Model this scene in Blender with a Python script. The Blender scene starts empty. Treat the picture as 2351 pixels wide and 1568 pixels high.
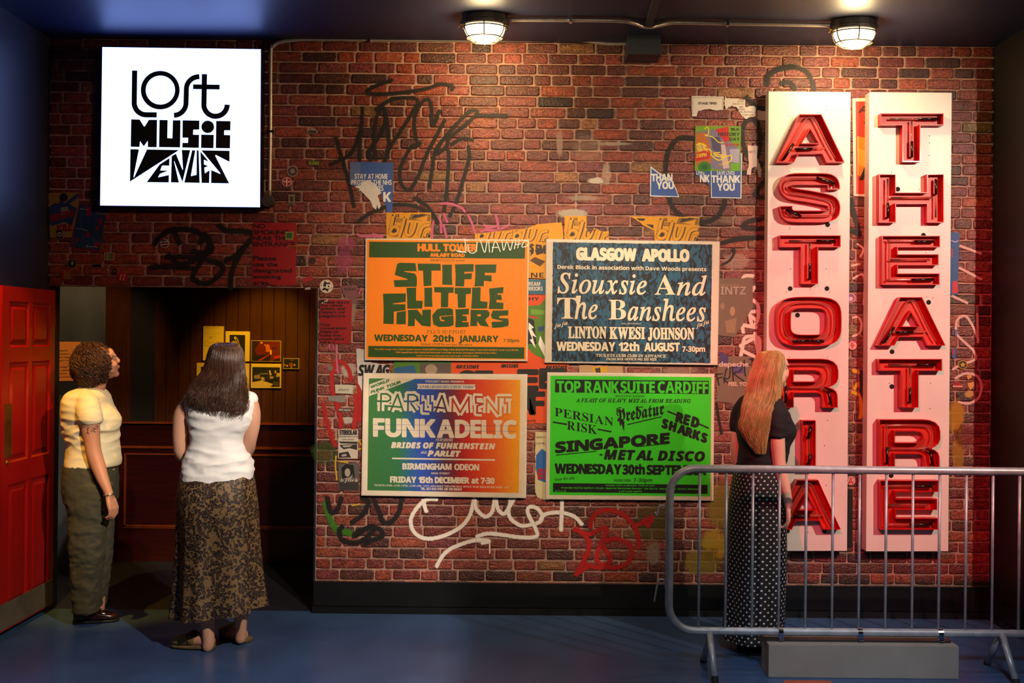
import bpy, bmesh, math, random
from math import radians as R, sin, cos, pi, sqrt
from mathutils import Vector, Matrix, noise
from mathutils.geometry import tessellate_polygon
random.seed(7)
SC = bpy.context.scene
COL = SC.collection

# ------------------------------------------------------------- camera, world, lights
F, D, CZ, TH, PX, PY = 2286.0, 6.145, 1.7, R(0.53), 1205.0, 777.0
cam = bpy.data.cameras.new('camera'); cam.lens = F/2351*36; cam.sensor_width = 36
cam.shift_x = (1175.5-PX)/2351; cam.shift_y = (PY-784)/2351; cam.clip_start = .05
co = bpy.data.objects.new('camera', cam); COL.objects.link(co)
co.matrix_world = Matrix.Translation((0, -D, CZ)) @ Matrix.Rotation(pi/2, 4, 'X') @ Matrix.Rotation(TH, 4, 'Z')
SC.camera = co
cam.dof.use_dof = False
wd = bpy.data.worlds.new('world'); SC.world = wd; wd.use_nodes = True
wd.node_tree.nodes['Background'].inputs[0].default_value = (.25, .3, .5, 1)
wd.node_tree.nodes['Background'].inputs[1].default_value = .02
SC.view_settings.view_transform = 'Standard'; SC.view_settings.look = 'None'
SC.view_settings.exposure = 0.0; SC.view_settings.gamma = 1.0
SC.view_settings.use_curve_mapping = False

def spot(loc, to, power, colr, size=50, blend=.5, radius=.05):
    l = bpy.data.lights.new('spotlight', 'SPOT'); l.energy = power; l.color = colr
    l.spot_size = R(size); l.spot_blend = blend; l.shadow_soft_size = radius
    o = bpy.data.objects.new('spotlight', l); COL.objects.link(o); o.location = loc
    o.rotation_euler = (Vector(to)-Vector(loc)).to_track_quat('-Z', 'Y').to_euler()
    return o
# key on the two long signs, from the right
spot((3.65, -3.5, 3.35), (1.85, 0, 1.75), 480, (1, .80, .62), 56, .7, .03)
# track spot on the poster wall
spot((.3, -3.4, 3.4), (-.1, 0, 1.60), 430, (1, .76, .54), 50, .9, .05)
spot((-1.0, -3.6, 3.4), (-.4, 0, 1.8), 38, (1, .68, .45), 60, 1, .1)
# soft wash over the brick
spot((.8, -3.9, 3.4), (.6, 0, 2.0), 70, (1, .70, .48), 85, 1, .25)
# red flood on the signs from the left
spot((.2, -3.9, 3.35), (2.45, 0, 1.35), 520, (1, .005, .06), 40, .8, .04)
# pool on the floor and the two visitors by the doorway
spot((.9, -3.9, 3.4), (-1.85, -.65, .30), 560, (1, .86, .74), 37, .25, .03)
spot((.7, -3.9, 3.4), (-1.72, -.7, 1.25), 420, (1, .87, .76), 15, .7, .03)
spot((.2, -2.6, 3.4), (-2.2, 0, 2.25), 75, (1, .50, .28), 40, .8, .1)  # added amber spot to brighten the brick above the doorway
# amber spots on the visitor at the door and in the room inside
spot((-2.62, -1.45, 3.4), (-2.62, -.28, 1.28), 300, (1, .50, .05), 27, .5, .03)
spot((-1.55, .25, 2.6), (-2.02, 1.35, 1.50), 130, (1, .60, .02), 40, .8, .03)
spot((-1.1, .35, 2.6), (-1.45, 1.35, 1.95), 20, (1, .42, .08), 60, .8, .04)
spot((-2.3, .25, 2.6), (-3.25, 1.1, 1.5), 48, (1, .60, .25), 50, .6, .04)
# added cold fill spots that brighten the floor, the barrier and its block
spot((1.2, -5.0, 3.4), (1.75, -1.3, .1), 620, (.80, .86, 1), 26, 1, .35)
spot((1.9, -1.7, 3.45), (1.9, -1.15, .4), 50, (.75, .82, 1), 50, 1, .1)
spot((-.3, -2.9, 3.45), (-.4, -2.0, 0), 120, (.55, .68, 1), 58, 1, .2)
spot((-2.0, -2.9, 3.45), (-1.9, -2.1, 0), 70, (.6, .72, 1), 50, 1, .2)

def W(px, py, y=0.0):
    """the point of the vertical plane at depth y that a photograph pixel falls on"""
    u, v = px-PX, py-PY
    s = F/(y+D)
    return Vector(((u*cos(TH)+v*sin(TH))/s, y, CZ-(-u*sin(TH)+v*cos(TH))/s))
def S(y=0.0): return F/(y+D)

# ------------------------------------------------------------- colour and material helpers
def lin(c):
    if isinstance(c, str):
        c = c.lstrip('#'); c = [int(c[i:i+2], 16)/255 for i in (0, 2, 4)]
    return tuple((x/12.92 if x <= .04045 else ((x+.055)/1.055)**2.4) for x in c[:3])
MATS = {}
def mat(name, c='888888', rough=.6, metal=0, spec=.5, var=.0, scale=20, bump=0, bscale=60, emit=None, estr=1, stretch=None, coat=0, vcol=False, c2=None, bdist=.002, trans=0):
    if name in MATS: return MATS[name]
    m = bpy.data.materials.new(name); m.use_nodes = True; MATS[name] = m
    nt = m.node_tree; n = nt.nodes; b = n['Principled BSDF']
    b.inputs['Roughness'].default_value = rough; b.inputs['Metallic'].default_value = metal
    b.inputs['Specular IOR Level'].default_value = spec; b.inputs['Coat Weight'].default_value = coat
    b.inputs['Coat Roughness'].default_value = .1
    if trans: b.inputs['Transmission Weight'].default_value = trans
    cl = (*lin(c), 1)
    b.inputs['Base Color'].default_value = cl
    tc = n.new('ShaderNodeTexCoord'); mp = n.new('ShaderNodeMapping'); nt.links.new(tc.outputs['Object'], mp.inputs[0])
    if stretch: mp.inputs['Scale'].default_value = stretch
    src = None
    if vcol:
        a = n.new('ShaderNodeAttribute'); a.attribute_name = 'col'; src = a.outputs['Color']
    if var:
        no = n.new('ShaderNodeTexNoise'); no.inputs['Scale'].default_value = scale; no.inputs['Detail'].default_value = 6
        nt.links.new(mp.outputs[0], no.inputs['Vector'])
        mr = n.new('ShaderNodeMapRange'); mr.inputs[1].default_value = .3; mr.inputs[2].default_value = .7
        nt.links.new(no.outputs[0], mr.inputs[0])
        mx = n.new('ShaderNodeMix'); mx.data_type = 'RGBA'
        if c2:
            mx.inputs[7].default_value = (*lin(c2), 1); mx.blend_type = 'MIX'
            mu = n.new('ShaderNodeMath'); mu.operation = 'MULTIPLY'; mu.inputs[1].default_value = var
            nt.links.new(mr.outputs[0], mu.inputs[0]); nt.links.new(mu.outputs[0], mx.inputs[0])
            if src: nt.links.new(src, mx.inputs[6])
            else: mx.inputs[6].default_value = cl
            src = mx.outputs[2]
        else:
            mr.inputs[3].default_value = 1-var; mr.inputs[4].default_value = 1+var*.6
            mx.blend_type = 'MULTIPLY'; mx.inputs[0].default_value = 1
            if src: nt.links.new(src, mx.inputs[6])
            else: mx.inputs[6].default_value = cl
            cc = n.new('ShaderNodeCombineColor')
            for i in range(3): nt.links.new(mr.outputs[0], cc.inputs[i])
            nt.links.new(cc.outputs[0], mx.inputs[7]); src = mx.outputs[2]
    if src: nt.links.new(src, b.inputs['Base Color'])
    if bump:
        n2 = n.new('ShaderNodeTexNoise'); n2.inputs['Scale'].default_value = bscale; n2.inputs['Detail'].default_value = 8
        nt.links.new(mp.outputs[0], n2.inputs['Vector'])
        bp = n.new('ShaderNodeBump'); bp.inputs['Strength'].default_value = bump; bp.inputs['Distance'].default_value = bdist
        nt.links.new(n2.outputs[0], bp.inputs['Height']); nt.links.new(bp.outputs[0], b.inputs['Normal'])
    if emit:
        b.inputs['Emission Color'].default_value = (*lin(emit), 1); b.inputs['Emission Strength'].default_value = estr
    return m
def flat(c, rough=.55, **k): return mat('print_'+c.lstrip('#')+('' if rough == .55 else '_%d' % int(rough*100)), c, rough, **k)

def spray_mat(c, dens=1.0):
    name = 'spray_'+c+'_%d' % int(dens*100)
    if name in MATS: return MATS[name]
    m = bpy.data.materials.new(name); m.use_nodes = True; MATS[name] = m
    nt = m.node_tree; n = nt.nodes; b = n['Principled BSDF']; b.inputs['Base Color'].default_value = (*lin(c), 1)
    b.inputs['Roughness'].default_value = .6
    tr = n.new('ShaderNodeBsdfTransparent'); mx = n.new('ShaderNodeMixShader')
    a = n.new('ShaderNodeAttribute'); a.attribute_name = 'alp'
    no = n.new('ShaderNodeTexNoise'); no.inputs['Scale'].default_value = 90; no.inputs['Detail'].default_value = 5
    tc = n.new('ShaderNodeTexCoord'); nt.links.new(tc.outputs['Object'], no.inputs['Vector'])
    s1 = n.new('ShaderNodeMath'); s1.operation = 'SUBTRACT'; s1.inputs[1].default_value = .5; nt.links.new(no.outputs[0], s1.inputs[0])
    s2 = n.new('ShaderNodeMath'); s2.operation = 'MULTIPLY_ADD'; s2.inputs[1].default_value = .9
    nt.links.new(s1.outputs[0], s2.inputs[0]); nt.links.new(a.outputs['Fac'], s2.inputs[2])
    mr = n.new('ShaderNodeMapRange'); mr.interpolation_type = 'SMOOTHSTEP'
    mr.inputs[1].default_value = .12; mr.inputs[2].default_value = .62; mr.inputs[4].default_value = dens
    nt.links.new(s2.outputs[0], mr.inputs[0]); nt.links.new(mr.outputs[0], mx.inputs[0])
    nt.links.new(tr.outputs[0], mx.inputs[1]); nt.links.new(b.outputs[0], mx.inputs[2])
    nt.links.new(mx.outputs[0], n['Material Output'].inputs[0]); return m

# ------------------------------------------------------------- object helpers
def wpos(o):
    p = Vector((0, 0, 0))
    while o is not None: p += o.location; o = o.parent
    return p
def tag(o, label=None, cat=None, group=None, kind=None):
    if label: o['label'] = label
    if cat: o['category'] = cat
    if group: o['group'] = group
    if kind: o['kind'] = kind
    return o
def thing(name, loc, label, cat, group=None):
    o = bpy.data.objects.new(name, None); COL.objects.link(o); o.location = loc; o.empty_display_size = .1
    return tag(o, label, cat, group)
def obj(name, vs, fs, m, parent=None, smooth=False, origin=None, cols=None, alp=None, uvs=None, label=None, kind=None):
    """links one mesh object; vs are world points"""
    if origin is None:
        if parent is not None: origin = wpos(parent)
        else:
            origin = Vector(((min(v[0] for v in vs)+max(v[0] for v in vs))/2, (min(v[1] for v in vs)+max(v[1] for v in vs))/2, min(v[2] for v in vs)))
    me = bpy.data.meshes.new(name)
    me.from_pydata([Vector(v)-origin for v in vs], [], fs); me.update()
    ms = m if isinstance(m, (list, tuple)) else [m]
    for x in ms: me.materials.append(x)
    if smooth: me.shade_smooth()
    if cols is not None:
        a = me.color_attributes.new('col', 'FLOAT_COLOR', 'POINT')
        a.data.foreach_set('color', [x for c in cols for x in (c[0], c[1], c[2], 1)])
    if alp is not None:
        a = me.attributes.new('alp', 'FLOAT', 'POINT'); a.data.foreach_set('value', alp)
    if uvs is not None:
        uv = me.uv_layers.new(name='UVMap')
        for l in me.loops: uv.data[l.index].uv = uvs[l.vertex_index]
    o = bpy.data.objects.new(name, me); COL.objects.link(o)
    if parent is not None: o.parent = parent; o.location = origin-wpos(parent)
    else: o.location = origin
    if label: o['label'] = label
    if kind: o['kind'] = kind
    return o
class G:
    """a heap of faces that ends up as one mesh"""
    def __init__(s): s.v = []; s.f = []
    def add(s, v, f):
        n = len(s.v); s.v += [Vector(x) for x in v]; s.f += [[i+n for i in q] for q in f]; return s
    def box(s, a, b):
        x0, y0, z0 = a; x1, y1, z1 = b
        return s.add([(x0, y0, z0), (x1, y0, z0), (x1, y1, z0), (x0, y1, z0), (x0, y0, z1), (x1, y0, z1), (x1, y1, z1), (x0, y1, z1)],
                     [(0, 3, 2, 1), (4, 5, 6, 7), (0, 1, 5, 4), (1, 2, 6, 5), (2, 3, 7, 6), (3, 0, 4, 7)])
    def tube(s, pts, r, n=10, cap=True, closed=False):
        pts = [Vector(p) for p in pts]; rr = r if isinstance(r, (list, tuple)) else [r]*len(pts)
        base = len(s.v); k = len(pts); prev = None
        for i, p in enumerate(pts):
            if closed: t = pts[(i+1) % k]-pts[i-1]
            else: t = pts[min(i+1, k-1)]-pts[max(i-1, 0)]
            if t.length < 1e-9: t = Vector((0, 0, 1))
            t.normalize()
            if prev is None:
                a = Vector((0, 0, 1)) if abs(t.z) < .9 else Vector((1, 0, 0))
                u = t.cross(a).normalized()
            else: u = (prev-t*prev.dot(t)).normalized()
            prev = u; w = t.cross(u)
            for j in range(n):
                an = 2*pi*j/n; s.v.append(p+(u*cos(an)+w*sin(an))*rr[i])
        for i in range(k if closed else k-1):
            for j in range(n):
                a = base+i*n+j; b = base+i*n+(j+1) % n; i2 = (i+1) % k
                c = base+i2*n+(j+1) % n; d = base+i2*n+j; s.f.append([a, b, c, d])
        if cap and not closed:
            s.f.append([base+j for j in range(n)][::-1]); s.f.append([base+(k-1)*n+j for j in range(n)])
        return s
    def ball(s, c, r, M=None, nu=14, nv=8):
        c = Vector(c); r = (r, r, r) if not isinstance(r, (tuple, list)) else r
        v = [(0, 0, -1)]
        for i in range(1, nv):
            a = pi*i/nv-pi/2
            v += [(cos(a)*cos(2*pi*j/nu), cos(a)*sin(2*pi*j/nu), sin(a)) for j in range(nu)]
        v.append((0, 0, 1)); f = []
        for j in range(nu):
            f.append((0, 1+(j+1) % nu, 1+j))
            for i in range(nv-2):
                a = 1+i*nu
                f.append((a+j, a+(j+1) % nu, a+nu+(j+1) % nu, a+nu+j))
            a = 1+(nv-2)*nu; f.append((a+j, a+(j+1) % nu, len(v)-1))
        out = []
        for p in v:
            q = Vector((p[0]*r[0], p[1]*r[1], p[2]*r[2]))
            if M: q = M @ q
            out.append(c+q)
        return s.add(out, f)
    def lathe(s, prof, c, axis='Z', n=24):
        """prof = [(radius, height)]"""
        c = Vector(c); b = len(s.v)
        for r, h in prof:
            for j in range(n):
                a = 2*pi*j/n
                if axis == 'Z': s.v.append(c+Vector((r*cos(a), r*sin(a), h)))
                else: s.v.append(c+Vector((r*cos(a), h, r*sin(a))))
        for i in range(len(prof)-1):
            for j in range(n): s.f.append([b+i*n+j, b+i*n+(j+1) % n, b+(i+1)*n+(j+1) % n, b+(i+1)*n+j])
        s.f.append([b+j for j in range(n)]); s.f.append([b+(len(prof)-1)*n+j for j in range(n)])
        return s
    def prism(s, pts, y0, y1, holes=()):
        """polygon in XZ world (list of Vector), front at y0 (towards camera), back at y1"""
        loops = [[Vector((p.x, 0, p.z)) for p in L] for L in [pts, *holes]]
        tri = tessellate_polygon([[Vector((p.x, p.z, 0)) for p in L] for L in loops])
        al = [p for L in loops for p in L]; n = len(al); b = len(s.v)
        s.v += [Vector((p.x, y0, p.z)) for p in al]+[Vector((p.x, y1, p.z)) for p in al]
        for t in tri:
            p, q, r_ = (al[i] for i in t)
            up = (q-p).cross(r_-p).y
            t = list(t) if up < 0 else list(t)[::-1]
            s.f.append([b+i for i in t]); s.f.append([b+n+i for i in t[::-1]])
        k = 0
        for L in loops:
            m_ = len(L)
            for i in range(m_):
                a_, c_ = k+i, k+(i+1) % m_
                s.f.append([b+a_, b+c_, b+n+c_, b+n+a_])
            k += m_
        return s
    def sheet(s, pts, y, holes=()):
        loops = [[Vector((p.x, 0, p.z)) for p in L] for L in [pts, *holes]]
        tri = tessellate_polygon([[Vector((p.x, p.z, 0)) for p in L] for L in loops])
        al = [p for L in loops for p in L]; b = len(s.v)
        s.v += [Vector((p.x, y, p.z)) for p in al]
        for t in tri:
            p, q, r_ = (al[i] for i in t)
            s.f.append([b+i for i in (t if (q-p).cross(r_-p).y < 0 else t[::-1])])
        return s
    def obj(s, name, m, parent=None, **k): return obj(name, s.v, s.f, m, parent, **k)

def cat(pts, n=8, closed=False):
    """Catmull-Rom through points (tuples of any length)"""
    P = [tuple(p) for p in pts]; k = len(P); out = []
    if k < 3: n = max(n, 2)
    segs = k if closed else k-1
    for i in range(segs):
        if closed: a, b, c, d = P[i-1], P[i], P[(i+1) % k], P[(i+2) % k]
        else: a, b, c, d = P[max(i-1, 0)], P[i], P[i+1], P[min(i+2, k-1)]
        for j in range(n):
            t = j/n
            out.append(tuple(.5*((2*b[q])+(-a[q]+c[q])*t+(2*a[q]-5*b[q]+4*c[q]-d[q])*t*t+(-a[q]+3*b[q]-3*c[q]+d[q])*t**3) for q in range(len(b))))
    if not closed: out.append(P[-1])
    return out
def Z(ox, oy, k):
    """coordinates read off an enlarged crop -> photograph pixels"""
    return lambda x, y: (ox+x/k, oy+y/k)
def zz(f, pts): return [f(*p) for p in pts]
def WP(pts, y): return [W(p[0], p[1], y) for p in pts]
def jag(pts, amp=1.5, step=6, seed=1):
    rn = random.Random(seed); out = []
    k = len(pts)
    for i in range(k):
        a, b = pts[i], pts[(i+1) % k]; L = math.hypot(b[0]-a[0], b[1]-a[1]); m_ = max(1, int(L/step))
        for j in range(m_):
            t = j/m_; q = amp if j else 0
            out.append((a[0]+(b[0]-a[0])*t+rn.uniform(-q, q), a[1]+(b[1]-a[1])*t+rn.uniform(-q, q)))
    return out
def thick(path, w, cap=True):
    """outline polygon of a stroke, pixel space"""
    L, Rr = [], []; k = len(path)
    for i, p in enumerate(path):
        a, b = path[max(i-1, 0)], path[min(i+1, k-1)]
        dx, dy = b[0]-a[0], b[1]-a[1]; l = math.hypot(dx, dy) or 1
        nx, ny = -dy/l*w/2, dx/l*w/2
        L.append((p[0]+nx, p[1]+ny)); Rr.append((p[0]-nx, p[1]-ny))
    return L+Rr[::-1]
def ell(cx, cy, rx, ry, n=28, p=2.0):
    out = []
    for i in range(n):
        a = 2*pi*i/n; c, s_ = cos(a), sin(a)
        out.append((cx+rx*math.copysign(abs(c)**(2/p), c), cy+ry*math.copysign(abs(s_)**(2/p), s_)))
    return out

# ------------------------------------------------------------- lettering
STY = {'b': (0x1D400, 0x1D41A, 0x1D7CE), 'i': (0x1D434, 0x1D44E, 0), 'bi': (0x1D468, 0x1D482, 0x1D7CE), 'fr': (0x1D56C, 0x1D586, 0x1D7CE),
       'sb': (0x1D5D4, 0x1D5EE, 0x1D7EC), 'sbi': (0x1D63C, 0x1D656, 0x1D7EC)}
GL = {}
QUICK = False
def glyph(c, k):
    if QUICK: k = None
    key = (c, k)
    if key in GL: return GL[key]
    ch = c
    if k in STY:
        a, b, d = STY[k]
        if 'A' <= c <= 'Z': ch = chr(a+ord(c)-65)
        elif 'a' <= c <= 'z': ch = chr(b+ord(c)-97) if not (k == 'i' and c == 'h') else chr(0x210E)
        elif c.isdigit() and d: ch = chr(d+ord(c)-48)
    cu = bpy.data.curves.new('g', 'FONT'); cu.body = ch; cu.fill_mode = 'FRONT'; cu.resolution_u = 3
    o = bpy.data.objects.new('g', cu); me = o.to_mesh()
    vs = [(v.co.x, v.co.y) for v in me.vertices]; fs = [tuple(p.vertices) for p in me.polygons]
    o.to_mesh_clear(); bpy.data.objects.remove(o); bpy.data.curves.remove(cu)
    x0 = min([v[0] for v in vs] or [0]); x1 = max([v[0] for v in vs] or [.3])
    GL[key] = ([(v[0]-x0, v[1]) for v in vs], fs, x1-x0)
    return GL[key]
def text(g, s, k, x0, x1, yt, yb, y, zf=None, slope=0, shear=0, bold=0, gap=.07, vert=False):
    """fit a line of writing into photograph pixels x0..x1, capitals from yt down to baseline yb; slope = drop in px over the line"""
    vs, fs, x = [], [], 0
    for c in s:
        if c == ' ': x += .28; continue
        v, f, w = glyph(c, k); n = len(vs)
        vs += [(a+x, b) for a, b in v]; fs += [[i+n for i in q] for q in f]; x += w+gap
    if not vs: return
    tw = max(v[0] for v in vs); H = .72 if k != 'fr' else .7
    offs = [(0, 0)]
    if bold: offs = [(bold*cos(a*pi/3+.5), bold*sin(a*pi/3+.5)) for a in range(6)]+[(0, 0)]
    for q_, (ox, oy) in enumerate(offs):
        out = []
        for a, b in vs:
            t = a/tw; h = b/H
            px = x0+(x1-x0)*t+shear*(yb-yt)*h+ox; py = yb-(yb-yt)*h+slope*t+oy
            if zf: px, py = zf(px, py)
            out.append(W(px, py, y-q_*5e-5))
        g.add(out, fs)

# ------------------------------------------------------------- the room
NAVY = mat('navy_paint', '20232f', .42, var=.10, scale=3, bump=.15, bscale=300, bdist=.0005)
CEILM = mat('ceiling_paint', '1f2640', .44, spec=.42, var=.08, scale=2, bump=.12, bscale=200, bdist=.0006)
FLOORM = mat('floor_paint', '3a5379', .30, var=.22, scale=3.0, bump=.1, bscale=40, bdist=.001)
DARKFLOOR = mat('dark_floor', '23262c', .42, var=.25, scale=5, bump=.15, bscale=60, bdist=.001)
BLACKP = mat('black_paint', '121211', .38, var=.25, scale=9, bump=.1, bscale=90, bdist=.0008)
RIGHTP = mat('maroon_black_paint', '0e0908', .5, var=.2, scale=2.5, bump=.1, bscale=200, bdist=.0006)
XL, XR, ZC, XD, ZD = -2.945, 2.88, 3.525, -1.28, 2.0
def struct(name, g, m, parent=None, **k):
    o = g.obj(name, m, parent, **k); o['kind'] = 'structure'; return o
struct('floor', G().box((XL-.15, -9, -.1), (6.2, .02, 0)), FLOORM)
struct('floor_inner', G().box((-4.4, .02, -.1), (0, 2.6, 0)), DARKFLOOR)
struct('ceiling', G().box((XL-.15, -9, ZC), (6.2, .12, ZC+.1)), CEILM)
struct('ceiling_inner', G().box((-4.4, .13, 2.72), (0, 2.6, 2.8)), NAVY)
struct('wall_left', G().box((XL-.12, -9, 0), (XL, .12, ZC)), NAVY)
wr = struct('wall_right', G().box((XR, -.42, 0), (XR+.12, .12, ZC)), RIGHTP)
struct('wall_far_right', G().box((6.1, -9, 0), (6.2, -.31, ZC)), NAVY)
struct('wall_return', G().box((XR+.12, -.42, 0), (6.2, -.32, ZC)), NAVY)
struct('wall_front', G().box((XL-.12, -9.1, 0), (6.2, -9, ZC)), NAVY)
MORTAR = mat('mortar', 'ac8472', .7, var=.35, scale=14, bump=.6, bscale=150, bdist=.002)
g = G().prism([Vector(q) for q in ((XL, 0, ZC), (XR, 0, ZC), (XR, 0, 0), (XD, 0, 0), (XD, 0, ZD), (XL, 0, ZD))], .006, .12)
wb = struct('wall_back', g, MORTAR)
# skirting boards
def skirting(name, a, b, groove=True):
    g = G(); g.box(a, b); return struct(name, g, BLACKP)
sk = struct('baseboard_back', G().box((XD-.005, -.022, .045), (XR, .006, .192)).box((XD-.012, -.030, 0), (XR, .006, .041)), BLACKP)
struct('baseboard_right', G().box((XR-.016, -.42, .045), (XR, -.03, .17)).box((XR-.024, -.42, 0), (XR, -.03, .041)), BLACKP)
# corner bead of the opening
struct('trim_1', G().box((XD-.012, .0, 0), (XD, .12, ZD)), NAVY)

# ------------------------------------------------------------- bricks
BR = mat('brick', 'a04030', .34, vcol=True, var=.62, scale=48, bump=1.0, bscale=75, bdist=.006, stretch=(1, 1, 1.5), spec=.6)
def grime(m, scale, lo, hi, c, amt):
    nt = m.node_tree; n = nt.nodes; b = n['Principled BSDF']; old = b.inputs['Base Color'].links[0].from_socket
    tc = n.new('ShaderNodeTexCoord'); ge = n.new('ShaderNodeNewGeometry'); no = n.new('ShaderNodeTexNoise'); no.inputs['Scale'].default_value = scale
    no.inputs['Detail'].default_value = 7; no.inputs['Roughness'].default_value = .7; nt.links.new(ge.outputs['Position'], no.inputs['Vector'])
    mr = n.new('ShaderNodeMapRange'); mr.inputs[1].default_value = lo; mr.inputs[2].default_value = hi; mr.inputs[4].default_value = amt
    nt.links.new(no.outputs[0], mr.inputs[0]); mx = n.new('ShaderNodeMix'); mx.data_type = 'RGBA'; nt.links.new(mr.outputs[0], mx.inputs[0])
    nt.links.new(old, mx.inputs[6]); mx.inputs[7].default_value = (*lin(c), 1); nt.links.new(mx.outputs[2], b.inputs['Base Color'])
grime(BR, 11, .50, .72, '2a1711', .8); grime(BR, 26, .58, .75, 'b0603c', .5)
rn = random.Random(11)
PAL = [lin(c) for c in ('8c4034', '843628', '944834', '9c422a', '7e3228', 'a85034', '6e2c24', '8a3e3c', '622a22', 'a44624', '9c4638')]
DARK = [lin(c) for c in ('40261c', '4c2c20', '33221a', '5c3424')]
YEL = lin('a87a44')
def mixc(a, b, t): return tuple(a[i]*(1-t)+b[i]*t for i in range(3))
hid = [(830, 545, 1218, 835), (1250, 548, 1650, 840), (832, 855, 1208, 1142), (1252, 855, 1640, 1150), (230, 105, 605, 480),
       (1760, 208, 1952, 1266), (1990, 208, 2186, 1266), (1685, 800, 1825, 1340), (1435, 66, 1520, 135)]
bricks = []
z = ZC; row = 0
while z > .2:
    rh = .0663 if z > ZD+.01 else .06665
    z0 = z-rh
    xs = XL if z0 > ZD-.02 else XD
    x = xs; x -= 0
    first = True
    while x < XR-.03:
        L = rn.choice([.11, .115, .12, .125, .17, .20, .21, .22, .235, .185, .15, .225]) + rn.uniform(-.01, .01)
        if first: L *= rn.uniform(.45, 1); first = False
        if XR-(x+L) < .06: L = XR-x
        bricks.append((x, min(x+L, XR), z0, z)); x += L
    z = z0; row += 1
def brick_geo(b):
    x0, x1, z0, z1 = b
    g_ = .0044+rn.uniform(-.0012, .0022)
    x0 += g_; x1 -= g_; z0 += .0036+rn.uniform(-.0014, .0026); z1 -= .0036+rn.uniform(-.0014, .0026)
    r = min(.012, (x1-x0)*.3); w, h = x1-x0, z1-z0
    pr = rn.uniform(-.0006, .0010); P = []
    nx = max(2, int(w/.035))
    for i in range(nx+1):
        t = i/nx; xx = x0+r*.9+(w-1.8*r)*t; P.append((xx, z1+rn.uniform(-.0016, .0014)))
    P += [(x1-r*.2, z1-r*.25), (x1, z1-r)]
    P += [(x1+rn.uniform(-.002, .001), (z0+z1)/2), (x1, z0+r), (x1-r*.2, z0+r*.25)]
    for i in range(nx+1):
        t = 1-i/nx; xx = x0+r*.9+(w-1.8*r)*t; P.append((xx, z0+rn.uniform(-.0014, .0016)))
    P += [(x0+r*.2, z0+r*.25), (x0, z0+r), (x0+rn.uniform(-.001, .002), (z0+z1)/2), (x0, z1-r), (x0+r*.2, z1-r*.25)]
    cx, cz = (x0+x1)/2, (z0+z1)/2; n = len(P); vs = []
    for k_, (ins, y) in enumerate(((0, .008), (.0, .002+pr), (.0055, -.0012+pr))):
        for (a, c) in P:
            ax = a+(ins if a < cx else -ins)*min(1, abs(a-cx)/(w*.2)); cz_ = c+(ins if c < cz else -ins)*min(1, abs(c-cz)/(h*.25))
            vs.append(Vector((ax, y+(rn.uniform(-.0004, .0004) if k_ == 2 else 0), cz_)))
    fs = []
    for k_ in range(2):
        for i in range(n):
            j = (i+1) % n; fs.append([k_*n+i, k_*n+j, (k_+1)*n+j, (k_+1)*n+i][::-1])
    # front: strip of quads between the top and the bottom run
    vs.append(Vector((cx, -.0018+pr, cz))); c_ = 3*n
    for i in range(n): fs.append([2*n+i, 2*n+(i+1) % n, c_][::-1])
    # colour
    px = cx*372+PX; py = PY-(cz-1.7)*372
    base = mixc(rn.choice(PAL), rn.choice(PAL), rn.random()*.6)
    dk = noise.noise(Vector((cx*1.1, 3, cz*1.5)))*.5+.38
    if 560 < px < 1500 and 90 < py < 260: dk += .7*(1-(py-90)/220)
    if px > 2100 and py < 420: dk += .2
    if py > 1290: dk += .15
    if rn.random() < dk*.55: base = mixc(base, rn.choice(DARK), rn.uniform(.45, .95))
    if rn.random() < .03: base = mixc(base, YEL, .6)
    if 110 < px < 720 and 440 < py < 660 and rn.random() < .5: base = mixc(base, lin('a84420'), .5)
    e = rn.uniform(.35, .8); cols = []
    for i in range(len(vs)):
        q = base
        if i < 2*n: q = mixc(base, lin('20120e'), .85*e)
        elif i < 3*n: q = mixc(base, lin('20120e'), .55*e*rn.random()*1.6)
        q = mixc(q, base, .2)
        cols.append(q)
    return vs, fs, cols
def hidden(b):
    cx = (b[0]+b[1])/2*372+PX; cy = PY-((b[2]+b[3])/2-1.7)*372
    return any(q[0] < cx < q[2] and q[1] < cy < q[3] for q in hid)
vis = sorted([i for i, b in enumerate(bricks) if not hidden(b)], key=lambda i: -(bricks[i][1]-bricks[i][0])*(bricks[i][3]-bricks[i][2]))[:300]
vis = set(vis); V_, F_, C_ = [], [], []
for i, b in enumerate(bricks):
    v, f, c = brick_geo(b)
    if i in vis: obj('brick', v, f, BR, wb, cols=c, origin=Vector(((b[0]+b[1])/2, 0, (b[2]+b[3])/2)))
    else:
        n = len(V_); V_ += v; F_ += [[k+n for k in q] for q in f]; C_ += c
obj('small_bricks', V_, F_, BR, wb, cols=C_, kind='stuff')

# ------------------------------------------------------------- light box
WHITE = mat('painted_white', 'e9e0d8', .35, var=.04, scale=6)
yb_ = -.085
c4 = WP([(234, 107), (600, 112), (598, 477), (229, 473)], yb_)
lbx = thing('light_box', W(414, 475, -.03), 'square white illuminated sign box with black stacked lettering high on the brick above the doorway', 'sign')
g = G(); r_ = [Vector((p.x, 0, p.z)) for p in c4]; g.prism(r_, yb_+.002, -.003)
g.obj('housing', mat('dark_blue_metal', '10142a', .4, metal=.5), lbx)
g = G(); ins = [Vector((p.x*1, 0, p.z)) for p in WP([(235.5, 108.5), (598.5, 113.5), (596.5, 475.5), (230.5, 471.5)], yb_)]
g.prism(ins, yb_-.003, yb_+.004)
g.obj('diffuser', mat('lit_acrylic', 'f4f6ff', .3, emit='88a6ff', estr=4.8), lbx)
INK = mat('logo_ink', '05070c', .6)
zl = Z(290, 150, 5.6)
yl = yb_-.0045
g = G()
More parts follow.
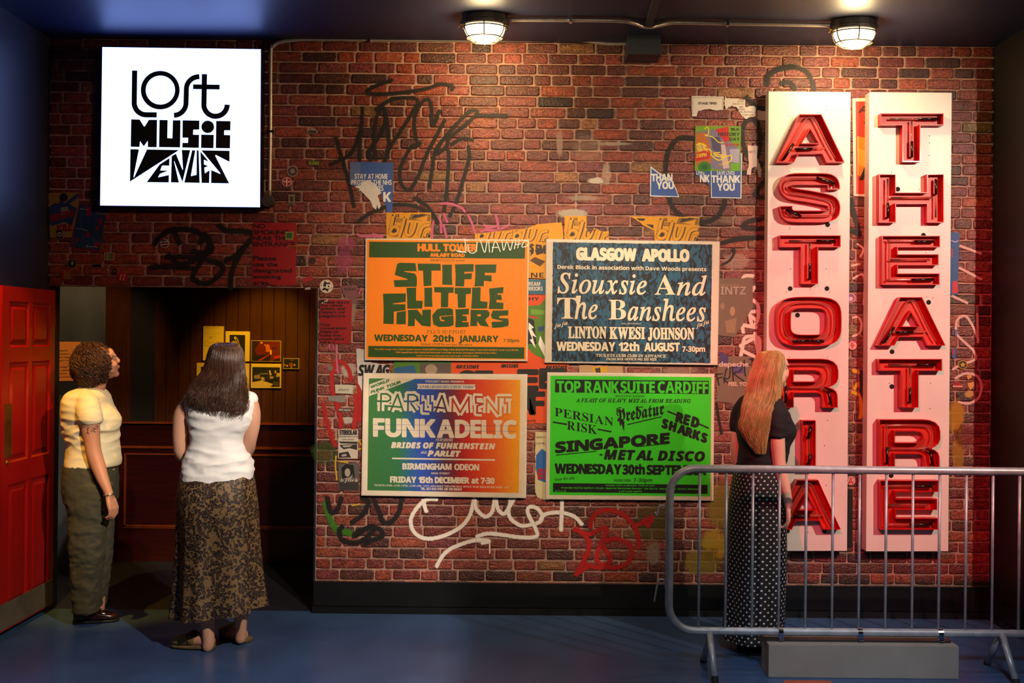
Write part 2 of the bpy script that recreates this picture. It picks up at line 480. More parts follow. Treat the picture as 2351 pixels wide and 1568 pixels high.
def stroke_px(g, path, w, y, zf, n=10):
    p = cat(path, n) if len(path) > 2 else path
    q = thick([zf(*a) for a in p], w); 
    m_ = len(q)//2
    P = [W(a[0], a[1], y) for a in q]
    vs = P; fs = [[i, i+1, 2*m_-2-i, 2*m_-1-i][::-1] for i in range(m_-1)]
    g.add(vs, fs)
def arc(cx, cy, rx, ry, a0, a1, n=14): return [(cx+rx*cos(R(a0+(a1-a0)*i/n)), cy+ry*sin(R(a0+(a1-a0)*i/n))) for i in range(n+1)]
def sraw(path, w): 
    q = thick([zl(*a) for a in path], w/5.6); m_ = len(q)//2
    g.add([W(a[0], a[1], yl) for a in q], [[i, i+1, 2*m_-2-i, 2*m_-1-i][::-1] for i in range(m_-1)])
sraw([(107, 66)]+[(102, 460)]+arc(255, 480, 154, 156, 180, 90)[1:]+[(392, 637)], 68)
g.sheet(WP(zz(zl, ell(436, 319, 250, 248, 48)), yl), yl, [WP(zz(zl, ell(438, 318, 188, 186, 48)), yl)])
sraw([(940, 146)]+arc(935, 306, 163, 160, -92, -180)[1:]+[(768, 470)]+arc(612, 480, 156, 162, 0, 90)[1:], 66)
sraw([(1005, 112), (998, 490)]+arc(1147, 505, 150, 150, 180, 0, 22)[1:], 68)
sraw([(858, 275), (1200, 280)], 62)
for pl in ([(62, 693), (172, 697), (226, 784), (238, 784), (290, 700), (396, 700), (391, 1053), (277, 1052), (275, 972), (225, 1042), (176, 976), (170, 1050), (56, 1047)],
           [(426, 701), (532, 703), (528, 935), (592, 938), (598, 706), (697, 706), (692, 1056), (420, 1052)],
           [(724, 706), (940, 710), (938, 826), (862, 828), (858, 890), (936, 893), (933, 1062), (720, 1057), (721, 996), (793, 996), (795, 932), (721, 930)],
           [(963, 890), (1125, 893), (1121, 1066), (960, 1062)],
           [(1155, 714), (1340, 717), (1338, 836), (1260, 836), (1257, 894), (1337, 898), (1333, 1067), (1150, 1064)],
           [(52, 1077), (163, 1080), (92, 1438), (102, 1438), (265, 1081), (680, 1088), (46, 1495)],
           [(555, 1192), (553, 1290), (460, 1288), (436, 1352), (540, 1353), (432, 1395), (408, 1440), (548, 1410), (546, 1506), (262, 1502), (428, 1275)],
           [(583, 1167), (638, 1136), (722, 1341), (729, 1341), (713, 1087), (822, 1090), (722, 1502), (618, 1232), (614, 1236), (677, 1508), (574, 1504)],
           [(847, 1091), (887, 1093), (830, 1424), (903, 1408), (905, 1091), (930, 1093), (943, 1512), (745, 1507)],
           [(952, 1106), (1060, 1238), (998, 1214), (999, 1274), (1053, 1295), (1003, 1315), (1010, 1389), (1070, 1347), (1066, 1514), (968, 1512)],
           [(964, 1092), (1328, 1098), (1327, 1242), (1152, 1152), (1142, 1160), (1323, 1518), (1090, 1514), (1091, 1346), (1208, 1396), (1210, 1388)]):
    g.sheet(WP(zz(zl, pl), yl), yl)
g.sheet(WP(zz(zl, ell(1047, 791, 82, 80, 32)), yl), yl)
g.obj('lettering', INK, lbx)

# ------------------------------------------------------------- conduits, junction box, bulkhead lamps
STEEL = mat('galvanised_steel', 'b0a89e', .36, metal=.55, var=.15, scale=30)
CHROME = mat('chrome_clip', 'd8dce2', .12, metal=1)
def seg(px, py, zc):     # point of the horizontal plane z=zc seen at a photograph pixel
    u, v = px-PX, py-PY; vv = -u*sin(TH)+v*cos(TH); uu = u*cos(TH)+v*sin(TH)
    s = (CZ-zc)*-1*-1*1.0; s = vv/(CZ-zc); return Vector((uu/s, F/s-D, zc))
cw = thing('wall_conduit', W(620, 455, -.015), 'grey steel conduit along the top of the brick wall bending down beside the lit sign', 'pipe', 'steel conduits')
yc = -.022
p1 = [(1442, 101), (1400, 101), (1370, 98), (1340, 93), (1275, 92), (1100, 92), (900, 91), (720, 90), (660, 94)]
path = [W(a, b, yc) for a, b in cat(p1, 4)]+[W(a, b, yc) for a, b in cat([(652, 94.5), (636, 99), (626, 108), (621.5, 124), (621, 300), (619, 452)], 6)]
G().tube(path, .0115, 10).obj('tube', STEEL, cw, smooth=True)
g = G()
g.lathe([(.036, -.045), (.039, -.04), (.039, 0)], W(618, 463, 0), 'Y', 24); g.obj('end_box', mat('aged_steel', '57504a', .45, metal=.7, var=.3), cw)
for px_, py_ in ((848, 91), (1275, 92), (622, 302)):
    c = W(px_, py_, yc); g = G()
    if py_ < 200: g.box((c.x-.008, -.037, c.z-.013), (c.x+.008, 0, c.z+.016)).tube([(c.x, -.03, c.z+.012), (c.x, -.03, c.z+.03)], .004, 8)
    else: g.box((c.x-.022, -.037, c.z-.006), (c.x+.022, 0, c.z+.006))
    g.obj('clip', CHROME, cw)
cc = thing('ceiling_conduit', seg(1540, 52, ZC-.02), 'grey steel conduit on the dark ceiling running between the two bulkhead lamps', 'pipe', 'steel conduits')
zc_ = ZC-.02
path = [seg(a, b, zc_) for a, b in cat([(1158, 45), (1310, 46), (1420, 48), (1455, 53), (1475, 60), (1495, 62), (1515, 58), (1540, 53), (1565, 52), (1670, 54), (1800, 56), (1912, 58.5)], 6)]
G().tube(path, .0115, 10).obj('tube', STEEL, cc, smooth=True)
for px_, py_ in ((1310, 46), (1670, 54)):
    c = seg(px_, py_, zc_); G().box((c.x-.008, c.y-.018, c.z-.015), (c.x+.008, c.y+.018, ZC)).tube([(c.x, c.y-.02, c.z), (c.x, c.y-.02, ZC)], .004, 8).obj('clip', CHROME, cc)
BOXM = mat('slate_box', '262c39', .42, var=.1)
jb = thing('junction_box', W(1478, 135, -.1), 'dark slate painted junction box where the wall meets the ceiling', 'box')
jx0, jx1 = W(1436, 100, -.02).x, W(1517, 70, -.17).x; jz0 = W(1478, 126, -.17).z
G().box((jx0, -.175, jz0+.052), (jx1, 0, ZC)).obj('body', BOXM, jb)
G().box((jx0-.003, -.185, jz0+.0), (jx1+.003, -.0, jz0+.05)).obj('lid', BOXM, jb)
dc = thing('dark_conduit', (jx1-.05, -.6, ZC-.02), 'dark painted trunking crossing the ceiling towards the junction box', 'pipe')
a_, b_ = seg(1487, 64, ZC-.015), seg(1507, 0, ZC-.015); dd = (b_-a_)
G().add([(a_.x-.02, a_.y, ZC), (a_.x+.02, a_.y, ZC), (a_.x+.02, a_.y, ZC-.025), (a_.x-.02, a_.y, ZC-.025), (b_.x+dd.x*2-.02, b_.y+dd.y*2, ZC), (b_.x+dd.x*2+.02, b_.y+dd.y*2, ZC), (b_.x+dd.x*2+.02, b_.y+dd.y*2, ZC-.025), (b_.x+dd.x*2-.02, b_.y+dd.y*2, ZC-.025)],
        [(0, 1, 2, 3), (4, 7, 6, 5), (0, 4, 5, 1), (1, 5, 6, 2), (2, 6, 7, 3), (3, 7, 4, 0)]).obj('trunking', BOXM, dc)

LAMPG = mat('lit_lamp_glass', 'fff4dc', .2, emit='ffe2a8', estr=7)
CAST = mat('cast_metal', '6f675c', .42, metal=.75, var=.2)
BRASS = mat('brass', 'b08a3c', .3, metal=.9)
def lamp(px_, py_, label):
    c = seg(px_, py_, ZC); t = thing('bulkhead_lamp', (c.x, c.y, ZC), label, 'lamp', 'caged bulkhead lamps')
    n = 28; EX, EY = .128, .092
    def ering(k, z): return [(c.x+EX*k*cos(2*pi*i/n), c.y+EY*k*sin(2*pi*i/n), z) for i in range(n)]
    def eloft(levels):
        v = []; f = []
        for k, z in levels: v += ering(k, z)
        for q in range(len(levels)-1):
            for i in range(n): f.append([q*n+i, q*n+(i+1) % n, (q+1)*n+(i+1) % n, (q+1)*n+i])
        f.append(list(range(n))); f.append([(len(levels)-1)*n+i for i in range(n)][::-1]); return G().add(v, f)
    eloft([(1.0, ZC), (1.02, ZC-.03), (1.05, ZC-.034), (1.05, ZC-.052), (.97, ZC-.056)]).obj('base', CAST, t, smooth=False)
    eloft([(.9, ZC-.054), (.88, ZC-.085), (.76, ZC-.115), (.5, ZC-.135), (.2, ZC-.143)]).obj('glass', LAMPG, t, smooth=True)
    cg = G()
    for k, z in ((.985, ZC-.066), (.80, ZC-.122)): cg.tube(ering(k, z), .0038, 6, closed=True)
    for an in (30, 150, 210, 330, 90, 270):
        a = R(an); cg.tube([(c.x+EX*k*cos(a), c.y+EY*k*sin(a), z) for k, z in ((1.0, ZC-.05), (.99, ZC-.08), (.90, ZC-.108), (.72, ZC-.13), (.45, ZC-.148), (0, ZC-.154))], .0036, 6)
    cg.obj('guard', CAST, t, smooth=True)
    kn = G(); x = c.x-EX*1.06
    kn.ball((x, c.y-.012, ZC-.048), .008).tube([(x, c.y-.012, ZC-.05), (x-.014, c.y-.012, ZC-.068)], .0035, 6).tube([(x, c.y-.012, ZC-.05), (x+.009, c.y-.012, ZC-.07)], .0035, 6)
    kn.obj('wing_nut', BRASS, t)
    l = bpy.data.lights.new('lamp_light', 'POINT'); l.energy = 25; l.color = (1, .70, .34); l.shadow_soft_size = .05
    lo = bpy.data.objects.new('lamp_light', l); COL.objects.link(lo); lo.parent = t; lo.location = (0, -.02, -.185)
    return t
lamp(1113, 38, 'lit caged bulkhead lamp on the ceiling above the orange poster, left of the junction box')
lamp(1961, 50, 'lit caged bulkhead lamp on the ceiling above the two vertical signs')

# ------------------------------------------------------------- the two long signs
PANEL = mat('sign_panel_white', 'ecdfd6', .38, var=.05, scale=5, bump=.05, bscale=200, bdist=.0005)
LRED = mat('letter_red', 'c80608', .35, var=.2, scale=14, coat=.2)
LREDIN = mat('letter_red_inside', 'd22a18', .42, var=.5, scale=9, c2='b8140c')
TUBE = mat('neon_glass', 'f0c8bc', .05, spec=.8, trans=.93)
ELEC = mat('electrode_black', '1b0d0b', .25, spec=.7)
HOLE = mat('screw_hole', '050505', .8)
AO = [(.34, 0), (.66, 0), (1, 1), (.735, 1), (.672, .82), (.33, .82), (.26, 1), (0, 1)]; AH = [(.497, .31), (.62, .60), (.378, .60)]
TO = [(0, 0), (1, 0), (1, .245), (.63, .245), (.63, 1), (.345, 1), (.345, .245), (0, .245)]
HO = [(0, 0), (.26, 0), (.26, .375), (.74, .375), (.74, 0), (1, 0), (1, 1), (.74, 1), (.74, .615), (.26, .615), (.26, 1), (0, 1)]
EO = [(0, 0), (1, 0), (1, .235), (.27, .235), (.27, .375), (.975, .375), (.975, .6), (.27, .6), (.27, .765), (.99, .765), (.99, 1), (0, 1)]
IO = [(0, 0), (1, 0), (1, 1), (0, 1)]
def rr(cx, cy, rx, ry, p=3.6, n=36): return ell(cx, cy, rx, ry, n, p)
OO = rr(.5, .5, .5, .5); OH = rr(.5, .5, .275, .265, 4.5)
RO = [(0, 0), (.72, 0), (.83, .012), (.92, .06), (.98, .14), (1, .24), (1, .40), (.97, .49), (.91, .55), (.84, .585), (.91, .615), (.965, .67), (.985, .74), (.99, 1), (.73, 1), (.73, .80), (.71, .73), (.66, .70), (.255, .70), (.255, 1), (0, 1)]
RH = [(.255, .24), (.60, .24), (.68, .265), (.715, .32), (.715, .38), (.68, .44), (.60, .465), (.255, .465)]
sp = cat([(.875, .335), (.87, .25), (.845, .17), (.76, .125), (.50, .12), (.26, .123), (.16, .155), (.125, .23), (.13, .32), (.17, .39), (.27, .43), (.5, .475), (.74, .535), (.84, .58), (.876, .66), (.876, .76), (.85, .84), (.74, .877), (.5, .88), (.26, .877), (.16, .85), (.13, .77), (.125, .67)], 3)
SO = None
def sthick():
    L, Rr = [], []; k = len(sp)
    for i, p in enumerate(sp):
        a, b = sp[max(i-1, 0)], sp[min(i+1, k-1)]
        dx, dy = (b[0]-a[0])*1.3, b[1]-a[1]; l = math.hypot(dx, dy)
        nx, ny = -dy/l*.12/1.22, dx/l*.12
        L.append((p[0]+nx, p[1]+ny)); Rr.append((p[0]-nx, p[1]-ny))
    return L+Rr[::-1]
SO = sthick()
LET = {'A': (AO, [AH]), 'T': (TO, []), 'H': (HO, []), 'E': (EO, []), 'I': (IO, []), 'O': (OO, [OH]), 'R': (RO, [RH]), 'S': (SO, [])}
TUB = {'A': [[(.12, .93), (.24, .62), (.43, .13), (.5, .08), (.57, .13), (.74, .62), (.86, .92)], [(.27, .72), (.5, .71), (.72, .71)]],
       'T': [[(.15, .12), (.85, .12)], [(.49, .16), (.49, .9)]],
       'H': [[(.13, .1), (.13, .9)], [(.18, .49), (.82, .49)], [(.87, .1), (.87, .9)]],
       'E': [[(.9, .11), (.16, .11), (.12, .15), (.12, .85), (.16, .89), (.9, .89)], [(.14, .49), (.82, .49)]],
       'I': [[(.5, .1), (.5, .9)]], 'O': [rr(.5, .5, .39, .385, 3.2, 30)],
       'R': [[(.12, .9), (.12, .16), (.16, .12), (.72, .12), (.84, .18), (.87, .3), (.84, .45), (.72, .575), (.15, .58)], [(.7, .59), (.83, .67), (.86, .8), (.86, .92)]],
       'S': [sp]}
ELE = {'A': [((.25, .62), (.11, .93)), ((.28, .73), (.52, .72))], 'T': [((.6, .12), (.9, .12)), ((.49, .58), (.49, .9))], 'H': [((.13, .6), (.13, .9)), ((.87, .12), (.87, .42))],
       'E': [((.55, .12), (.88, .12)), ((.5, .9), (.88, .89))], 'I': [((.62, .12), (.42, .36)), ((.6, .68), (.42, .9))], 'O': [((.25, .9), (.5, .885)), ((.52, .885), (.72, .9))],
       'R': [((.12, .55), (.12, .9)), ((.83, .64), (.87, .92))], 'S': [((.6, .1), (.88, .22)), ((.12, .75), (.35, .88))]}
def letter_tray(sign, ch, x0, x1, y0, y1, yp, depth=.052):
    yr = yp-depth
    f = lambda p: W(x0+(x1-x0)*p[0]-(p[1]-.5)*.0, y0+(y1-y0)*p[1], yr)
    out, holes = LET[ch]
    loops = [[f(p) for p in out]]+[[f(p) for p in h] for h in holes]
    g = G(); th = .0045
    for L in loops:
        k = len(L); area = sum(L[i].x*L[(i+1) % k].z-L[(i+1) % k].x*L[i].z for i in range(k))
        ls = [L[i] for i in range(k)]
        if (area < 0) == (L is loops[0]): ls = ls[::-1]
        inn = []
        for i in range(k):
            a, b, c = ls[i-1], ls[i], ls[(i+1) % k]
            e1 = Vector((b.x-a.x, 0, b.z-a.z)).normalized(); e2 = Vector((c.x-b.x, 0, c.z-b.z)).normalized()
            n1 = Vector((-e1.z, 0, e1.x)); n2 = Vector((-e2.z, 0, e2.x)); m_ = (n1+n2)
            if m_.length < 1e-4: m_ = n1
            m_.normalize(); q = max(.35, m_.dot(n1)); inn.append(b+m_*(th/q))
        b0 = len(g.v)
        for q in (ls, inn):
            for y in (yr, yp+.0005): g.v += [Vector((p.x, y, p.z)) for p in q]
        for i in range(k):
            j = (i+1) % k
            g.f += [[b0+i, b0+j, b0+k+j, b0+k+i], [b0+2*k+i, b0+3*k+i, b0+3*k+j, b0+2*k+j], [b0+i, b0+2*k+i, b0+2*k+j, b0+j]]
    t = g.obj('letter', LRED, sign, label='raised red letter '+ch)
    g = G(); g.sheet(loops[0], yp-.004, loops[1:]); g.obj('letter_back', LREDIN, t)
    g = G(); yt = yp-.030
    for pth in TUB[ch]:
        P = cat(pth, 5) if len(pth) > 2 and ch not in 'O' else pth
        q = [W(x0+(x1-x0)*p[0], y0+(y1-y0)*p[1], yt) for p in P]
        g.tube(q, .0058, 8, closed=(ch == 'O'))
    g.obj('neon_tube', TUBE, t, smooth=True)
    for a, b in ELE[ch]:
        g = G()
        p, q = [W(x0+(x1-x0)*c[0], y0+(y1-y0)*c[1], yt) for c in (a, b)]
        g.tube([p+Vector((0, -.003, 0)), q+Vector((0, -.003, 0)), q+Vector((0, .026, 0))], .0085, 8)
        g.obj('electrode', ELEC, t, smooth=True)
def long_sign(cx0, cx1, top, bot, dx, letters, holes, dots, label):
    yp = -.085
    pl = WP([(cx0, top), (cx1, top+1.5), (cx1-dx, bot), (cx0-dx, bot)], yp)
    t = thing('vertical_sign', Vector((sum(p.x for p in pl)/4, -.04, pl[2].z)), label, 'sign', 'tall white signs with red letters')
    G().prism(pl, yp, -.004).obj('panel', PANEL, t)
    for ch, a, b, c, d in letters: letter_tray(t, ch, a, b, c, d, yp)
    for (hx, hy) in holes: G().lathe([(.0145, -.0012), (.0145, .0)], W(hx, hy, yp), 'Y', 18).obj('cable_hole', HOLE, t)
    g = G()
    for (hx, hy) in dots: g.lathe([(.0028, -.0008), (.0028, .0)], W(hx, hy, yp), 'Y', 8)
    g.obj('screw_holes', HOLE, t, kind='stuff')
rd = random.Random(3)
dotsA = [(1897, 252), (1812, 299), (1812, 394), (1813, 524), (1831, 515), (1906, 525), (1815, 617), (1897, 617), (1806, 670), (1905, 671), (1860, 664), (1900, 820), (1812, 820), (1900, 965), (1897, 1114), (1899, 1222), (1855, 1222), (1893, 1023)]
dotsT = [(2134, 312), (2134, 328), (2070, 356), (2133, 357), (2047, 394), (2110, 435), (2126, 580), (2128, 682), (2142, 684), (2042, 880), (2136, 880), (2135, 938), (2135, 1079), (2126, 798)]
long_sign(1765, 1953, 210, 1264.5, 8.5, [('A', 1782, 1939.5, 262, 373), ('S', 1787, 1933, 397, 510), ('T', 1790, 1930.5, 540, 652), ('O', 1782, 1932.5, 681, 795), ('R', 1787, 1925, 823.5, 936), ('I', 1842, 1873, 965, 1078), ('A', 1778, 1930.5, 1102, 1216)],
          [(1900, 516), (1814, 662.5), (1898.5, 662.5), (1831, 723.5), (1808, 1219), (1892.5, 1219)], dotsA, 'tall white sign with raised red neon letters spelling ASTORIA, the left one of the pair')
long_sign(1996.5, 2185, 211.5, 1265.5, 8, [('T', 2022, 2167, 260, 371.5), ('H', 2018.5, 2167.5, 399.5, 511), ('E', 2025.6, 2158.6, 541, 654), ('A', 2012.5, 2171, 682, 793.6), ('T', 2017, 2163, 824, 936), ('R', 2019, 2159, 963, 1077), ('E', 2021, 2155, 1103, 1216)],
          [(2069.5, 296), (2061, 434.5), (2120, 540), (2132, 694), (2048, 807.5), (2047.5, 887.5), (2046, 1092)], dotsT, 'tall white sign with raised red neon letters spelling THEATRE, the right one of the pair')

# ------------------------------------------------------------- framed gig posters
CREAM = mat('poster_border', 'e2d4bc', .5, var=.06, scale=12)
ACRY = mat('clear_frame', 'd5c9bc', .15, spec=.8, coat=.6)
def glaze():
    name = 'poster_glazing'
    if name in MATS: return MATS[name]
    m = bpy.data.materials.new(name); m.use_nodes = True; MATS[name] = m
    nt = m.node_tree; n = nt.nodes; n.remove(n['Principled BSDF'])
    tr = n.new('ShaderNodeBsdfTransparent'); gl = n.new('ShaderNodeBsdfGlossy'); gl.inputs['Roughness'].default_value = .03
    fr = n.new('ShaderNodeFresnel'); fr.inputs[0].default_value = 1.4; mx = n.new('ShaderNodeMixShader')
    nt.links.new(fr.outputs[0], mx.inputs[0]); nt.links.new(tr.outputs[0], mx.inputs[1]); nt.links.new(gl.outputs[0], mx.inputs[2])
    nt.links.new(mx.outputs[0], n['Material Output'].inputs[0]); return m
def poster(corners, inner, pm, label, yf=-.026):
    c = WP(corners, yf); t = thing('framed_poster', Vector((sum(p.x for p in c)/4, -.012, min(p.z for p in c))), label, 'poster', 'four framed gig posters')
    G().prism(c, yf, -.0085).obj('frame', ACRY, t)
    cx = sum(p[0] for p in corners)/4; cy = sum(p[1] for p in corners)/4
    sh = [(p[0]+(1.8 if p[0] < cx else -1.8), p[1]+(1.8 if p[1] < cy else -1.8)) for p in corners]
    G().sheet(WP(sh, yf), yf-.0004).obj('paper', CREAM, t)
    if inner: G().sheet(WP(inner, yf), yf-.0007).obj('print', pm, t)
    G().sheet(WP(sh, yf), yf-.0042).obj('glazing', glaze(), t)
    return t, yf-.0010
# 1 orange
ORG, GRN = flat('fb960a'), flat('2f5610')
zA = Z(820, 540, 2143/410)
t, yl = poster(zz(zA, [(100, 38), (2062, 52), (2045, 1512), (90, 1500)]), zz(zA, [(118, 55), (2048, 68), (2032, 1492), (108, 1482)]), ORG, 'orange gig poster with big green hand-cut lettering, upper left of the four')
g = G(); g.sheet(WP(zz(zA, [(146, 78), (2018, 92), (2012, 282), (143, 266)]), yl), yl); g.sheet(WP(zz(zA, [(133, 1328), (2007, 1345), (2004, 1482), (132, 1462)]), yl), yl)
for pl in ([(480, 345), (510, 330), (700, 335), (712, 425), (716, 432), (560, 430), (575, 440), (695, 460), (715, 500), (718, 560), (712, 618), (450, 622), (438, 540), (600, 535), (605, 525), (455, 478), (452, 468)],
           [(725, 340), (1000, 342), (1003, 425), (892, 425), (890, 605), (798, 612), (790, 425), (733, 425)],
           [(1020, 355), (1138, 352), (1136, 480), (1142, 598), (1020, 592), (1024, 480)],
           [(1172, 350), (1398, 345), (1395, 437), (1285, 440), (1285, 462), (1378, 455), (1372, 528), (1288, 530), (1283, 615), (1178, 612), (1182, 480)],
           [(1415, 352), (1672, 350), (1665, 452), (1530, 450), (1532, 480), (1612, 483), (1615, 556), (1522, 548), (1520, 612), (1408, 615), (1418, 480)],
           [(592, 632), (708, 628), (706, 785), (787, 788), (780, 880), (602, 882), (600, 760)],
           [(805, 632), (900, 628), (898, 740), (905, 860), (806, 858), (808, 740)],
           [(922, 622), (1160, 625), (1155, 690), (1095, 692), (1092, 865), (1005, 866), (1005, 688), (928, 686)],
           [(1170, 628), (1368, 632), (1364, 700), (1305, 710), (1302, 868), (1210, 872), (1204, 706), (1170, 700)],
           [(1380, 628), (1483, 625), (1478, 790), (1564, 800), (1560, 880), (1367, 882), (1378, 740)],
           [(1583, 640), (1757, 622), (1752, 695), (1682, 700), (1680, 712), (1730, 715), (1738, 778), (1672, 775), (1672, 805), (1757, 812), (1752, 888), (1580, 884), (1592, 760)],
           [(310, 702), (584, 698), (582, 800), (430, 818), (430, 828), (580, 828), (578, 900), (440, 918), (438, 1068), (314, 1062), (318, 880)],
           [(475, 925), (585, 908), (583, 1070), (470, 1068)],
           [(608, 898), (720, 892), (782, 968), (780, 895), (886, 892), (882, 1098), (775, 1085), (692, 1000), (690, 1090), (608, 1092), (612, 990)],
           [(960, 890), (1010, 875), (1110, 876), (1150, 890), (1152, 960), (1000, 970), (985, 985), (1000, 1028), (1045, 1035), (1050, 1018), (1010, 1012), (1005, 978), (1155, 965), (1158, 1080), (1100, 1098), (980, 1102), (915, 1070), (900, 960)],
           [(1178, 890), (1342, 880), (1340, 950), (1265, 955), (1262, 968), (1312, 968), (1320, 1030), (1262, 1030), (1262, 1042), (1338, 1045), (1338, 1100), (1178, 1106), (1184, 990)],
           [(1360, 895), (1560, 898), (1588, 925), (1585, 970), (1545, 1005), (1540, 1025), (1585, 1100), (1480, 1085), (1440, 1030), (1442, 1090), (1356, 1092), (1362, 990)],
           [(1628, 905), (1816, 900), (1812, 962), (1715, 968), (1700, 985), (1712, 995), (1812, 1000), (1820, 1050), (1812, 1090), (1740, 1105), (1620, 1114), (1612, 1040), (1740, 1035), (1745, 1028), (1620, 1000), (1605, 960)]):
    g.sheet(WP(zz(zA, pl), yl), yl)
g2 = G(); g2.sheet(WP(zz(zA, [(1440, 950), (1482, 948), (1486, 965), (1475, 975), (1442, 972)]), yl), yl-.0006)
def tA(gg, s, k, a, b, c, d, **q): text(gg, s, k, a, b, c, d, yl-.0006 if gg is g2 else yl, zA, **q)
tA(g2, 'HULL TOWER', 'sb', 728, 1440, 105, 190, slope=3, bold=5); tA(g2, 'ANLABY ROAD', 'sb', 877, 1290, 216, 257, slope=3, bold=3)
tA(g, 'PLUS SUPPORT', 'i', 835, 1312, 1135, 1180, shear=-.15, slope=3); tA(g, 'WEDNESDAY', 'sb', 207, 845, 1192, 1268, slope=6, bold=3); tA(g, '20th', 'sb', 912, 1157, 1200, 1276, slope=3, bold=3)
tA(g, 'JANUARY', 'sb', 1222, 1692, 1205, 1278, slope=3, bold=3); tA(g, '7·30pm', 'sb', 1752, 1945, 1243, 1283, slope=1)
tA(g, 'Tickets £3·50 Do not pay any more', 'b', 760, 1380, 1292, 1320, slope=6); tA(g, 'SOLID', 'sb', 877, 975, 288, 311, slope=1); tA(g, 'presents', 'b', 1188, 1290, 291, 314)
g.sheet(WP(zz(zA, [(978, 288), (1168, 291), (1168, 314), (978, 310)]), yl), yl, [WP(zz(zA, [(982, 292), (1164, 295), (1164, 310), (982, 306)]), yl)])
tA(g2, 'from HULL Gough & Davy 26525: Grimsby Rayners, SCUNTHORPE Record Village 51048: BRIDLINGTON Holiday Travel 76201: BEVERLEY Curtis Travel 887268:', 'sb', 210, 1938, 1358, 1376, slope=12)
tA(g2, 'YORK Sound Effects 20101: POCKLINGTON Ryedale Travel 3336: The Grotto, Immingham. LINCOLN The Box Office', 'sb', 458, 1672, 1396, 1414, slope=9)
tA(g2, 'Coaches from Grimsby Brighowgate Bus Station at 6pm  TOWER BOX OFFICE', 'sb', 712, 1450, 1437, 1453, slope=5)
g.obj('green_lettering', GRN, t); g2.obj('orange_lettering', ORG, t)
# 2 blue
zB = Z(1240, 540, 2124/420)
t, yl = poster(zz(zB, [(72, 45), (2088, 72), (2062, 1508), (52, 1480)]), None, None, 'dark blue gig poster with cream italic lettering, upper right of the four')
def blueprint():
    m = mat('blue_print', '2c647f', .55); nt = m.node_tree; n = nt.nodes
    tc = n.new('ShaderNodeTexCoord'); mp = n.new('ShaderNodeMapping'); mp.inputs['Rotation'].default_value = (0, .5, 0); mp.inputs['Scale'].default_value = (1, 1, .45)
    no = n.new('ShaderNodeTexNoise'); no.inputs['Scale'].default_value = 34; no.inputs['Detail'].default_value = 12; no.inputs['Roughness'].default_value = .72; no.inputs['Distortion'].default_value = 1.4
    cr = n.new('ShaderNodeValToRGB'); cr.color_ramp.elements[0].position = .49; cr.color_ramp.elements[1].position = .515
    cr.color_ramp.elements[0].color = (*lin('1c1a24'), 1); cr.color_ramp.elements[1].color = (*lin('2c6480'), 1)
    nt.links.new(tc.outputs['Object'], mp.inputs[0]); nt.links.new(mp.outputs[0], no.inputs['Vector']); nt.links.new(no.outputs[0], cr.inputs[0]); nt.links.new(cr.outputs[0], n['Principled BSDF'].inputs['Base Color']); return m
G().sheet(WP(jag(zz(zB, [(150, 82), (1998, 108), (1976, 1486), (133, 1465)]), .5, 5, 4), yl), yl+.0003).obj('print', blueprint(), t)
g = G(); g2 = G()
OFFW = flat('efe2c6'); DKO = flat('17151c')
def tB(s, k, a, b, c, d, o=6, **q):
    q2 = dict(q); q2['bold'] = q.get('bold', 0)+o
    if o: text(g2, s, k, a, b, c, d, yl, zB, **q2)
    text(g, s, k, a, b, c, d, yl-.0006, zB, **q)
tB('GLASGOW', 'sb', 425, 1112, 148, 282, slope=12, bold=10); tB('APOLLO', 'sb', 1190, 1726, 165, 296, slope=6, bold=10)
tB('Derek Block in association with Dave Woods presents', 'sb', 202, 1930, 345, 390, slope=28, o=5, bold=1)
tB('Siouxsie', 'i', 205, 1235, 432, 668, slope=18, bold=5); tB('A', 'b', 1330, 1570, 452, 690, bold=1); tB('nd', 'i', 1590, 1930, 470, 695, bold=5)
tB('T', 'b', 198, 435, 712, 968, bold=1); tB('he', 'i', 405, 665, 720, 970, bold=5); tB('B', 'b', 795, 1000, 735, 978); tB('anshees', 'i', 1020, 1920, 748, 985, slope=12, bold=5)
tB('juju', 'i', 165, 318, 1030, 1075, slope=-40, o=3, bold=2); tB('juju', 'i', 1815, 1960, 1025, 1072, slope=-50, o=3, bold=2)
tB('plus special guest', 'b', 948, 1175, 1016, 1032, o=0)
tB('LINTON', 'b', 328, 768, 1055, 1192, slope=2, bold=5); tB('KWESI', 'b', 808, 1215, 1062, 1200, slope=2, bold=5); tB('JOHNSON', 'b', 1255, 1788, 1070, 1205, slope=2, bold=5)
tB('WEDNESDAY', 'sb', 195, 870, 1238, 1338, slope=6, bold=4); tB('12th', 'sb', 915, 1150, 1246, 1343, bold=4); tB('AUGUST', 'sb', 1212, 1620, 1250, 1346, bold=4); tB('7-30pm', 'sb', 1650, 1915, 1290, 1352, bold=2)
tB('TICKETS £3.50 £3.00 IN ADVANCE', 'b', 650, 1460, 1376, 1410, slope=10, o=3, bold=1); tB('FROM BOX OFFICE 041 332 9222', 'b', 768, 1352, 1424, 1450, slope=4, o=2, bold=1)
g2.obj('letter_outline', DKO, t); g.obj('lettering', OFFW, t)
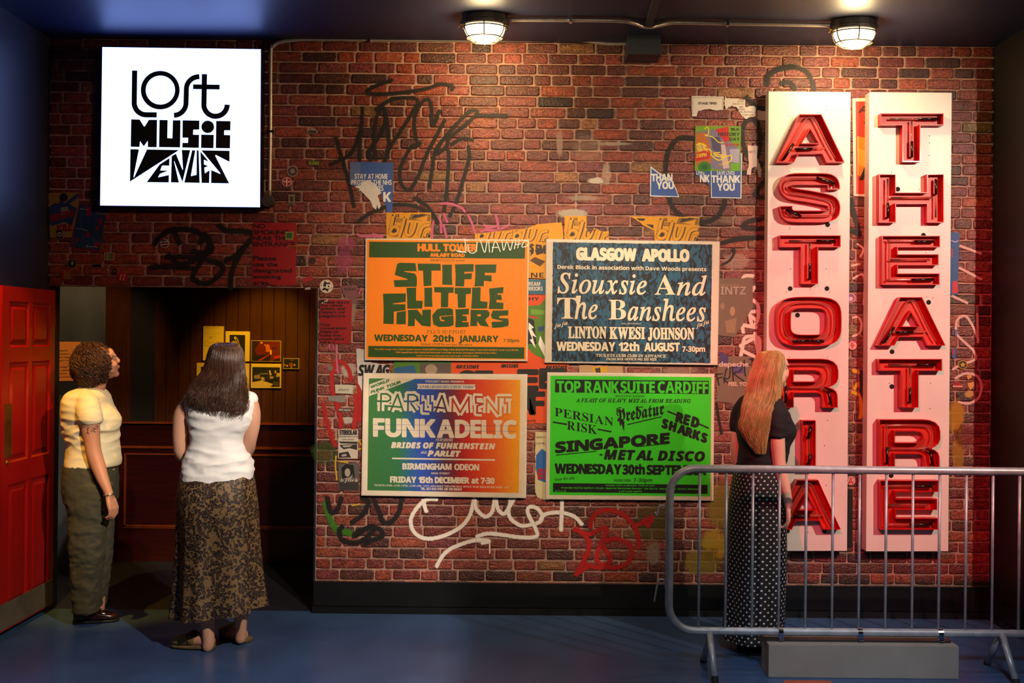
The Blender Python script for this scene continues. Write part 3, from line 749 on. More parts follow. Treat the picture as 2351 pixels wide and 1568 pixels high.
# 3 rainbow
zC = Z(820, 840, 2074/410)
t, yl = poster(zz(zC, [(72, 82), (1978, 96), (1962, 1535), (48, 1505)]), None, None, 'rainbow gradient gig poster with cream lettering, lower left of the four')
stops = [(137, '3c7a3e'), (500, '2f7546'), (650, '28629a'), (760, '2c50b4'), (900, '2a489a'), (1010, '4d2f58'), (1130, '7a2030'), (1240, 'b51a14'), (1400, 'd23c12'), (1640, 'e06812'), (1780, 'e88e0e'), (1899, 'eaa80a')]
V, Fc, cs = [], [], []
for i in range(41):
    tt = i/40
    for k, (xa, ya, xb, yb) in enumerate(((137, 145, 1897, 163), (118, 1445, 1878, 1475))):
        x = xa+(xb-xa)*tt; V.append(W(*zC(x, ya+(yb-ya)*tt), yl)+Vector((0, .0003, 0)))
        xr = 137+(1899-137)*tt; c = None
        for a, b in zip(stops, stops[1:]):
            if a[0] <= xr <= b[0]: c = mixc(lin(a[1]), lin(b[1]), (xr-a[0])/(b[0]-a[0]))
        cs.append(c or lin('eaa80a'))
for i in range(40): Fc.append([2*i, 2*i+1, 2*i+3, 2*i+2])
VC = mat('colour_print', '888888', .55, vcol=True, var=.1, scale=120)
obj('print', V, Fc, VC, t, cols=cs)
PAPER = flat('d9cdb6'); g = G(); g2 = G(); g3 = G()
def tC(gg, s, k, a, b, c, d, dz=0, **q): text(gg, s, k, a, b, c, d, yl-dz*2.5, zC, **q)
g.sheet(WP(zz(zC, [(142, 215), (330, 148), (668, 152), (137, 352)]), yl), yl)
tC(g3, 'WORLD', 'sb', 155, 372, 232, 264, .0003, slope=-82, bold=2); tC(g3, 'FUNK TOUR', 'sb', 160, 508, 290, 322, .0003, slope=-122, bold=2)
tC(g, 'STRAIGHT MUSIC PRESENTS', 'sb', 792, 1243, 168, 192, slope=4)
g.sheet(WP(zz(zC, [(695, 208), (1375, 215), (1362, 232), (1375, 248), (1368, 276), (694, 268), (706, 240)]), yl), yl)
tC(g2, '"A PARLIAFUNKADELICMENT THANG"', 'sbi', 712, 1360, 225, 258, .0003, slope=4)
# PARLIAMENT: broken zig-zag capitals as outlined strokes
bx = [(200, 235, [[(40, 520), (45, 320)], [(45, 320), (130, 322), (160, 350), (150, 400), (110, 412), (5, 410)]])]
def zstroke(gg, pts, w, dz):
    for i in range(len(pts)-1):
        (ax, ay), (bx_, by_) = pts[i], pts[i+1]; l = math.hypot(bx_-ax, by_-ay); ux, uy = (bx_-ax)/l, (by_-ay)/l; e = w*.32
        P = [(ax-ux*(e if i else 0)-uy*w/2, ay-uy*(e if i else 0)+ux*w/2), (bx_+ux*e*(i < len(pts)-2)-uy*w/2, by_+uy*e*(i < len(pts)-2)+ux*w/2),
             (bx_+ux*e*(i < len(pts)-2)+uy*w/2, by_+uy*e*(i < len(pts)-2)-ux*w/2), (ax-ux*(e if i else 0)+uy*w/2, ay-uy*(e if i else 0)-ux*w/2)]
        gg.sheet([W(*zC(*p), yl) for p in P], yl-dz-i*3e-5)
PL = [[(275, 525), (278, 325), (345, 325), (388, 355), (385, 395), (350, 412), (232, 408)], [(388, 525), (470, 330), (535, 525)], [(360, 465), (510, 478)],
      [(590, 525), (592, 335), (660, 335), (698, 360), (690, 400), (650, 415), (540, 410)], [(620, 430), (690, 525)], [(738, 340), (735, 440), (775, 415), (772, 528), (840, 530)],
      [(850, 340), (848, 440), (875, 425), (872, 530)], [(912, 530), (985, 345), (1040, 535)], [(890, 478), (1020, 492)], [(1105, 535), (1108, 380), (1195, 540), (1300, 360), (1298, 450), (1305, 545)],
      [(1455, 362), (1375, 358), (1380, 430), (1462, 440), (1395, 465), (1392, 545), (1450, 548)], [(1500, 548), (1505, 385), (1640, 560), (1645, 365), (1640, 440)], [(1625, 362), (1795, 365)], [(1715, 370), (1712, 440), (1745, 425), (1742, 550)]]
for i, p in enumerate(PL): zstroke(g, p, 80, i*6e-5)
for i, p in enumerate(PL):
    xm = sum(q[0] for q in p)/len(p); c = '2f6a3c' if xm < 560 else '1f5a78' if xm < 700 else '2a4eae' if xm < 880 else '4a2a40' if xm < 1080 else 'b0301c' if xm < 1500 else 'd07418'
    gg = G(); zstroke(gg, p, 20, .0013+i*6e-5); gg.obj('inner_stroke', flat(c), t)
tC(g, 'FUNK', 'sb', 190, 905, 612, 815, slope=12, bold=8); tC(g, 'ADELIC', 'sb', 935, 1845, 628, 828, slope=8, bold=8)
for yy in (680, 742): 
    g2.sheet(WP(zz(zC, [(190, yy), (1845, yy+18), (1845, yy+21), (190, yy+3)]), yl), yl-.0006)
tC(g, 'FEATURING', 'sbi', 912, 1112, 842, 874, slope=3, shear=.1); tC(g, 'BRIDES OF FUNKENSTEIN', 'sbi', 398, 1600, 888, 950, slope=16, bold=5); tC(g, 'AND', 'sbi', 738, 808, 990, 1020); tC(g, 'PARLET', 'sbi', 822, 1200, 984, 1046, slope=6, bold=5)
g.sheet(WP(zz(zC, [(406, 1065), (1600, 1083), (1600, 1103), (406, 1083)]), yl), yl)
tC(g, 'BIRMINGHAM', 'sb', 528, 1095, 1132, 1200, slope=6, bold=3); tC(g, 'ODEON', 'sb', 1130, 1415, 1140, 1208, slope=4, bold=3); tC(g, 'NEW STREET', 'sb', 862, 1075, 1236, 1258, slope=2)
tC(g, 'FRIDAY 15th DECEMBER at 7·30', 'sb', 385, 1592, 1285, 1352, slope=16, bold=4)
tC(g, 'TICKETS £4·00, £3·50, £3·00, £2·50 (INC. VAT) ADVANCE THEATRE BOX OFFICE 10·30 AM-8·00 PM, MON - SAT', 'sb', 198, 1768, 1374, 1396, slope=26)
tC(g, 'TEL: 021 643 6101, OR ON NIGHT', 'sb', 738, 1218, 1413, 1440, slope=8, bold=1)
g.obj('lettering', PAPER, t); g2.obj('dark_lettering', flat('2b4a86'), t); g3.obj('green_lettering', flat('3c7a46'), t)
# 4 green
zD = Z(1240, 840, 2058/420)
GR, BK = flat('40d420'), flat('12160f')
t, yl = poster(zz(zD, [(80, 72), (1962, 88), (1950, 1515), (62, 1500)]), zz(zD, [(118, 110), (1928, 126), (1915, 1468), (105, 1452)]), GR, 'bright green gig poster with black lettering in a cream border, lower right of the four')
g = G(); g2 = G()
def tD(s, k, a, b, c, d, gg=None, **q): text(gg or g, s, k, a, b, c, d, yl-(.0006 if gg else 0), zD, **q)
g.sheet(WP(zz(zD, [(170, 152), (1898, 168), (1895, 317), (168, 298)]), yl), yl); g.sheet(WP(zz(zD, [(146, 1318), (1886, 1338), (1883, 1440), (145, 1420)]), yl), yl)
tD('TOP RANK', 'sb', 190, 885, 170, 296, g2, slope=6, bold=3); tD('SUITE', 'sb', 905, 1290, 174, 298, g2, slope=3, bold=3); tD('CARDIFF', 'sb', 1325, 1888, 176, 302, g2, slope=6, bold=3)
tD('Quicksilver presents', 'sbi', 848, 1178, 328, 350); tD('A FEAST OF HEAVY METAL FROM READING', 'i', 403, 1692, 365, 408, slope=8, bold=2)
tD('PERSIAN', 'b', 165, 825, 462, 562, slope=118); tD('RISK', 'b', 302, 640, 612, 715, slope=55); tD('Predatur', 'fr', 862, 1392, 500, 640, slope=-95, bold=3)
def bar(a, b, w): zq = thick([zD(*a), zD(*b)], w/4.9); g.sheet([W(p[0], p[1], yl) for p in zq], yl)
for a, b, w in (((143, 632), (302, 658), 18), ((648, 712), (803, 742), 18), ((982, 660), (1368, 572), 12), ((1432, 510), (1535, 552), 18), ((1785, 652), (1897, 702), 18), ((178, 1005), (632, 960), 10), ((1082, 910), (1458, 872), 10)): bar(a, b, w)
g.sheet(WP(zz(zD, [(905, 630), (950, 622), (945, 742)]), yl), yl); stroke_px(g, [(915, 470), (870, 478), (868, 510), (905, 540)], 2.2, yl, zD); stroke_px(g, [(1160, 462), (1110, 470), (1080, 505)], 2.2, yl, zD)
tD('RED', 'sbi', 1525, 1785, 515, 625, slope=75, bold=8); tD('SHARKS', 'sbi', 1372, 1880, 590, 690, slope=180, bold=8)
tD('SINGAPORE', 'sb', 175, 1452, 862, 976, slope=-105, bold=8); tD('+', 'sb', 668, 705, 985, 1015, bold=4); tD('METAL DISCO', 'sbi', 722, 1850, 945, 1050, slope=22, bold=6)
tD('WEDNESDAY', 'sb', 168, 912, 1103, 1208, slope=8, bold=6); tD('30th', 'sb', 932, 1175, 1115, 1218, bold=6); tD('SEPTEMBER', 'sb', 1203, 1868, 1118, 1220, slope=6, bold=6)
tD("Over 18's only", 'sb', 167, 390, 1266, 1296, slope=-22); tD('DOORS OPEN', 'sb', 830, 1022, 1274, 1302, slope=2); tD('7-30pm', 'sb', 1050, 1262, 1264, 1306)
tD('Tickets £2.00 in advance  £2.50 on door', 'sbi', 735, 1292, 1334, 1352, g2, slope=4); tD("From Box Office Spillers  Virgin  Aquarius Rockscene Newport  Hot Rocker Abergavenny  Derek's Swansea", 'sbi', 238, 1785, 1360, 1380, g2, slope=16)
tD('& all usual agents', 'sbi', 888, 1145, 1402, 1420, g2); tD('R.O.A.R.', 'b', 168, 300, 1396, 1415, g2)
g.obj('lettering', BK, t); g2.obj('green_lettering', GR, t)

# ------------------------------------------------------------- spray paint on the wall (parts of the wall)
gr_n = [0]
def spray(strokes, colr, width, zf=None, dens=.9, name='graffiti', label=None, y=None, n=7, par=None):
    vs, fs, al = [], [], []
    for si, st in enumerate(strokes):
        w = width
        if isinstance(st, tuple) and isinstance(st[0], (int, float)): w, st = st
        P = cat(st, n) if len(st) > 2 else [tuple(st[0][k]+(st[1][k]-st[0][k])*t/4 for k in range(2)) for t in range(5)]
        if zf: P = [zf(*p) for p in P]
        Q = [P[0]]
        for p in P[1:]:
            if math.hypot(p[0]-Q[-1][0], p[1]-Q[-1][1]) > w*.35: Q.append(p)
        P = Q
        if len(P) < 2: continue
        k = len(P); d0 = (P[0][0]-P[1][0], P[0][1]-P[1][1]); d1 = (P[-1][0]-P[-2][0], P[-1][1]-P[-2][1])
        l0 = math.hypot(*d0) or 1; l1 = math.hypot(*d1) or 1
        P = [(P[0][0]+d0[0]/l0*w*.6, P[0][1]+d0[1]/l0*w*.6)]+P+[(P[-1][0]+d1[0]/l1*w*.6, P[-1][1]+d1[1]/l1*w*.6)]
        b = len(vs)
        for i, p in enumerate(P):
            a, c = P[max(i-1, 0)], P[min(i+1, len(P)-1)]; dx, dy = c[0]-a[0], c[1]-a[1]; l = math.hypot(dx, dy) or 1
            nx, ny = -dy/l, dx/l; e = 0 if i in (0, len(P)-1) else 1
            yy = (y or -.0031)-gr_n[0]*2e-6; gr_n[0] = (gr_n[0]+1) % 300
            for q, aa in ((-.95, 0), (-.5, .62), (0, 1), (.5, .62), (.95, 0)):
                v = W(p[0]+nx*w*q, p[1]+ny*w*q, yy); vs.append(v); al.append(aa*e)
        for i in range(len(P)-1):
            for j in range(4): fs.append([b+i*5+j, b+i*5+j+1, b+i*5+5+j+1, b+i*5+5+j][::-1])
    return obj(name, vs, fs, spray_mat(colr, dens), par or wb, alp=al, label=label)
def blob(px, py, rx, ry, colr, dens=.8, name='paint_patch', y=-.0028, label=None, hard=1.0):
    vs, fs, al = [W(px, py, y)], [], [hard]; n = 20; rb = random.Random(int(px*7+py))
    for k, (q, a) in enumerate(((.5, .8*hard), (1, 0))):
        for i in range(n):
            t = 2*pi*i/n; vs.append(W(px+rx*q*cos(t)*rb.uniform(.8, 1.1), py+ry*q*sin(t)*rb.uniform(.8, 1.1), y)); al.append(a)
    for i in range(n): fs.append([0, 1+i, 1+(i+1) % n]); fs.append([1+i, 1+n+i, 1+n+(i+1) % n, 1+(i+1) % n])
    return obj(name, vs, fs, spray_mat(colr, dens), wb, alp=al, label=label)
BLK = '14100e'
z3 = Z(600, 0, 2.8); z4 = Z(1250, 0, 2.8); z1 = Z(0, 0, 2.3064); z5 = Z(1740, 0, 2.2406); z6 = Z(1600, 640, 2.3755); zg = Z(700, 1120, 2.734)
spray([[(650, 690), (645, 800), (610, 920), (560, 1000), (440, 1060)], [(480, 880), (500, 960), (540, 1090), (570, 1200), (595, 1330)],
       [(640, 850), (632, 950), (632, 1035)], [(745, 720), (780, 690), (740, 760), (725, 900), (735, 1030)], [(780, 680), (800, 760), (770, 860), (700, 960), (703, 1030)],
       [(735, 705), (850, 635), (1000, 640), (960, 740), (870, 880), (820, 960), (795, 1040), (820, 900), (795, 700)],
       [(1220, 580), (1230, 555), (1150, 540), (1060, 570), (900, 595), (740, 605), (680, 590), (720, 560), (840, 515)],
       [(1110, 800), (1150, 700), (1100, 800), (1090, 660), (1040, 650), (985, 760), (995, 890), (1020, 925), (960, 950), (895, 1080), (900, 1180), (950, 1220), (1010, 1130), (1060, 1000), (1180, 770)],
       [(1190, 900), (1380, 740), (1360, 710), (1290, 760), (1130, 950), (1100, 1080), (1080, 1210)], [(1190, 950), (1200, 900), (1165, 900), (1125, 990), (1200, 960), (1195, 1180), (1175, 1360)],
       [(1330, 940), (1335, 1020), (1290, 1180), (1250, 1310), (1210, 1390)], [(980, 1270), (1060, 1320), (1120, 1400), (1130, 1430)], [(620, 1425), (720, 1360), (860, 1315), (1000, 1330), (1100, 1390), (1140, 1440)],
       [(1380, 740), (1580, 742)], [(1220, 930), (1290, 890), (1360, 900)]], BLK, 6.2, z3, .9, label='black sprayed tag high on the brick')
spray([[(1155, 1190), (1200, 1220), (1310, 1225), (1340, 1250), (1280, 1330), (1230, 1430), (1220, 1530)], [(815, 1295), (850, 1250), (920, 1215), (1040, 1225), (1120, 1300), (1100, 1340), (1020, 1330)],
       [(1060, 1290), (1080, 1240), (1110, 1280), (1080, 1360), (1020, 1470), (1100, 1500), (1180, 1430), (1150, 1390), (1000, 1360), (880, 1360)], [(800, 1415), (900, 1410), (1020, 1420)], [(920, 1220), (950, 1290)],
       [(1190, 1380), (1240, 1360), (1300, 1300)], [(890, 1350), (960, 1400), (1060, 1360)]], BLK, 8.5, z1, .92, label='black sprayed tag above the doorway')
spray([[(965, 890), (880, 885), (820, 930), (785, 1020), (780, 1150), (805, 1290), (870, 1380), (1000, 1430), (1100, 1400), (1150, 1330), (1162, 1270)],
       [(1300, 620), (1350, 680), (1440, 705)], [(1440, 540), (1440, 490), (1500, 450), (1600, 430)], [(1400, 1060), (1320, 1020), (1280, 930), (1275, 830), (1310, 770), (1360, 780), (1390, 880), (1370, 1000), (1320, 1100), (1250, 1110)],
       [(1420, 1160), (1370, 1220), (1365, 1260), (1430, 1270)], [(1420, 1400), (1300, 1430), (1290, 1465), (1430, 1470)], [(1130, 1565), (1250, 1535), (1420, 1525)]], '1a1512', 8, z4, .8, label='long black looping sprayed tag near the signs')
spray([[(40, 440), (50, 390), (110, 350), (190, 345), (250, 370), (280, 420), (288, 466)], [(115, 430), (165, 425), (195, 465)], [(470, 1180), (520, 1200)], [(478, 1020), (500, 1120), (525, 1210)], [(525, 1210), (490, 1190)]], '1a1512', 8, z5, .8, label='black sprayed loop above the signs')
spray([[(1657, 608), (1675, 598), (1686, 580), (1684, 570), (1680, 578)], [(1655, 558), (1690, 552), (1770, 546)]], BLK, 4, None, .85)
spray([[(1645, 925), (1650, 960), (1657, 996)]], BLK, 4.5, None, .85)
# white tag below the posters
spray([[(830, 72), (760, 75), (700, 130), (665, 200), (680, 270), (730, 310), (800, 318), (900, 290), (990, 235), (1040, 160), (1065, 60), (1075, 130), (1130, 180), (1175, 150), (1195, 60), (1210, 130), (1250, 165), (1285, 110), (1290, 70)],
       [(745, 75), (750, 110), (762, 150)], [(1320, 60), (1280, 130), (1290, 190), (1350, 235), (1400, 235), (1470, 215), (1490, 180), (1460, 130), (1410, 120), (1400, 160), (1450, 260), (1450, 305), (1350, 310), (1200, 290), (1130, 290), (1070, 310)],
       [(1480, 200), (1510, 165), (1600, 155), (1690, 180), (1740, 230)], [(1615, 75), (1612, 150), (1608, 268)], [(825, 495), (870, 420), (930, 375), (1040, 335), (1100, 330), (1165, 340)], [(1080, 325), (1165, 335), (1110, 345)], (2.2, [(1160, 345), (1160, 410)])],
      'e8ddd0', 6.5, zg, .95, label='white sprayed tag below the posters')
spray([[(1690, 260), (1780, 290), (1830, 270), (1900, 245)], [(1700, 250), (1780, 330), (1770, 420), (1700, 545)], [(1790, 250), (1810, 180), (1880, 140), (1980, 160), (2060, 230), (2095, 320), (2090, 380)], [(1760, 480), (1860, 500), (1920, 440), (1860, 350), (1900, 330), (1950, 320), (2030, 350), (2050, 420), (2010, 480), (1920, 500), (1830, 440), (1900, 260)],
       [(1700, 545), (1780, 490)], [(2060, 245), (2180, 190)], [(2120, 210), (2185, 185), (2150, 240)], [(2120, 205), (2160, 240)], [(1770, 420), (1750, 440)]], 'b3120e', 7.5, zg, .92, label='red sprayed tag left of the barrier')
spray([[(140, 60), (160, 150), (200, 140), (230, 60)], [(290, 220), (360, 170), (400, 90), (350, 60)], [(430, 70), (470, 160), (490, 210), (540, 215), (590, 150), (610, 60)], [(240, 240), (215, 270), (240, 330), (320, 345), (390, 310), (440, 250), (400, 245), (310, 305), (340, 270), (450, 250), (490, 300), (440, 320), (370, 355)]], BLK, 8, zg, .9, label='black sprayed tag low beside the doorway')
spray([[(130, 90), (150, 170), (200, 260), (300, 285)]], '3c7a14', 11, zg, .75, label='green sprayed line low beside the doorway')
zs = Z(720, 640, 2.9)
spray([[(130, 770), (120, 660), (150, 560), (200, 560), (235, 610), (250, 680)], [(165, 830), (175, 900), (180, 990)], [(280, 770), (285, 850), (265, 1000)], [(65, 830), (90, 960), (130, 1080), (150, 1110)], [(300, 690), (310, 850), (305, 950)], [(140, 780), (160, 860), (190, 960)]], 'a8100c', 7, zs, .88, label='dripping red sprayed outline beside the doorway')
spray([[(150, 440), (155, 560), (162, 630)], [(105, 440), (108, 470)], [(130, 440), (135, 470)], [(300, 100), (320, 60)]], 'd06088', 2.2, zs, .9)
spray([[(150, 1180), (145, 1240), (155, 1340)], [(250, 1145), (320, 1130)], [(290, 1060), (320, 1110)], [(170, 1215), (230, 1225)], [(255, 1510), (310, 1500)]], 'c8a010', 2.5, zs, .9)
z7 = Z(820, 460, 5.6)
spray([[(1070, 40), (1200, 45), (1330, 90), (1395, 155)], [(1420, 180), (1470, 280), (1500, 370), (1520, 430)], [(960, 480), (975, 300), (1020, 225), (1070, 260), (1080, 420)], [(1110, 170), (1160, 280)], [(1110, 310), (1150, 480)], [(1780, 180), (1810, 300), (1820, 380)], [(1630, 310), (1700, 370), (1760, 390)], [(1590, 405), (1700, 350), (1800, 330)], [(1650, 380), (1800, 395)], [(1850, 360), (1950, 320)], [(0, 430), (60, 460), (200, 460), (330, 475)], [(200, 430), (330, 470)]], 'd4648c', 4.2, z7, .75, label='pink sprayed scribble above the orange poster')
zr = Z(2170, 500, 2.615)
spray([[(88, 168), (215, 215)], [(85, 300), (218, 370)], [(40, 468), (135, 512)], [(192, 575), (196, 750)], [(65, 655), (75, 610), (120, 590), (160, 640), (200, 735)], [(65, 655), (70, 700), (120, 750), (170, 800), (180, 850), (100, 880), (45, 910)], [(60, 965), (120, 935), (190, 950), (218, 1010), (200, 1080), (140, 1115), (80, 1105)]], 'e6bfb0', 4.2, zr, .8, label='pale sprayed tag right of the signs')
z8 = Z(1630, 500, 2.613)
spray([[(260, 350), (210, 350), (190, 390), (210, 430), (250, 440), (270, 410), (235, 460), (235, 500)], [(200, 690), (190, 600), (200, 520), (240, 490), (285, 520), (290, 590), (270, 640), (220, 650)], [(145, 575), (290, 560)], [(180, 640), (280, 660)], [(230, 540), (250, 640)], [(205, 560), (285, 620)], [(180, 860), (195, 780), (210, 720), (260, 710)], [(180, 770), (290, 720), (285, 830), (200, 800)], [(270, 690), (290, 830)]], 'f2dccb', 6, z8, .85, label='pale sprayed lettering beside the left sign')
spray([[(1968, 560), (1982, 572), (1975, 590)], [(1955, 610), (1975, 606)], [(1958, 640), (1980, 630), (1985, 650), (1983, 700)], [(1957, 730), (1970, 728), (1978, 745), (1973, 765), (1957, 772)]], 'e6bfb0', 3.5, None, .85)
spray([[(1956, 900), (1978, 905), (1972, 880), (1960, 895)], [(1975, 905), (1977, 945), (1974, 960)], [(1958, 850), (1975, 856)]], 'dca510', 6, None, .85)
# washed colour on the brick
for a in ((1655, 1165, 45, 70, '8a7a10', .5), (1610, 1290, 60, 40, '8a7a14', .45), (1640, 1250, 40, 50, 'b8960e', .55), (1500, 1200, 60, 60, '5a5a18', .4), (2195, 960, 26, 55, 'c8900e', .6), (2200, 1040, 20, 50, 'b88a10', .5), (2225, 905, 14, 10, 'd8a050', .7),
          (745, 1040, 40, 36, '2a4a10', .5), (790, 600, 26, 40, 'c0507c', .35), (795, 560, 30, 22, 'c0507c', .4), (1400, 330, 60, 6, 'e0cdb8', .35), (1350, 340, 46, 44, 'd8b8a0', .12), (1370, 415, 26, 10, 'd8c8b4', .75), (1392, 400, 14, 34, 'd8c0a8', .35),
          (1315, 490, 48, 13, 'd8cab4', .55), (1285, 330, 10, 40, 'd8b8a0', .3), (1340, 455, 50, 8, 'c8b09a', .4), (1690, 600, 40, 26, 'd8b8a0', .35), (1680, 740, 40, 30, 'd8a898', .3), (1700, 960, 18, 40, 'c8a898', .3), (805, 700, 18, 60, 'b89a88', .5), (795, 890, 28, 10, 'b8ac9c', .6), (800, 850, 24, 22, 'd8c8b8', .4), (795, 965, 26, 10, 'c8bcac', .6),
          (1500, 1270, 22, 36, 'a89c84', .4), (2235, 870, 26, 14, '6a1014', .4), (2215, 1000, 34, 34, '7a1018', .4), (1185, 845, 30, 8, '9aa838', .4), (1560, 850, 60, 10, 'd8a890', .3), (1680, 505, 40, 12, 'e0b8a0', .15)):
    blob(*a[:4], a[4], a[5])

# ------------------------------------------------------------- pasted paper and stickers
LAY = [0]
def paper(name, label, catg, pts, c, y=None, jg=0, writing=(), extra=(), group=None, seed=1, rough=.6, outline=None):
    """pts in photo px; writing: (string, style, x0, x1, ytop, ybase, colour, options); extra: (polygon, colour)"""
    if y is None: LAY[0] = (LAY[0]+1) % 6; y = -.0042-LAY[0]*.00012
    P = jag(pts, jg, 5, seed) if jg else pts
    o = G().prism(WP(P, y), y, y+.0006).obj(name, flat(c, rough) if isinstance(c, str) else c)
    tag(o, label, catg, group)
    def emit(items, nm, put):
        by = {}
        for i, it in enumerate(items): by.setdefault(it[0], []).append((i, it[1]))
        for c_, L in by.items():
            for grp in ([[q] for q in L] if len(L) == 2 else [L]):
                g_ = G()
                for i, q in grp: put(g_, i, q)
                if g_.v: g_.obj(nm, flat(c_), o)
    emit([(pc, pl) for pl, pc in extra], 'print', lambda g_, i, q: g_.sheet(WP(q, y), y-.0002-i*.00003))
    emit([(w_[6], w_) for w_ in writing], 'lettering', lambda g_, i, q: text(g_, *q[:6], y-.0012-.0001*(len(extra) > 25), **(q[7] if len(q) > 7 else {})))
    return o
BLU = '3558a0'
def w3(f, *a):
    s, k, x0, x1, y0, y1, c = a[:7]; p, q = f(x0, y0), f(x1, y1); return (s, k, p[0], q[0], p[1], q[1], c, *(a[7:]))
WH = 'e6e4e0'
paper('poster', 'blue stay at home notice, torn with a white scar, below the high black tag', 'poster', jag(zz(z3, [(640, 1042), (848, 1045), (842, 1365), (806, 1365), (798, 1310), (775, 1268), (760, 1230), (620, 1205), (600, 1200), (568, 1182), (578, 1040)]), .8, 7, 2), BLU,
      writing=[w3(z3, 'STAY AT HOME', 'sb', 600, 812, 1117, 1150, WH), w3(z3, 'PROTECT THE NHS', 'sb', 578, 838, 1157, 1188, WH), w3(z3, 'SAVE LIVES', 'sb', 628, 785, 1192, 1226, WH), w3(z3, 'K', 'sb', 785, 833, 1235, 1296, WH, {'bold': .6})],
      extra=[(jag(zz(z3, [(600, 1202), (650, 1170), (685, 1160), (730, 1178), (772, 1240), (748, 1256), (768, 1325), (755, 1345), (742, 1312), (738, 1350), (716, 1332), (702, 1292), (665, 1252), (625, 1212)]), .7, 5, 3), 'd8d0c8'), (zz(z3, [(570, 1045), (638, 1046), (634, 1090), (640, 1190), (600, 1196), (570, 1178)]), '54689a')])
paper('poster', 'torn blue thank you notice standing alone left of the colourful poster', 'poster', jag(zz(z4, [(682, 1068), (740, 1112), (790, 1142), (822, 1162), (845, 1208), (867, 1268), (678, 1262)]), .5, 8, 5), 'dfe2e8',
      extra=[(zz(z4, [(688, 1082), (738, 1120), (788, 1150), (818, 1170), (840, 1210), (860, 1262), (684, 1256)]), BLU)], writing=[w3(z4, 'THAN', 'sb', 688, 822, 1118, 1164, WH, {'bold': .5}), w3(z4, 'YOU', 'sb', 722, 830, 1168, 1214, WH, {'bold': .5})])
paper('poster', 'torn blue scrap reading NK beside the whole thank you notice', 'poster', jag(zz(z4, [(955, 990), (1068, 992), (1064, 1200), (1040, 1172), (985, 1135), (972, 1120), (968, 1010)]), .5, 8, 6), BLU, y=-.0042,
      writing=[w3(z4, 'LIVES', 'sb', 975, 1028, 1100, 1122, WH), w3(z4, 'NK', 'sb', 1000, 1060, 1125, 1170, WH, {'bold': .5})])
paper('poster', 'whole blue save lives thank you notice under the colourful poster', 'poster', zz(z4, [(1068, 1000), (1270, 988), (1266, 1276), (1070, 1272)]), 'dfe2e8', y=-.0047,
      extra=[(zz(z4, [(1074, 1004), (1264, 994), (1260, 1270), (1076, 1266)]), '3c55a2')], writing=[w3(z4, 'SAVE LIVES', 'sb', 1108, 1222, 1100, 1123, WH), w3(z4, 'THANK', 'sb', 1074, 1257, 1128, 1174, WH, {'bold': .5}), w3(z4, 'YOU', 'sb', 1112, 1222, 1180, 1225, WH, {'bold': .5})])
sq = lambda P, w, f=z4: thick([f(*p) for p in (cat(P, 6) if len(P) > 2 else P)], w)
paper('poster', 'multicoloured BLK history day poster with red patches and yellow squiggles', 'poster', zz(z4, [(970, 808), (1264, 812), (1258, 1100), (966, 1098)]), '6f9a1c', y=-.0053,
      extra=[(zz(z4, [(975, 850), (1090, 830), (1180, 900), (1255, 960), (1252, 1060), (1180, 1098), (1050, 1080), (972, 1020)]), '7d6f8a'), (zz(z4, [(972, 860), (1030, 850), (1060, 920), (1080, 1010), (1060, 1090), (975, 1060)]), 'b8651e'), (zz(z4, [(975, 930), (1040, 925), (1050, 980), (985, 990)]), 'c99a58'),
             (zz(z4, [(1120, 930), (1160, 930), (1190, 1080), (1150, 1085)]), 'c8a8a8'), (zz(z4, [(1190, 960), (1255, 955), (1250, 1050), (1200, 1040)]), 'a8a0b8'), (zz(z4, [(1070, 880), (1130, 880), (1140, 1000), (1080, 960)]), '4a4468'), (zz(z4, [(1098, 832), (1182, 812), (1190, 905), (1160, 915)]), 'c01418'), (zz(z4, [(967, 985), (1030, 968), (1065, 985), (1060, 1020), (970, 1037)]), 'c01418'),
             (zz(z4, ell(1030, 1072, 42, 34, 18)), '2c7a22'), (zz(z4, ell(1030, 1072, 22, 18, 14)), '1c5a1a'), (zz(z4, [(1192, 1050), (1256, 1048), (1254, 1098), (1200, 1098)]), '6aa818'),
             (sq([(1030, 830), (1050, 815), (1055, 860), (1030, 870), (1080, 880), (1120, 915), (1155, 915)], 2), 'f0d020'), (sq([(975, 930), (1020, 925), (1030, 960), (1060, 960), (1090, 990), (1160, 1000), (1120, 1030), (1070, 990), (1130, 980)], 2.4), 'f0d020'), (sq([(1090, 1000), (1150, 1010), (1200, 1000), (1190, 1040), (1120, 1060), (1180, 1050)], 2.4), 'f0d020'), (sq([(980, 950), (1010, 970), (990, 920), (1040, 940)], 2), 'f0d020')],
      writing=[w3(z4, 'BLK', 'sb', 1200, 1255, 822, 840, '1a1414'), w3(z4, 'HISTORY', 'sb', 1118, 1256, 852, 874, '1a1414'), w3(z4, 'DAY', 'sb', 1190, 1256, 884, 905, '1a1414'), w3(z4, '2:00PM', 'sb', 975, 1042, 990, 1014, 'f0d020', {'slope': -3}), w3(z4, 'THE BOTTOM', 'sb', 1160, 1252, 922, 938, 'c83018')])
paper('paper_sheet', 'torn white sheet headed STAGE TIMES high near the signs', 'paper', jag(zz(z4, [(947, 617), (1153, 620), (1150, 705), (1110, 710), (1060, 700), (990, 712), (978, 748), (947, 748)]), .8, 5, 8), 'd8ccc2',
      extra=[(sq([(954, 628), (1146, 630)], .7), '5a4a44'), (sq([(954, 628), (954, 735)], .7), '5a4a44'), (sq([(1146, 630), (1144, 700)], .7), '5a4a44')], writing=[w3(z4, 'STAGE TIMES', None, 990, 1108, 656, 671, '5a4a44', {'bold': .25})])
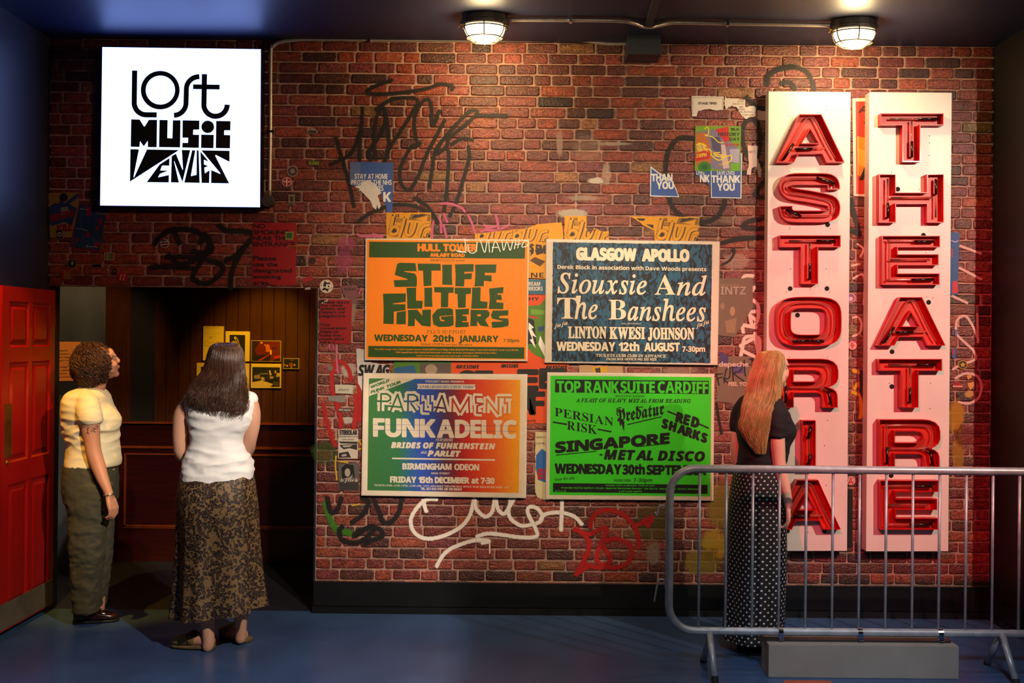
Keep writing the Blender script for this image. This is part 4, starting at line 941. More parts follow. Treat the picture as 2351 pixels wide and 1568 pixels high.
paper('paper_sheet', 'ragged white scrap of small print beside the STAGE TIMES sheet', 'paper', jag(zz(z4, [(1160, 612), (1175, 632), (1290, 640), (1292, 688), (1345, 680), (1358, 700), (1355, 745), (1290, 764), (1262, 735), (1240, 695), (1205, 678), (1165, 702), (1158, 660)]), 1.2, 4, 9), 'd8c8bc',
      writing=[w3(z4, t_, None, a, b, c, c+11, '8a7a74') for t_, a, b, c in (('SCHO', 1242, 1285, 645), ('BACK TO', 1212, 1284, 662), ('JBL', 1252, 1284, 682), ('IN EN', 1245, 1288, 698), ('RAFIA', 1260, 1340, 714), ('TOM SUR', 1268, 1345, 734))])
paper('paper_sheet', 'narrow torn white strip reading ARTS beside the left sign', 'paper', jag(zz(z4, [(1308, 935), (1374, 938), (1366, 1010), (1395, 1090), (1392, 1140), (1376, 1140), (1362, 1070), (1335, 1080), (1325, 1125), (1300, 1122), (1312, 1060)]), 1, 4, 10), 'dcb8ac',
      writing=[w3(z4, 'ARTS', None, 1312, 1358, 968, 984, '9a7468')])
paper('paper_sheet', 'small torn white scrap touching the top of the left sign', 'paper', jag(zz(z4, [(1368, 710), (1425, 715), (1420, 775), (1372, 770)]), 1.2, 4, 12), 'd8b0a4')
# yellow posters
YP = 'd8930c'
def yposter(label, x0, y0, sc, outl, seed, jd=0, scale_text=True):
    f = lambda x, y: (x0+x*sc, y0+y*sc)
    st_ = [([(7, 50), (13, 22), (16, 8)], 7), ([(9, 44), (14, 34), (24, 33), (28, 40), (22, 49), (12, 50), (9, 44)], 7), ([(29, 56), (36, 34), (42, 12)], 6.5), ([(50, 22), (45, 44), (49, 52), (56, 50), (62, 40), (67, 22)], 6.5), ([(74, 56), (80, 38), (85, 32), (94, 29), (100, 30)], 7), ([(88, 56), (91, 46), (99, 44)], 5)]
    S1 = lambda p, w: [f(*q) for q in thick(cat(p, 5), w)]
    ex = []
    for q, c in (([(50, 17), (57, 3), (102, 4), (102, 20)], '8a5c10'), ([(58, 14), (64, 5), (92, 6)], '241a10'), ([(66, 15), (96, 7), (92, 20)], YP), ([(70, 8), (96, 4), (80, 3)], '241a10'), ([(8, 24), (13, 4), (17, 5), (11, 24)], '241a10'), ([(37, 26), (40, 9), (43, 10), (41, 24)], '241a10'), ([(58, 40), (62, 30), (65, 32), (60, 50)], '241a10'), ([(84, 58), (87, 50), (91, 51), (90, 58)], '241a10'), ([(96, 50), (102, 50), (101, 58), (95, 58)], '241a10')):
        ex.append(([f(*p) for p in q], c))
    for p, w in st_: ex += [(S1([(a_+2.6, b_+1.2) for a_, b_ in p], w+.8), '5c3a08'), (S1(p, w+1.6), '4a2f0c'), (S1(p, w), 'd8930d')]
    ex.append(([f(*p) for p in ell(18.5, 42, 5.5, 4, 14)], '241a10'))
    pts = [f(*p) for p in outl]
    xm, xM = min(p[0] for p in pts), max(p[0] for p in pts)
    top = min(p[1] for p in pts)
    def inside(p):
        c = False; k = len(pts)
        for i in range(k):
            a, b = pts[i], pts[(i+1) % k]
            if (a[1] > p[1]) != (b[1] > p[1]) and p[0] < (b[0]-a[0])*(p[1]-a[1])/(b[1]-a[1])+a[0]: c = not c
        return c
    def topy(x):
        ys = []
        for i in range(len(pts)):
            a, b = pts[i], pts[(i+1) % len(pts)]
            if (a[0]-x)*(b[0]-x) < 0: ys.append(a[1]+(b[1]-a[1])*(x-a[0])/(b[0]-a[0]))
        return min(ys) if ys else 1e9
    def clampp(q):
        out = []
        for (x, yv) in q:
            x = min(max(x, xm+1), xM-1); out.append((x, max(yv, topy(x)+1)))
        return out
    def shift(q, d): return [(x+d, yv) for x, yv in q]
    if xM-xm > 150*sc: ex = [(shift(q, d), c) for d in (-104*sc, -10*sc) for q, c in ex]
    ex = [(clampp(q), c) for q, c in ex if sum(inside(p) for p in q) >= len(q)*.35]
    wr = []
    if jd: wr = [('08', 'sbi', *[f(21, 0)[0], f(30, 0)[0]], f(0, 3.5)[1], f(0, 11)[1], '241a10'), ('JULY', 'sbi', f(17, 0)[0], f(37, 0)[0], f(0, 13)[1], f(0, 22)[1], '241a10')]
    return paper('poster', label, 'poster', jag(pts, .5, 6, seed), YP, extra=ex, writing=wr)
yposter('yellow 08 JULY poster standing on the framed orange poster, right of its left corner', 887, 488, 1, [(0, 0), (102.5, 0), (102, 62), (0, 62)], 1, 1)
yposter('torn yellow strip rising from above the orange poster towards the right', 1180, 506, .86, [(-104, 36), (-30, 28), (30, 22), (62, 10), (108, 6), (128, 5), (132, 56), (-104, 56)], 2)
yposter('yellow 08 JULY poster above the gap between the orange and the blue frames', 1296, 496, 1, [(0, 0), (50.5, 0), (51, 30), (60, 40), (68, 27), (86, 36), (102, 35), (102, 58), (0, 58)], 3, 1)
yposter('yellow 08 JULY poster standing on the framed dark blue poster near its right end', 1502, 497, 1, [(0, 0), (103, 1), (102, 60), (1, 60)], 4, 1)
paper('paper_sheet', 'torn yellow scrap left of the rightmost 08 JULY poster', 'paper', jag(zz(z4, [(550, 1390), (708, 1392), (706, 1482), (645, 1455), (598, 1420)]), .8, 5, 14), YP, extra=[(zz(z4, [(590, 1402), (650, 1405), (640, 1420), (610, 1418)]), '241a10'), (zz(z4, [(650, 1440), (700, 1445), (700, 1470)]), '241a10')])
paper('poster', 'yellow poster with black drawing in the gap between orange and blue frames', 'poster', [(1210, 545), (1258, 545), (1256, 640), (1210, 638)], YP, writing=[('S EM', 'sb', 1217, 1252, 560, 578, '241a10', {'slope': 4, 'bold': 1}), ('N', 'sb', 1219, 1234, 626, 637, '241a10'), ('E', 'sb', 1238, 1248, 626, 637, '241a10')],
      extra=[([(1216, 598), (1228, 590), (1252, 600), (1240, 612)], '4a3010'), ([(1220, 570), (1226, 580), (1218, 588)], '241a10'), ([(1228, 574), (1240, 570), (1244, 582), (1232, 586)], '241a10')])
paper('poster', 'teal strip reading dream warriors in the gap between the upper frames', 'poster', [(1210, 641), (1257, 643), (1256, 676), (1210, 674)], '2f6478', writing=[('REAM', 'sb', 1214, 1240, 647, 656, 'e0d0b0'), ('RRIORS', 'sb', 1214, 1246, 658, 667, 'e0d0b0')])
ORN = 'd84a10'
paper('poster', 'orange poster with black block lettering behind the gap of the four frames', 'poster', jag([(1040, 678), (1257, 678), (1270, 880), (1270, 972), (1180, 972), (1180, 870), (1030, 866)], .5, 9, 4), ORN, y=-.0041,
      writing=[('HY', 'sb', 1214, 1238, 682, 690, '1c1410'), ('AWESOME', 'sbi', 1046, 1100, 838, 846, '1c1410', {'bold': .4}), ('AWESOME', 'sbi', 1150, 1190, 836, 844, '1c1410', {'bold': .4}), ('AWESOME', 'sbi', 1252, 1302, 839, 847, '1c1410', {'bold': .4}), ('E', 'sb', 1190, 1234, 850, 896, '1c1410', {'bold': 3}), ('F', 'sb', 1216, 1250, 900, 950, '1c1410', {'bold': 2}),
               ('CT', 'sb', 1050, 1130, 853, 900, '1c1410', {'bold': 3}), ('ET', 'sb', 1240, 1300, 848, 890, '1c1410', {'bold': 3}), ('SUITE', 'sb', 1210, 1230, 964, 969, '1c1410'), ('A', 'sb', 1186, 1228, 900, 950, '1c1410', {'bold': 3})])
paper('poster', 'orange strip with black lettering above the left end of the green poster', 'poster', [(1238, 828), (1306, 832), (1302, 870), (1238, 868)], ORN, y=-.0046, writing=[('AWESOME', 'sbi', 1252, 1302, 840, 848, '1c1410', {'bold': .4})], extra=[([(1246, 853), (1262, 849), (1276, 852), (1276, 868), (1244, 868)], '1c1410'), ([(1282, 852), (1300, 852), (1300, 868), (1282, 868)], '1c1410')])
paper('poster', 'green collage poster with white scratches in the gap beside the orange frame', 'poster', jag([(1210, 702), (1240, 700), (1256, 682), (1256, 826), (1230, 816), (1212, 800)], .8, 6, 5), '4f7a1c',
      extra=[([(1212, 730), (1226, 735), (1232, 790), (1212, 790)], '1c1a18'), ([(1214, 740), (1226, 752), (1220, 755), (1232, 775), (1222, 770), (1230, 800), (1216, 780), (1222, 778), (1213, 755)], 'ece4d8'), ([(1234, 750), (1250, 748), (1248, 760), (1236, 762)], '2c4a6a'), ([(1240, 770), (1254, 800), (1252, 822), (1236, 790)], 'e8e0d4'), ([(1218, 710), (1250, 712), (1250, 722), (1220, 722)], '6f9a2c'), ([(1214, 724), (1236, 728), (1234, 732), (1214, 729)], 'b8342a')])
paper('poster', 'faded green and grey portrait poster peeping between the orange and rainbow frames', 'poster', [(905, 828), (1036, 830), (1036, 862), (900, 860)], '4a7a20', y=-.0044, extra=[([(964, 834), (1034, 834), (1034, 860), (964, 860)], '5a4e48'), (ell(990, 848, 14, 12, 14), 'a08a70'), ([(905, 845), (950, 838), (958, 860), (905, 860)], '2c5a8a')])
paper('poster', 'white scrap with black brush strokes at the left end between the frames', 'poster', jag([(818, 800), (838, 802), (838, 830), (894, 838), (894, 862), (832, 860), (832, 900), (822, 880)], .8, 6, 6), 'c8c0ba', writing=[('SWAG', 'sbi', 823, 894, 838, 862, '141010', {'bold': 1})])
paper('paper_sheet', 'cream comic style sheet with blue blot between the rainbow and green frames', 'paper', jag([(1229, 992), (1260, 992), (1260, 1150), (1234, 1142), (1229, 1130)], .8, 6, 7), 'c9b98a', extra=[([(1231, 1045), (1244, 1030), (1258, 1040), (1258, 1110), (1236, 1102), (1230, 1075)], '2c5fa0')], writing=[('BI', 'sb', 1235, 1256, 1076, 1100, 'a82028', {'bold': .6}), ('RECENTLY', 'sb', 1232, 1252, 1002, 1006, '6a5a48'), ('LIVE', 'sb', 1232, 1250, 1016, 1020, '6a5a48')])
paper('poster', 'grey poster scrap glimpsed between the blue and green frames', 'poster', jag([(1330, 838), (1430, 840), (1430, 868), (1330, 866)], .8, 6, 8), 'b08a60', extra=[([(1360, 842), (1395, 842), (1392, 864), (1362, 864)], 'c8960c'), ([(1366, 846), (1378, 844), (1380, 864), (1370, 864)], '3a2a14')])
# red notices
REDP = '9c0f18'
paper('poster', 'red no smoking notice with black writing above the doorway', 'poster', zz(z1, [(1338, 1178), (1570, 1180), (1567, 1509), (1335, 1508)]), REDP, writing=[w3(z1, s_, None, 1342, b, c, d, '24060a', {'bold': .45}) for s_, b, c, d in
      (('NO', 1405, 1185, 1208), ('SMOKING', 1528, 1217, 1241), ('NEAR THE', 1522, 1249, 1272), ('ENTRANCE', 1562, 1280, 1304), ('Please', 1462, 1354, 1379), ('use the', 1470, 1388, 1410), ('designated', 1545, 1420, 1442), ('smoking', 1487, 1454, 1475), ('area.', 1430, 1486, 1506))])
o = paper('poster', 'red please leave quietly notice with black writing right of the doorway', 'poster', zz(zs, [(98, 136), (256, 140), (248, 433), (40, 430), (43, 172)]), REDP, writing=[w3(zs, s_, None, 46, b, c, d, '24060a', {'bold': .4}) for s_, b, c, d in
      (('Please leave', 235, 146, 164), ('the venue', 190, 167, 184), ('quietly and', 208, 189, 206), ('respect our', 212, 212, 229), ('neighbours.', 214, 238, 255), ('Your', 110, 296, 314), ('cooperation', 220, 319, 336), ('helps us', 163, 343, 360), ('keep live', 180, 367, 384), ('music alive', 202, 391, 408), ('here :)', 140, 412, 428))],
      extra=[(zz(zs, [(45, 165), (98, 134), (85, 168)]), 'c8b8b0')])
# stickers
def sticker(label, pts, c, **k): return paper('sticker', label, 'sticker', pts, c, y=-.0056-random.random()*.0003, **k)
def disc(px, py, r, c, c2, label, wr=(), ex=()): return sticker(label, ell(px, py, r, r, 24), c, extra=[(ell(px, py, r*.86, r*.86, 22), c2)]+list(ex), writing=wr)
star = [(749+13.5*(1 if i % 2 == 0 else .62)*cos(i*pi/6+.26), 657.5+13.5*(1 if i % 2 == 0 else .62)*sin(i*pi/6+.26)) for i in range(12)]
disc(749.5, 657.5, 15.5, 'd8c8b4', 'd8c8b4', 'round cream sticker with a black star reading i-D', ex=[(star, '141414')], wr=[('i-D', 'sb', 739, 760, 653, 662, 'e8dccc', {'bold': .6})])
disc(146, 453, 10, '5a4a40', '14110f', 'round black sticker with a pale ring on the yellow and blue poster')
disc(165, 605.5, 11, '8a745a', '17120e', 'round black sticker with a pale figure below the blue poster', ex=[(ell(166, 604, 3.4, 5, 10), 'a08a60')])
disc(378, 559, 10.5, 'c0a890', '5a2a28', 'round red and blue striped sticker above the doorway tag', ex=[(thick([(370, 556), (386, 554)], 2), 'c8b8a8'), (thick([(370, 562), (386, 560)], 2), 'c8b8a8'), ([(371, 550), (378, 549), (378, 555), (371, 556)], '26365e')])
disc(671.5, 393, 12.5, 'a89488', '3a2a26', 'round black and white sticker right of the steel pipe', ex=[(star2, '968478') for star2 in [[(671.5+9*(1 if i % 2 else .4)*cos(i*pi/12), 393+9*(1 if i % 2 else .4)*sin(i*pi/12)) for i in range(24)]]])
disc(658.5, 417.5, 11, 'c8b0a4', '9a1a1c', 'round red and white crossed sticker below the black and white one', ex=[(thick([(650, 417), (667, 417)], 2.6), 'd8c8c0'), (thick([(658.5, 409), (658.5, 426)], 2.6), 'd8c8c0')])
disc(281, 635, 11, 'b01c20', 'b01c20', 'round red sticker with pale script letters left of the doorway tag', wr=[('ff', 'bi', 274, 288, 629, 640, 'd8c0a8')])
disc(717, 598.5, 9, '7a4c40', '3a1014', 'small dark red round sticker with a pale ring near the red notice')
disc(1957, 793, 11, 'b81420', 'e0a0a0', 'round red ringed sticker in the gap between the signs', ex=[(ell(1957, 793, 7, 7, 16), 'b81420')], wr=[('U2', 'b', 1950, 1964, 788, 798, 'f0d0c8')])
disc(2210.5, 837.5, 10.5, 'c09a28', '241208', 'round black and gold sticker right of the right sign', ex=[([(2210.5+7.5*(1 if i % 2 else .45)*cos(i*pi/5+.3), 837.5+7.5*(1 if i % 2 else .45)*sin(i*pi/5+.3)) for i in range(10)], 'c09a28')])
sticker('red arched sticker with pale lettering below the gold one', [(2186, 890), (2188, 882), (2196, 876), (2204, 878), (2210, 886), (2212, 891)], '9a1018', writing=[('BURNING', 'sb', 2188, 2210, 885, 889, 'e8c8b8')])
disc(1953.5, 684, 11, 'd8a0a8', '8a4a78', 'round pink and violet sticker high in the gap between the signs', ex=[(ell(1953, 686, 5, 5, 12), 'd8b0c0')])
disc(1953.5, 1104, 10, 'e0a8a0', 'e8c0b8', 'small pale sticker with a red ringed letter low in the gap between signs', ex=[(ell(1953.5, 1104, 8, 8, 18), 'b01018'), (ell(1953.5, 1104, 6.6, 6.6, 18), 'e8c0b8')], wr=[('A', 'sb', 1948, 1959, 1098, 1111, 'b01018')])
disc(758, 845, 6, '6a7a60', '6a5a54', 'small round grey green sticker under the red please leave notice')
sticker('green rectangular sticker with yellow lettering right of the steel pipe', zz(z3, [(297, 1030), (382, 1034), (378, 1068), (300, 1060)]), '3c4418', writing=[w3(z3, 'SUNN', 'sb', 304, 370, 1038, 1060, '9aa038')])
sticker('small black sticker with pale shapes above the green one', jag(zz(z3, [(292, 838), (315, 832), (318, 820), (345, 822), (350, 838), (364, 840), (358, 860), (296, 852)]), .3, 4, 2), '968478', extra=[(zz(z3, [(300, 842), (320, 838), (345, 842), (356, 846), (352, 855), (302, 849)]), '241c18')])
sticker('small cream sticker with a dark face shape below the crossed one', zz(z3, [(174, 1250), (215, 1250), (215, 1320), (174, 1320)]), '8a7a60', extra=[(zz(z3, [(182, 1262), (206, 1262), (204, 1296), (184, 1296)]), '3a3028')], writing=[w3(z3, 'OBEY', 'sb', 178, 211, 1304, 1317, '1c1814')])
sticker('small green and yellow tab stuck on the red no smoking notice', zz(z1, [(1512, 1228), (1556, 1226), (1552, 1270), (1510, 1270)]), '8a8a38', extra=[(zz(z1, [(1518, 1234), (1548, 1232), (1546, 1262), (1517, 1262)]), '2c5a2c')])
sticker('orange strip sticker at the right edge of the no smoking notice', zz(z1, [(1522, 1300), (1636, 1300), (1636, 1322), (1520, 1318)]), 'a85a10', writing=[w3(z1, 'TOWER RECORDS', 'sb', 1526, 1630, 1304, 1317, '7a1c10', {'bold': .3})])
sticker('red rectangular scrap left of the round star sticker', zz(z1, [(1600, 1475), (1655, 1458), (1660, 1480), (1605, 1503)]), 'a02828')
sticker('small white scrap on the lintel beside the doorway corner', jag(zz(z1, [(1615, 1524), (1642, 1520), (1644, 1534), (1614, 1534)]), .3, 3, 3), 'a89890')
sticker('striped green and red sticker under the blue poster', zz(z1, [(552, 1336), (606, 1338), (604, 1378), (550, 1376)]), 'b0a078', extra=[(zz(z1, [(556+i*8, 1340), (562+i*8, 1340), (562+i*8, 1373), (556+i*8, 1373)]), c) for i, c in enumerate(('8a1418', '8a8a18', '5a7a1c', '2c5a28', '1c4a28', '8a2018'))])
sticker('dark pill shaped sticker with pale edge below the striped one', zz(z1, ell(519, 1407, 31, 10.5, 22, 5)), '8a745c', extra=[(zz(z1, ell(515, 1407, 26, 8, 20, 5)), '1a1614'), (zz(z1, ell(541, 1407, 6, 6, 12)), '9a8468')])
sticker('tiny black sticker with pale marks above the red round one', zz(z1, [(597, 1422), (617, 1422), (617, 1453), (597, 1453)]), '1c1816', extra=[(zz(z1, ell(607, 1436, 5, 5, 10)), '8a7c6c')])
sticker('orange and yellow paper tab low on the left of the lintel', zz(z1, [(322, 1438), (368, 1440), (378, 1450), (374, 1480), (322, 1478)]), '8a5a18', extra=[(zz(z1, [(322, 1438), (337, 1439), (337, 1478), (322, 1478)]), '8a1c10')])
sticker('black and red tall sticker on the yellow and blue poster', zz(Z(100, 430, 6.82), [(190, 660), (298, 655), (312, 805), (205, 815)]), '9a7a58', extra=[(zz(Z(100, 430, 6.82), [(198, 672), (292, 668), (304, 800), (212, 806)]), '181010'), (zz(Z(100, 430, 6.82), ell(252, 738, 36, 38, 18)), 'a09a88'), (zz(Z(100, 430, 6.82), ell(252, 740, 20, 18, 6)), '181010')], writing=[])
zL = Z(100, 430, 6.82)
def wL(*a): return w3(zL, *a)
paper('poster', 'yellow and blue poster with red slanting letters at the left wall corner', 'poster', jag(zz(zL, [(75, 92), (540, 75), (552, 290), (480, 640), (440, 780), (100, 790)]), .5, 7, 4), '94763a', y=-.0043,
      extra=[(zz(zL, [(82, 310), (180, 240), (240, 260), (260, 170), (330, 250), (535, 90), (540, 160), (400, 260), (520, 330), (480, 480), (440, 610), (330, 540), (130, 610), (90, 560)]), '243e6e'), (zz(zL, [(270, 320), (380, 300), (400, 400), (280, 440)]), '8a8478')],
      writing=[wL('BIKINI', 'sb', 110, 470, 440, 540, '8a1420', {'slope': -14, 'bold': .8}), wL('KILL', 'sb', 215, 450, 590, 690, '8a1420', {'slope': -2, 'bold': .8})])
paper('poster', 'crumpled blue poster with red blots and a red edge beside the light box corner', 'poster', zz(zL, [(545, 270), (990, 320), (880, 1005), (420, 915)]), '1f3c5e', y=-.0050,
      extra=[(zz(zL, q), '8a1030') for q in ([(545, 270), (560, 272), (440, 918), (420, 915)], [(665, 300), (745, 300), (740, 445), (665, 440)], ell(890, 540, 30, 55, 14), ell(845, 640, 28, 36, 12), ell(690, 742, 40, 42, 14), [(450, 890), (500, 860), (530, 790), (560, 785), (530, 850), (480, 895)], ell(835, 900, 44, 50, 14), [(640, 950), (880, 985), (875, 998), (640, 962)])]
            +[(zz(zL, q), 'a8a098') for q in (thick([(570, 350), (610, 320), (600, 345), (700, 345)], 9), thick([(815, 400), (840, 380), (830, 410), (985, 425)], 9), thick([(515, 645), (600, 655), (690, 680)], 9), thick([(665, 940), (700, 900), (690, 930), (800, 930), (845, 950)], 9))]
            +[(zz(zL, q), '2f5478') for q in ([(600, 380), (615, 380), (590, 660), (560, 690)], [(820, 460), (835, 460), (800, 700), (780, 690)], [(640, 700), (620, 800), (650, 880), (600, 800)], [(760, 740), (800, 830), (790, 920), (770, 820)])])
# flyers beside the doorway
paper('flyer', 'small white STEREOLAB flyer right of the doorway', 'flyer', zz(zs, [(165, 1003), (296, 1005), (294, 1198), (163, 1196)]), 'bdb09e',
      writing=[w3(zs, 'STEREOLAB', 'sb', 173, 288, 1008, 1038, '1c1614', {'bold': .5}), w3(zs, 'NEW DOUBLE VINYL LP, CD, MC', 'sb', 167, 293, 1046, 1055, '1c1614'), w3(zs, 'with guests', 'sb', 188, 270, 1066, 1073, '1c1614')],
      extra=[(zz(zs, q), '2a2422') for q in ([(167, 1083), (292, 1085), (292, 1100), (180, 1096)], [(175, 1105), (290, 1102), (290, 1140), (240, 1128), (200, 1135), (180, 1120)], [(168, 1160), (230, 1150), (250, 1190), (168, 1192)])]+[(zz(zs, q), 'a89c8c') for q in ([(190, 1110), (260, 1108), (240, 1120), (200, 1122)], [(185, 1172), (215, 1165), (222, 1180), (190, 1184)])])
paper('flyer', 'dark grey portrait flyer under the STEREOLAB flyer', 'flyer', zz(zs, [(165, 1230), (305, 1228), (300, 1412), (166, 1408)]), '57504a',
      extra=[(zz(zs, [(185, 1260), (215, 1232), (265, 1240), (275, 1320), (190, 1330)]), '16120f'), (zz(zs, ell(226, 1290, 19, 28, 16)), 'a09484'), (zz(zs, [(170, 1345), (300, 1350), (298, 1408), (170, 1405)]), '332d2a'), (zz(zs, [(200, 1330), (240, 1320), (262, 1300), (250, 1345)]), '8a7e70')], writing=[w3(zs, 'björk', 'bi', 178, 298, 1330, 1352, 'c8beae')])
sticker('white sticker with a tiny script word on a brick right of the doorway', zz(zs, [(143, 704), (262, 708), (260, 766), (145, 762)]), 'b0a690', writing=[w3(zs, 'doors', 'bi', 165, 235, 728, 745, '2a2420')])
sticker('black and white FREAKO tape label right of the doorway', zz(zs, [(163, 866), (248, 862), (250, 880), (164, 886)]), '1a1614', writing=[w3(zs, 'FREAKO', 'sb', 168, 246, 867, 881, 'b8ae9c')])
sticker('grey tape scrap above the FREAKO label', jag(zz(zs, [(92, 780), (210, 775), (212, 815), (190, 825), (100, 812)]), .5, 4, 3), '7a7068')
sticker('pale scribbled sheet scrap over the red please leave notice', jag(zz(zs, [(180, 50), (292, 42), (286, 165), (250, 160), (250, 135), (200, 110)]), .8, 4, 3), '7a4a4e', writing=[w3(zs, 'RICH', 'sb', 205, 280, 60, 78, '2a1a1c')])
# papers right of the framed posters
paper('poster', 'weathered grey brown poster with pale outline letters beside the blue frame', 'poster', jag(zz(z8, [(52, 362), (258, 362), (256, 500), (262, 530), (150, 715), (52, 705)]), .9, 6, 5), '75614f', y=-.0041,
      writing=[w3(z8, 'INTZ', 'sb', 64, 215, 412, 460, 'a89888'), w3(z8, 'THE VERY BEST', 'b', 62, 175, 400, 408, 'c09a68')], extra=[(zz(z8, ell(135, 560, 16, 28, 12)), 'a88a68'), (zz(z8, ell(75, 530, 14, 20, 12)), '94795a'), (zz(z8, [(90, 620), (160, 600), (150, 690), (100, 690)]), '94795a')])
paper('poster', 'torn brown and violet poster with pale handwriting left of the blonde visitor', 'poster', jag(zz(z8, [(45, 880), (75, 860), (75, 820), (115, 830), (245, 830), (250, 1010), (210, 1100), (150, 1125), (120, 1110), (40, 1100)]), .9, 6, 6), '7a6450', y=-.0041,
      writing=[w3(z8, 'depeche', None, 55, 230, 862, 892, 'd8b8a8', {'bold': .5}), w3(z8, 'FEEL YOU', None, 112, 240, 985, 1008, 'd8b8a0', {'bold': .4})], extra=[(zz(z8, [(55, 800), (110, 830), (110, 870), (60, 880)]), '4a3a6a'), (zz(z8, [(130, 880), (200, 870), (210, 930), (140, 940)]), '5a4a78')])
spray([[(30, 940), (75, 935)], [(38, 935), (55, 1005)], [(40, 965), (75, 955)], [(85, 990), (95, 920), (120, 890), (115, 960), (80, 965), (110, 990)], [(135, 900), (140, 980)], [(130, 900), (190, 890), (180, 920), (145, 935), (205, 980)], [(205, 855), (210, 930), (215, 950)], [(185, 890), (240, 880)], [(235, 850), (260, 845), (250, 860)]], BLK, 2, z8, .95, y=-.0050, label='black marker tag FARTIN beside the blonde visitor')
paper('poster', 'red and yellow fiery poster with a white edge behind the right sign', 'poster', zz(z5, [(486, 506), (600, 502), (600, 1014), (492, 1008)]), 'e4c8b8', y=-.0044, extra=[(zz(z5, [(503, 522), (600, 520), (600, 1000), (506, 998)]), 'c43018'), (zz(z5, [(510, 700), (600, 720), (600, 940), (512, 900)]), 'e88a20'), (zz(z5, [(515, 760), (560, 780), (556, 860), (518, 850)]), 'f0a838')],
      writing=[w3(z5, 'A', 'sbi', 516, 562, 545, 580, '3a1410', {'bold': .5}), w3(z5, 'TH', 'b', 542, 572, 598, 610, '3a1410'), w3(z5, 'H', 'b', 542, 570, 625, 637, '3a1410'), w3(z5, 'A', 'sbi', 522, 600, 815, 925, '2a1410', {'bold': .6})])
paper('poster', 'blue poster with pink blots at the right edge of the right sign', 'poster', [(2172, 533), (2203, 534), (2199, 677), (2172, 676)], '33588c', y=-.0044, extra=[([(2187, 646), (2198, 645), (2200, 672), (2186, 674)], 'c01838'), ([(2184, 570), (2188, 572), (2187, 590), (2184, 592)], 'c01838'), (thick([(2184, 552), (2194, 556), (2200, 552)], 1.6), 'c8c0d0')])
sticker('small blue and red torn scrap right of the right sign', jag([(2186, 800), (2195, 798), (2195, 818), (2193, 823), (2186, 822)], .3, 4, 2), '3f5a98', extra=[([(2187, 801), (2191, 800), (2191, 814), (2187, 816)], 'b02030')])
sticker('tiny blue white scrap above the blue and red one', [(2192, 756), (2197, 757), (2197, 772), (2193, 774)], '5a6aa8')
for k, (a, b) in enumerate((((2218, 862), 'peeled yellow paper scrap above the pale loop right of the right sign'), ((2220, 880), 'larger peeled yellow paper scrap inside the pale loop right of the right sign'))):
    cx_, cy_ = a; s_ = 12+k*3
    sticker(b, jag([(cx_, cy_), (cx_+s_, cy_-4), (cx_+s_*1.1, cy_+5), (cx_+s_*.5, cy_+10+k*6), (cx_+s_*.2, cy_+7)], 1.2, 3, k+5), 'cc8f48')
paper('paper_strip', 'black torn paper strip low in the gap between the signs', 'paper', jag([(1943, 1123), (1958, 1123), (1957, 1256), (1952, 1258), (1943, 1256)], .3, 7, 5), '15110f', y=-.0045)
paper('poster', 'yellow and black paper scrap mid height in the gap between the signs', 'poster', jag([(1974, 850), (1992, 848), (1992, 960), (1974, 900)], .5, 6, 5), '2a1814', y=-.0045)
spray([[(0, 0), (30, 2)], [(22, -2), (24, 32), (4, 34)], [(0, 30), (26, 36)], [(30, 14), (33, 34), (42, 38), (50, 30), (52, 6)], [(60, 2), (70, 36), (76, 4)], [(80, 2), (82, 36)], [(88, 36), (96, 4), (108, 34)], [(88, 22), (104, 22)], [(112, 2), (116, 30), (124, 6), (132, 30), (138, 4)], [(146, 2), (142, 26)], [(154, 0), (150, 24)], [(146, 14), (158, 12)], [(166, 4), (160, 20), (172, 18), (176, 6), (166, 4)]],
      'f4efe6', 1.5, lambda x, y: (1046+x*.95, 550+y*.82), 1.0, y=-.0318, par=[o for o in COL.objects if o.get('label', '').startswith('orange gig')][0], label='white marker scrawl across the top of the orange poster')

# ------------------------------------------------------------- red door, swung open against the left wall
DX = -2.90
def WX(px, py, X=DX):
    u, v = px-PX, py-PY; uu = u*cos(TH)+v*sin(TH); vv = -u*sin(TH)+v*cos(TH); s = uu/X
    return Vector((X, F/s-D, CZ-vv/s))
REDD = mat('red_gloss_paint', 'a3100c', .33, var=.12, scale=4, coat=.25, bump=.05, bscale=60, bdist=.0006)
y0d, y1d, z0d, z1d = -.62, .0, .035, 1.968
g = G().box((DX-.038, y0d, z0d), (DX-.010, y1d, z1d))
dr = struct('door_1', g, REDD); dr['label'] = 'red six panel door swung open against the left wall'
zd = Z(0, 640, 1.69)
pan = []
for (a, b, c, d) in ((40, 112, 86, 268), (130, 194, 98, 268), (34, 110, 320, 710), (124, 192, 323, 700), (30, 102, 785, 1255), (118, 187, 765, 1222)):
    p, q = WX(*zd(a, (c))), WX(*zd(b, d)); pan.append((p.y, q.y))
ya, yb = sum(p[0] for p in pan[0::2])/3, sum(p[1] for p in pan[0::2])/3
yc2, yd2 = sum(p[0] for p in pan[1::2])/3, sum(p[1] for p in pan[1::2])/3
zr_ = []
for (t_, b_) in ((88, 265), (322, 705), (788, 1250)): zr_.append((WX(*zd(75, b_)).z, WX(*zd(75, t_)).z))
zl_ = [z1d]+[v for t_ in zr_ for v in (t_[1], t_[0])]+[z0d]
for (a, b) in ((y0d, ya), (yb, yc2), (yd2, y1d)): G().box((DX-.010, a, z0d), (DX, b, z1d)).obj('stile', REDD, dr)
for i in range(4): 
    for (a, b) in ((ya, yb), (yc2, yd2)): G().box((DX-.010, a, zl_[2*i+1]), (DX-.0002, b, zl_[2*i])).obj('rail', REDD, dr)
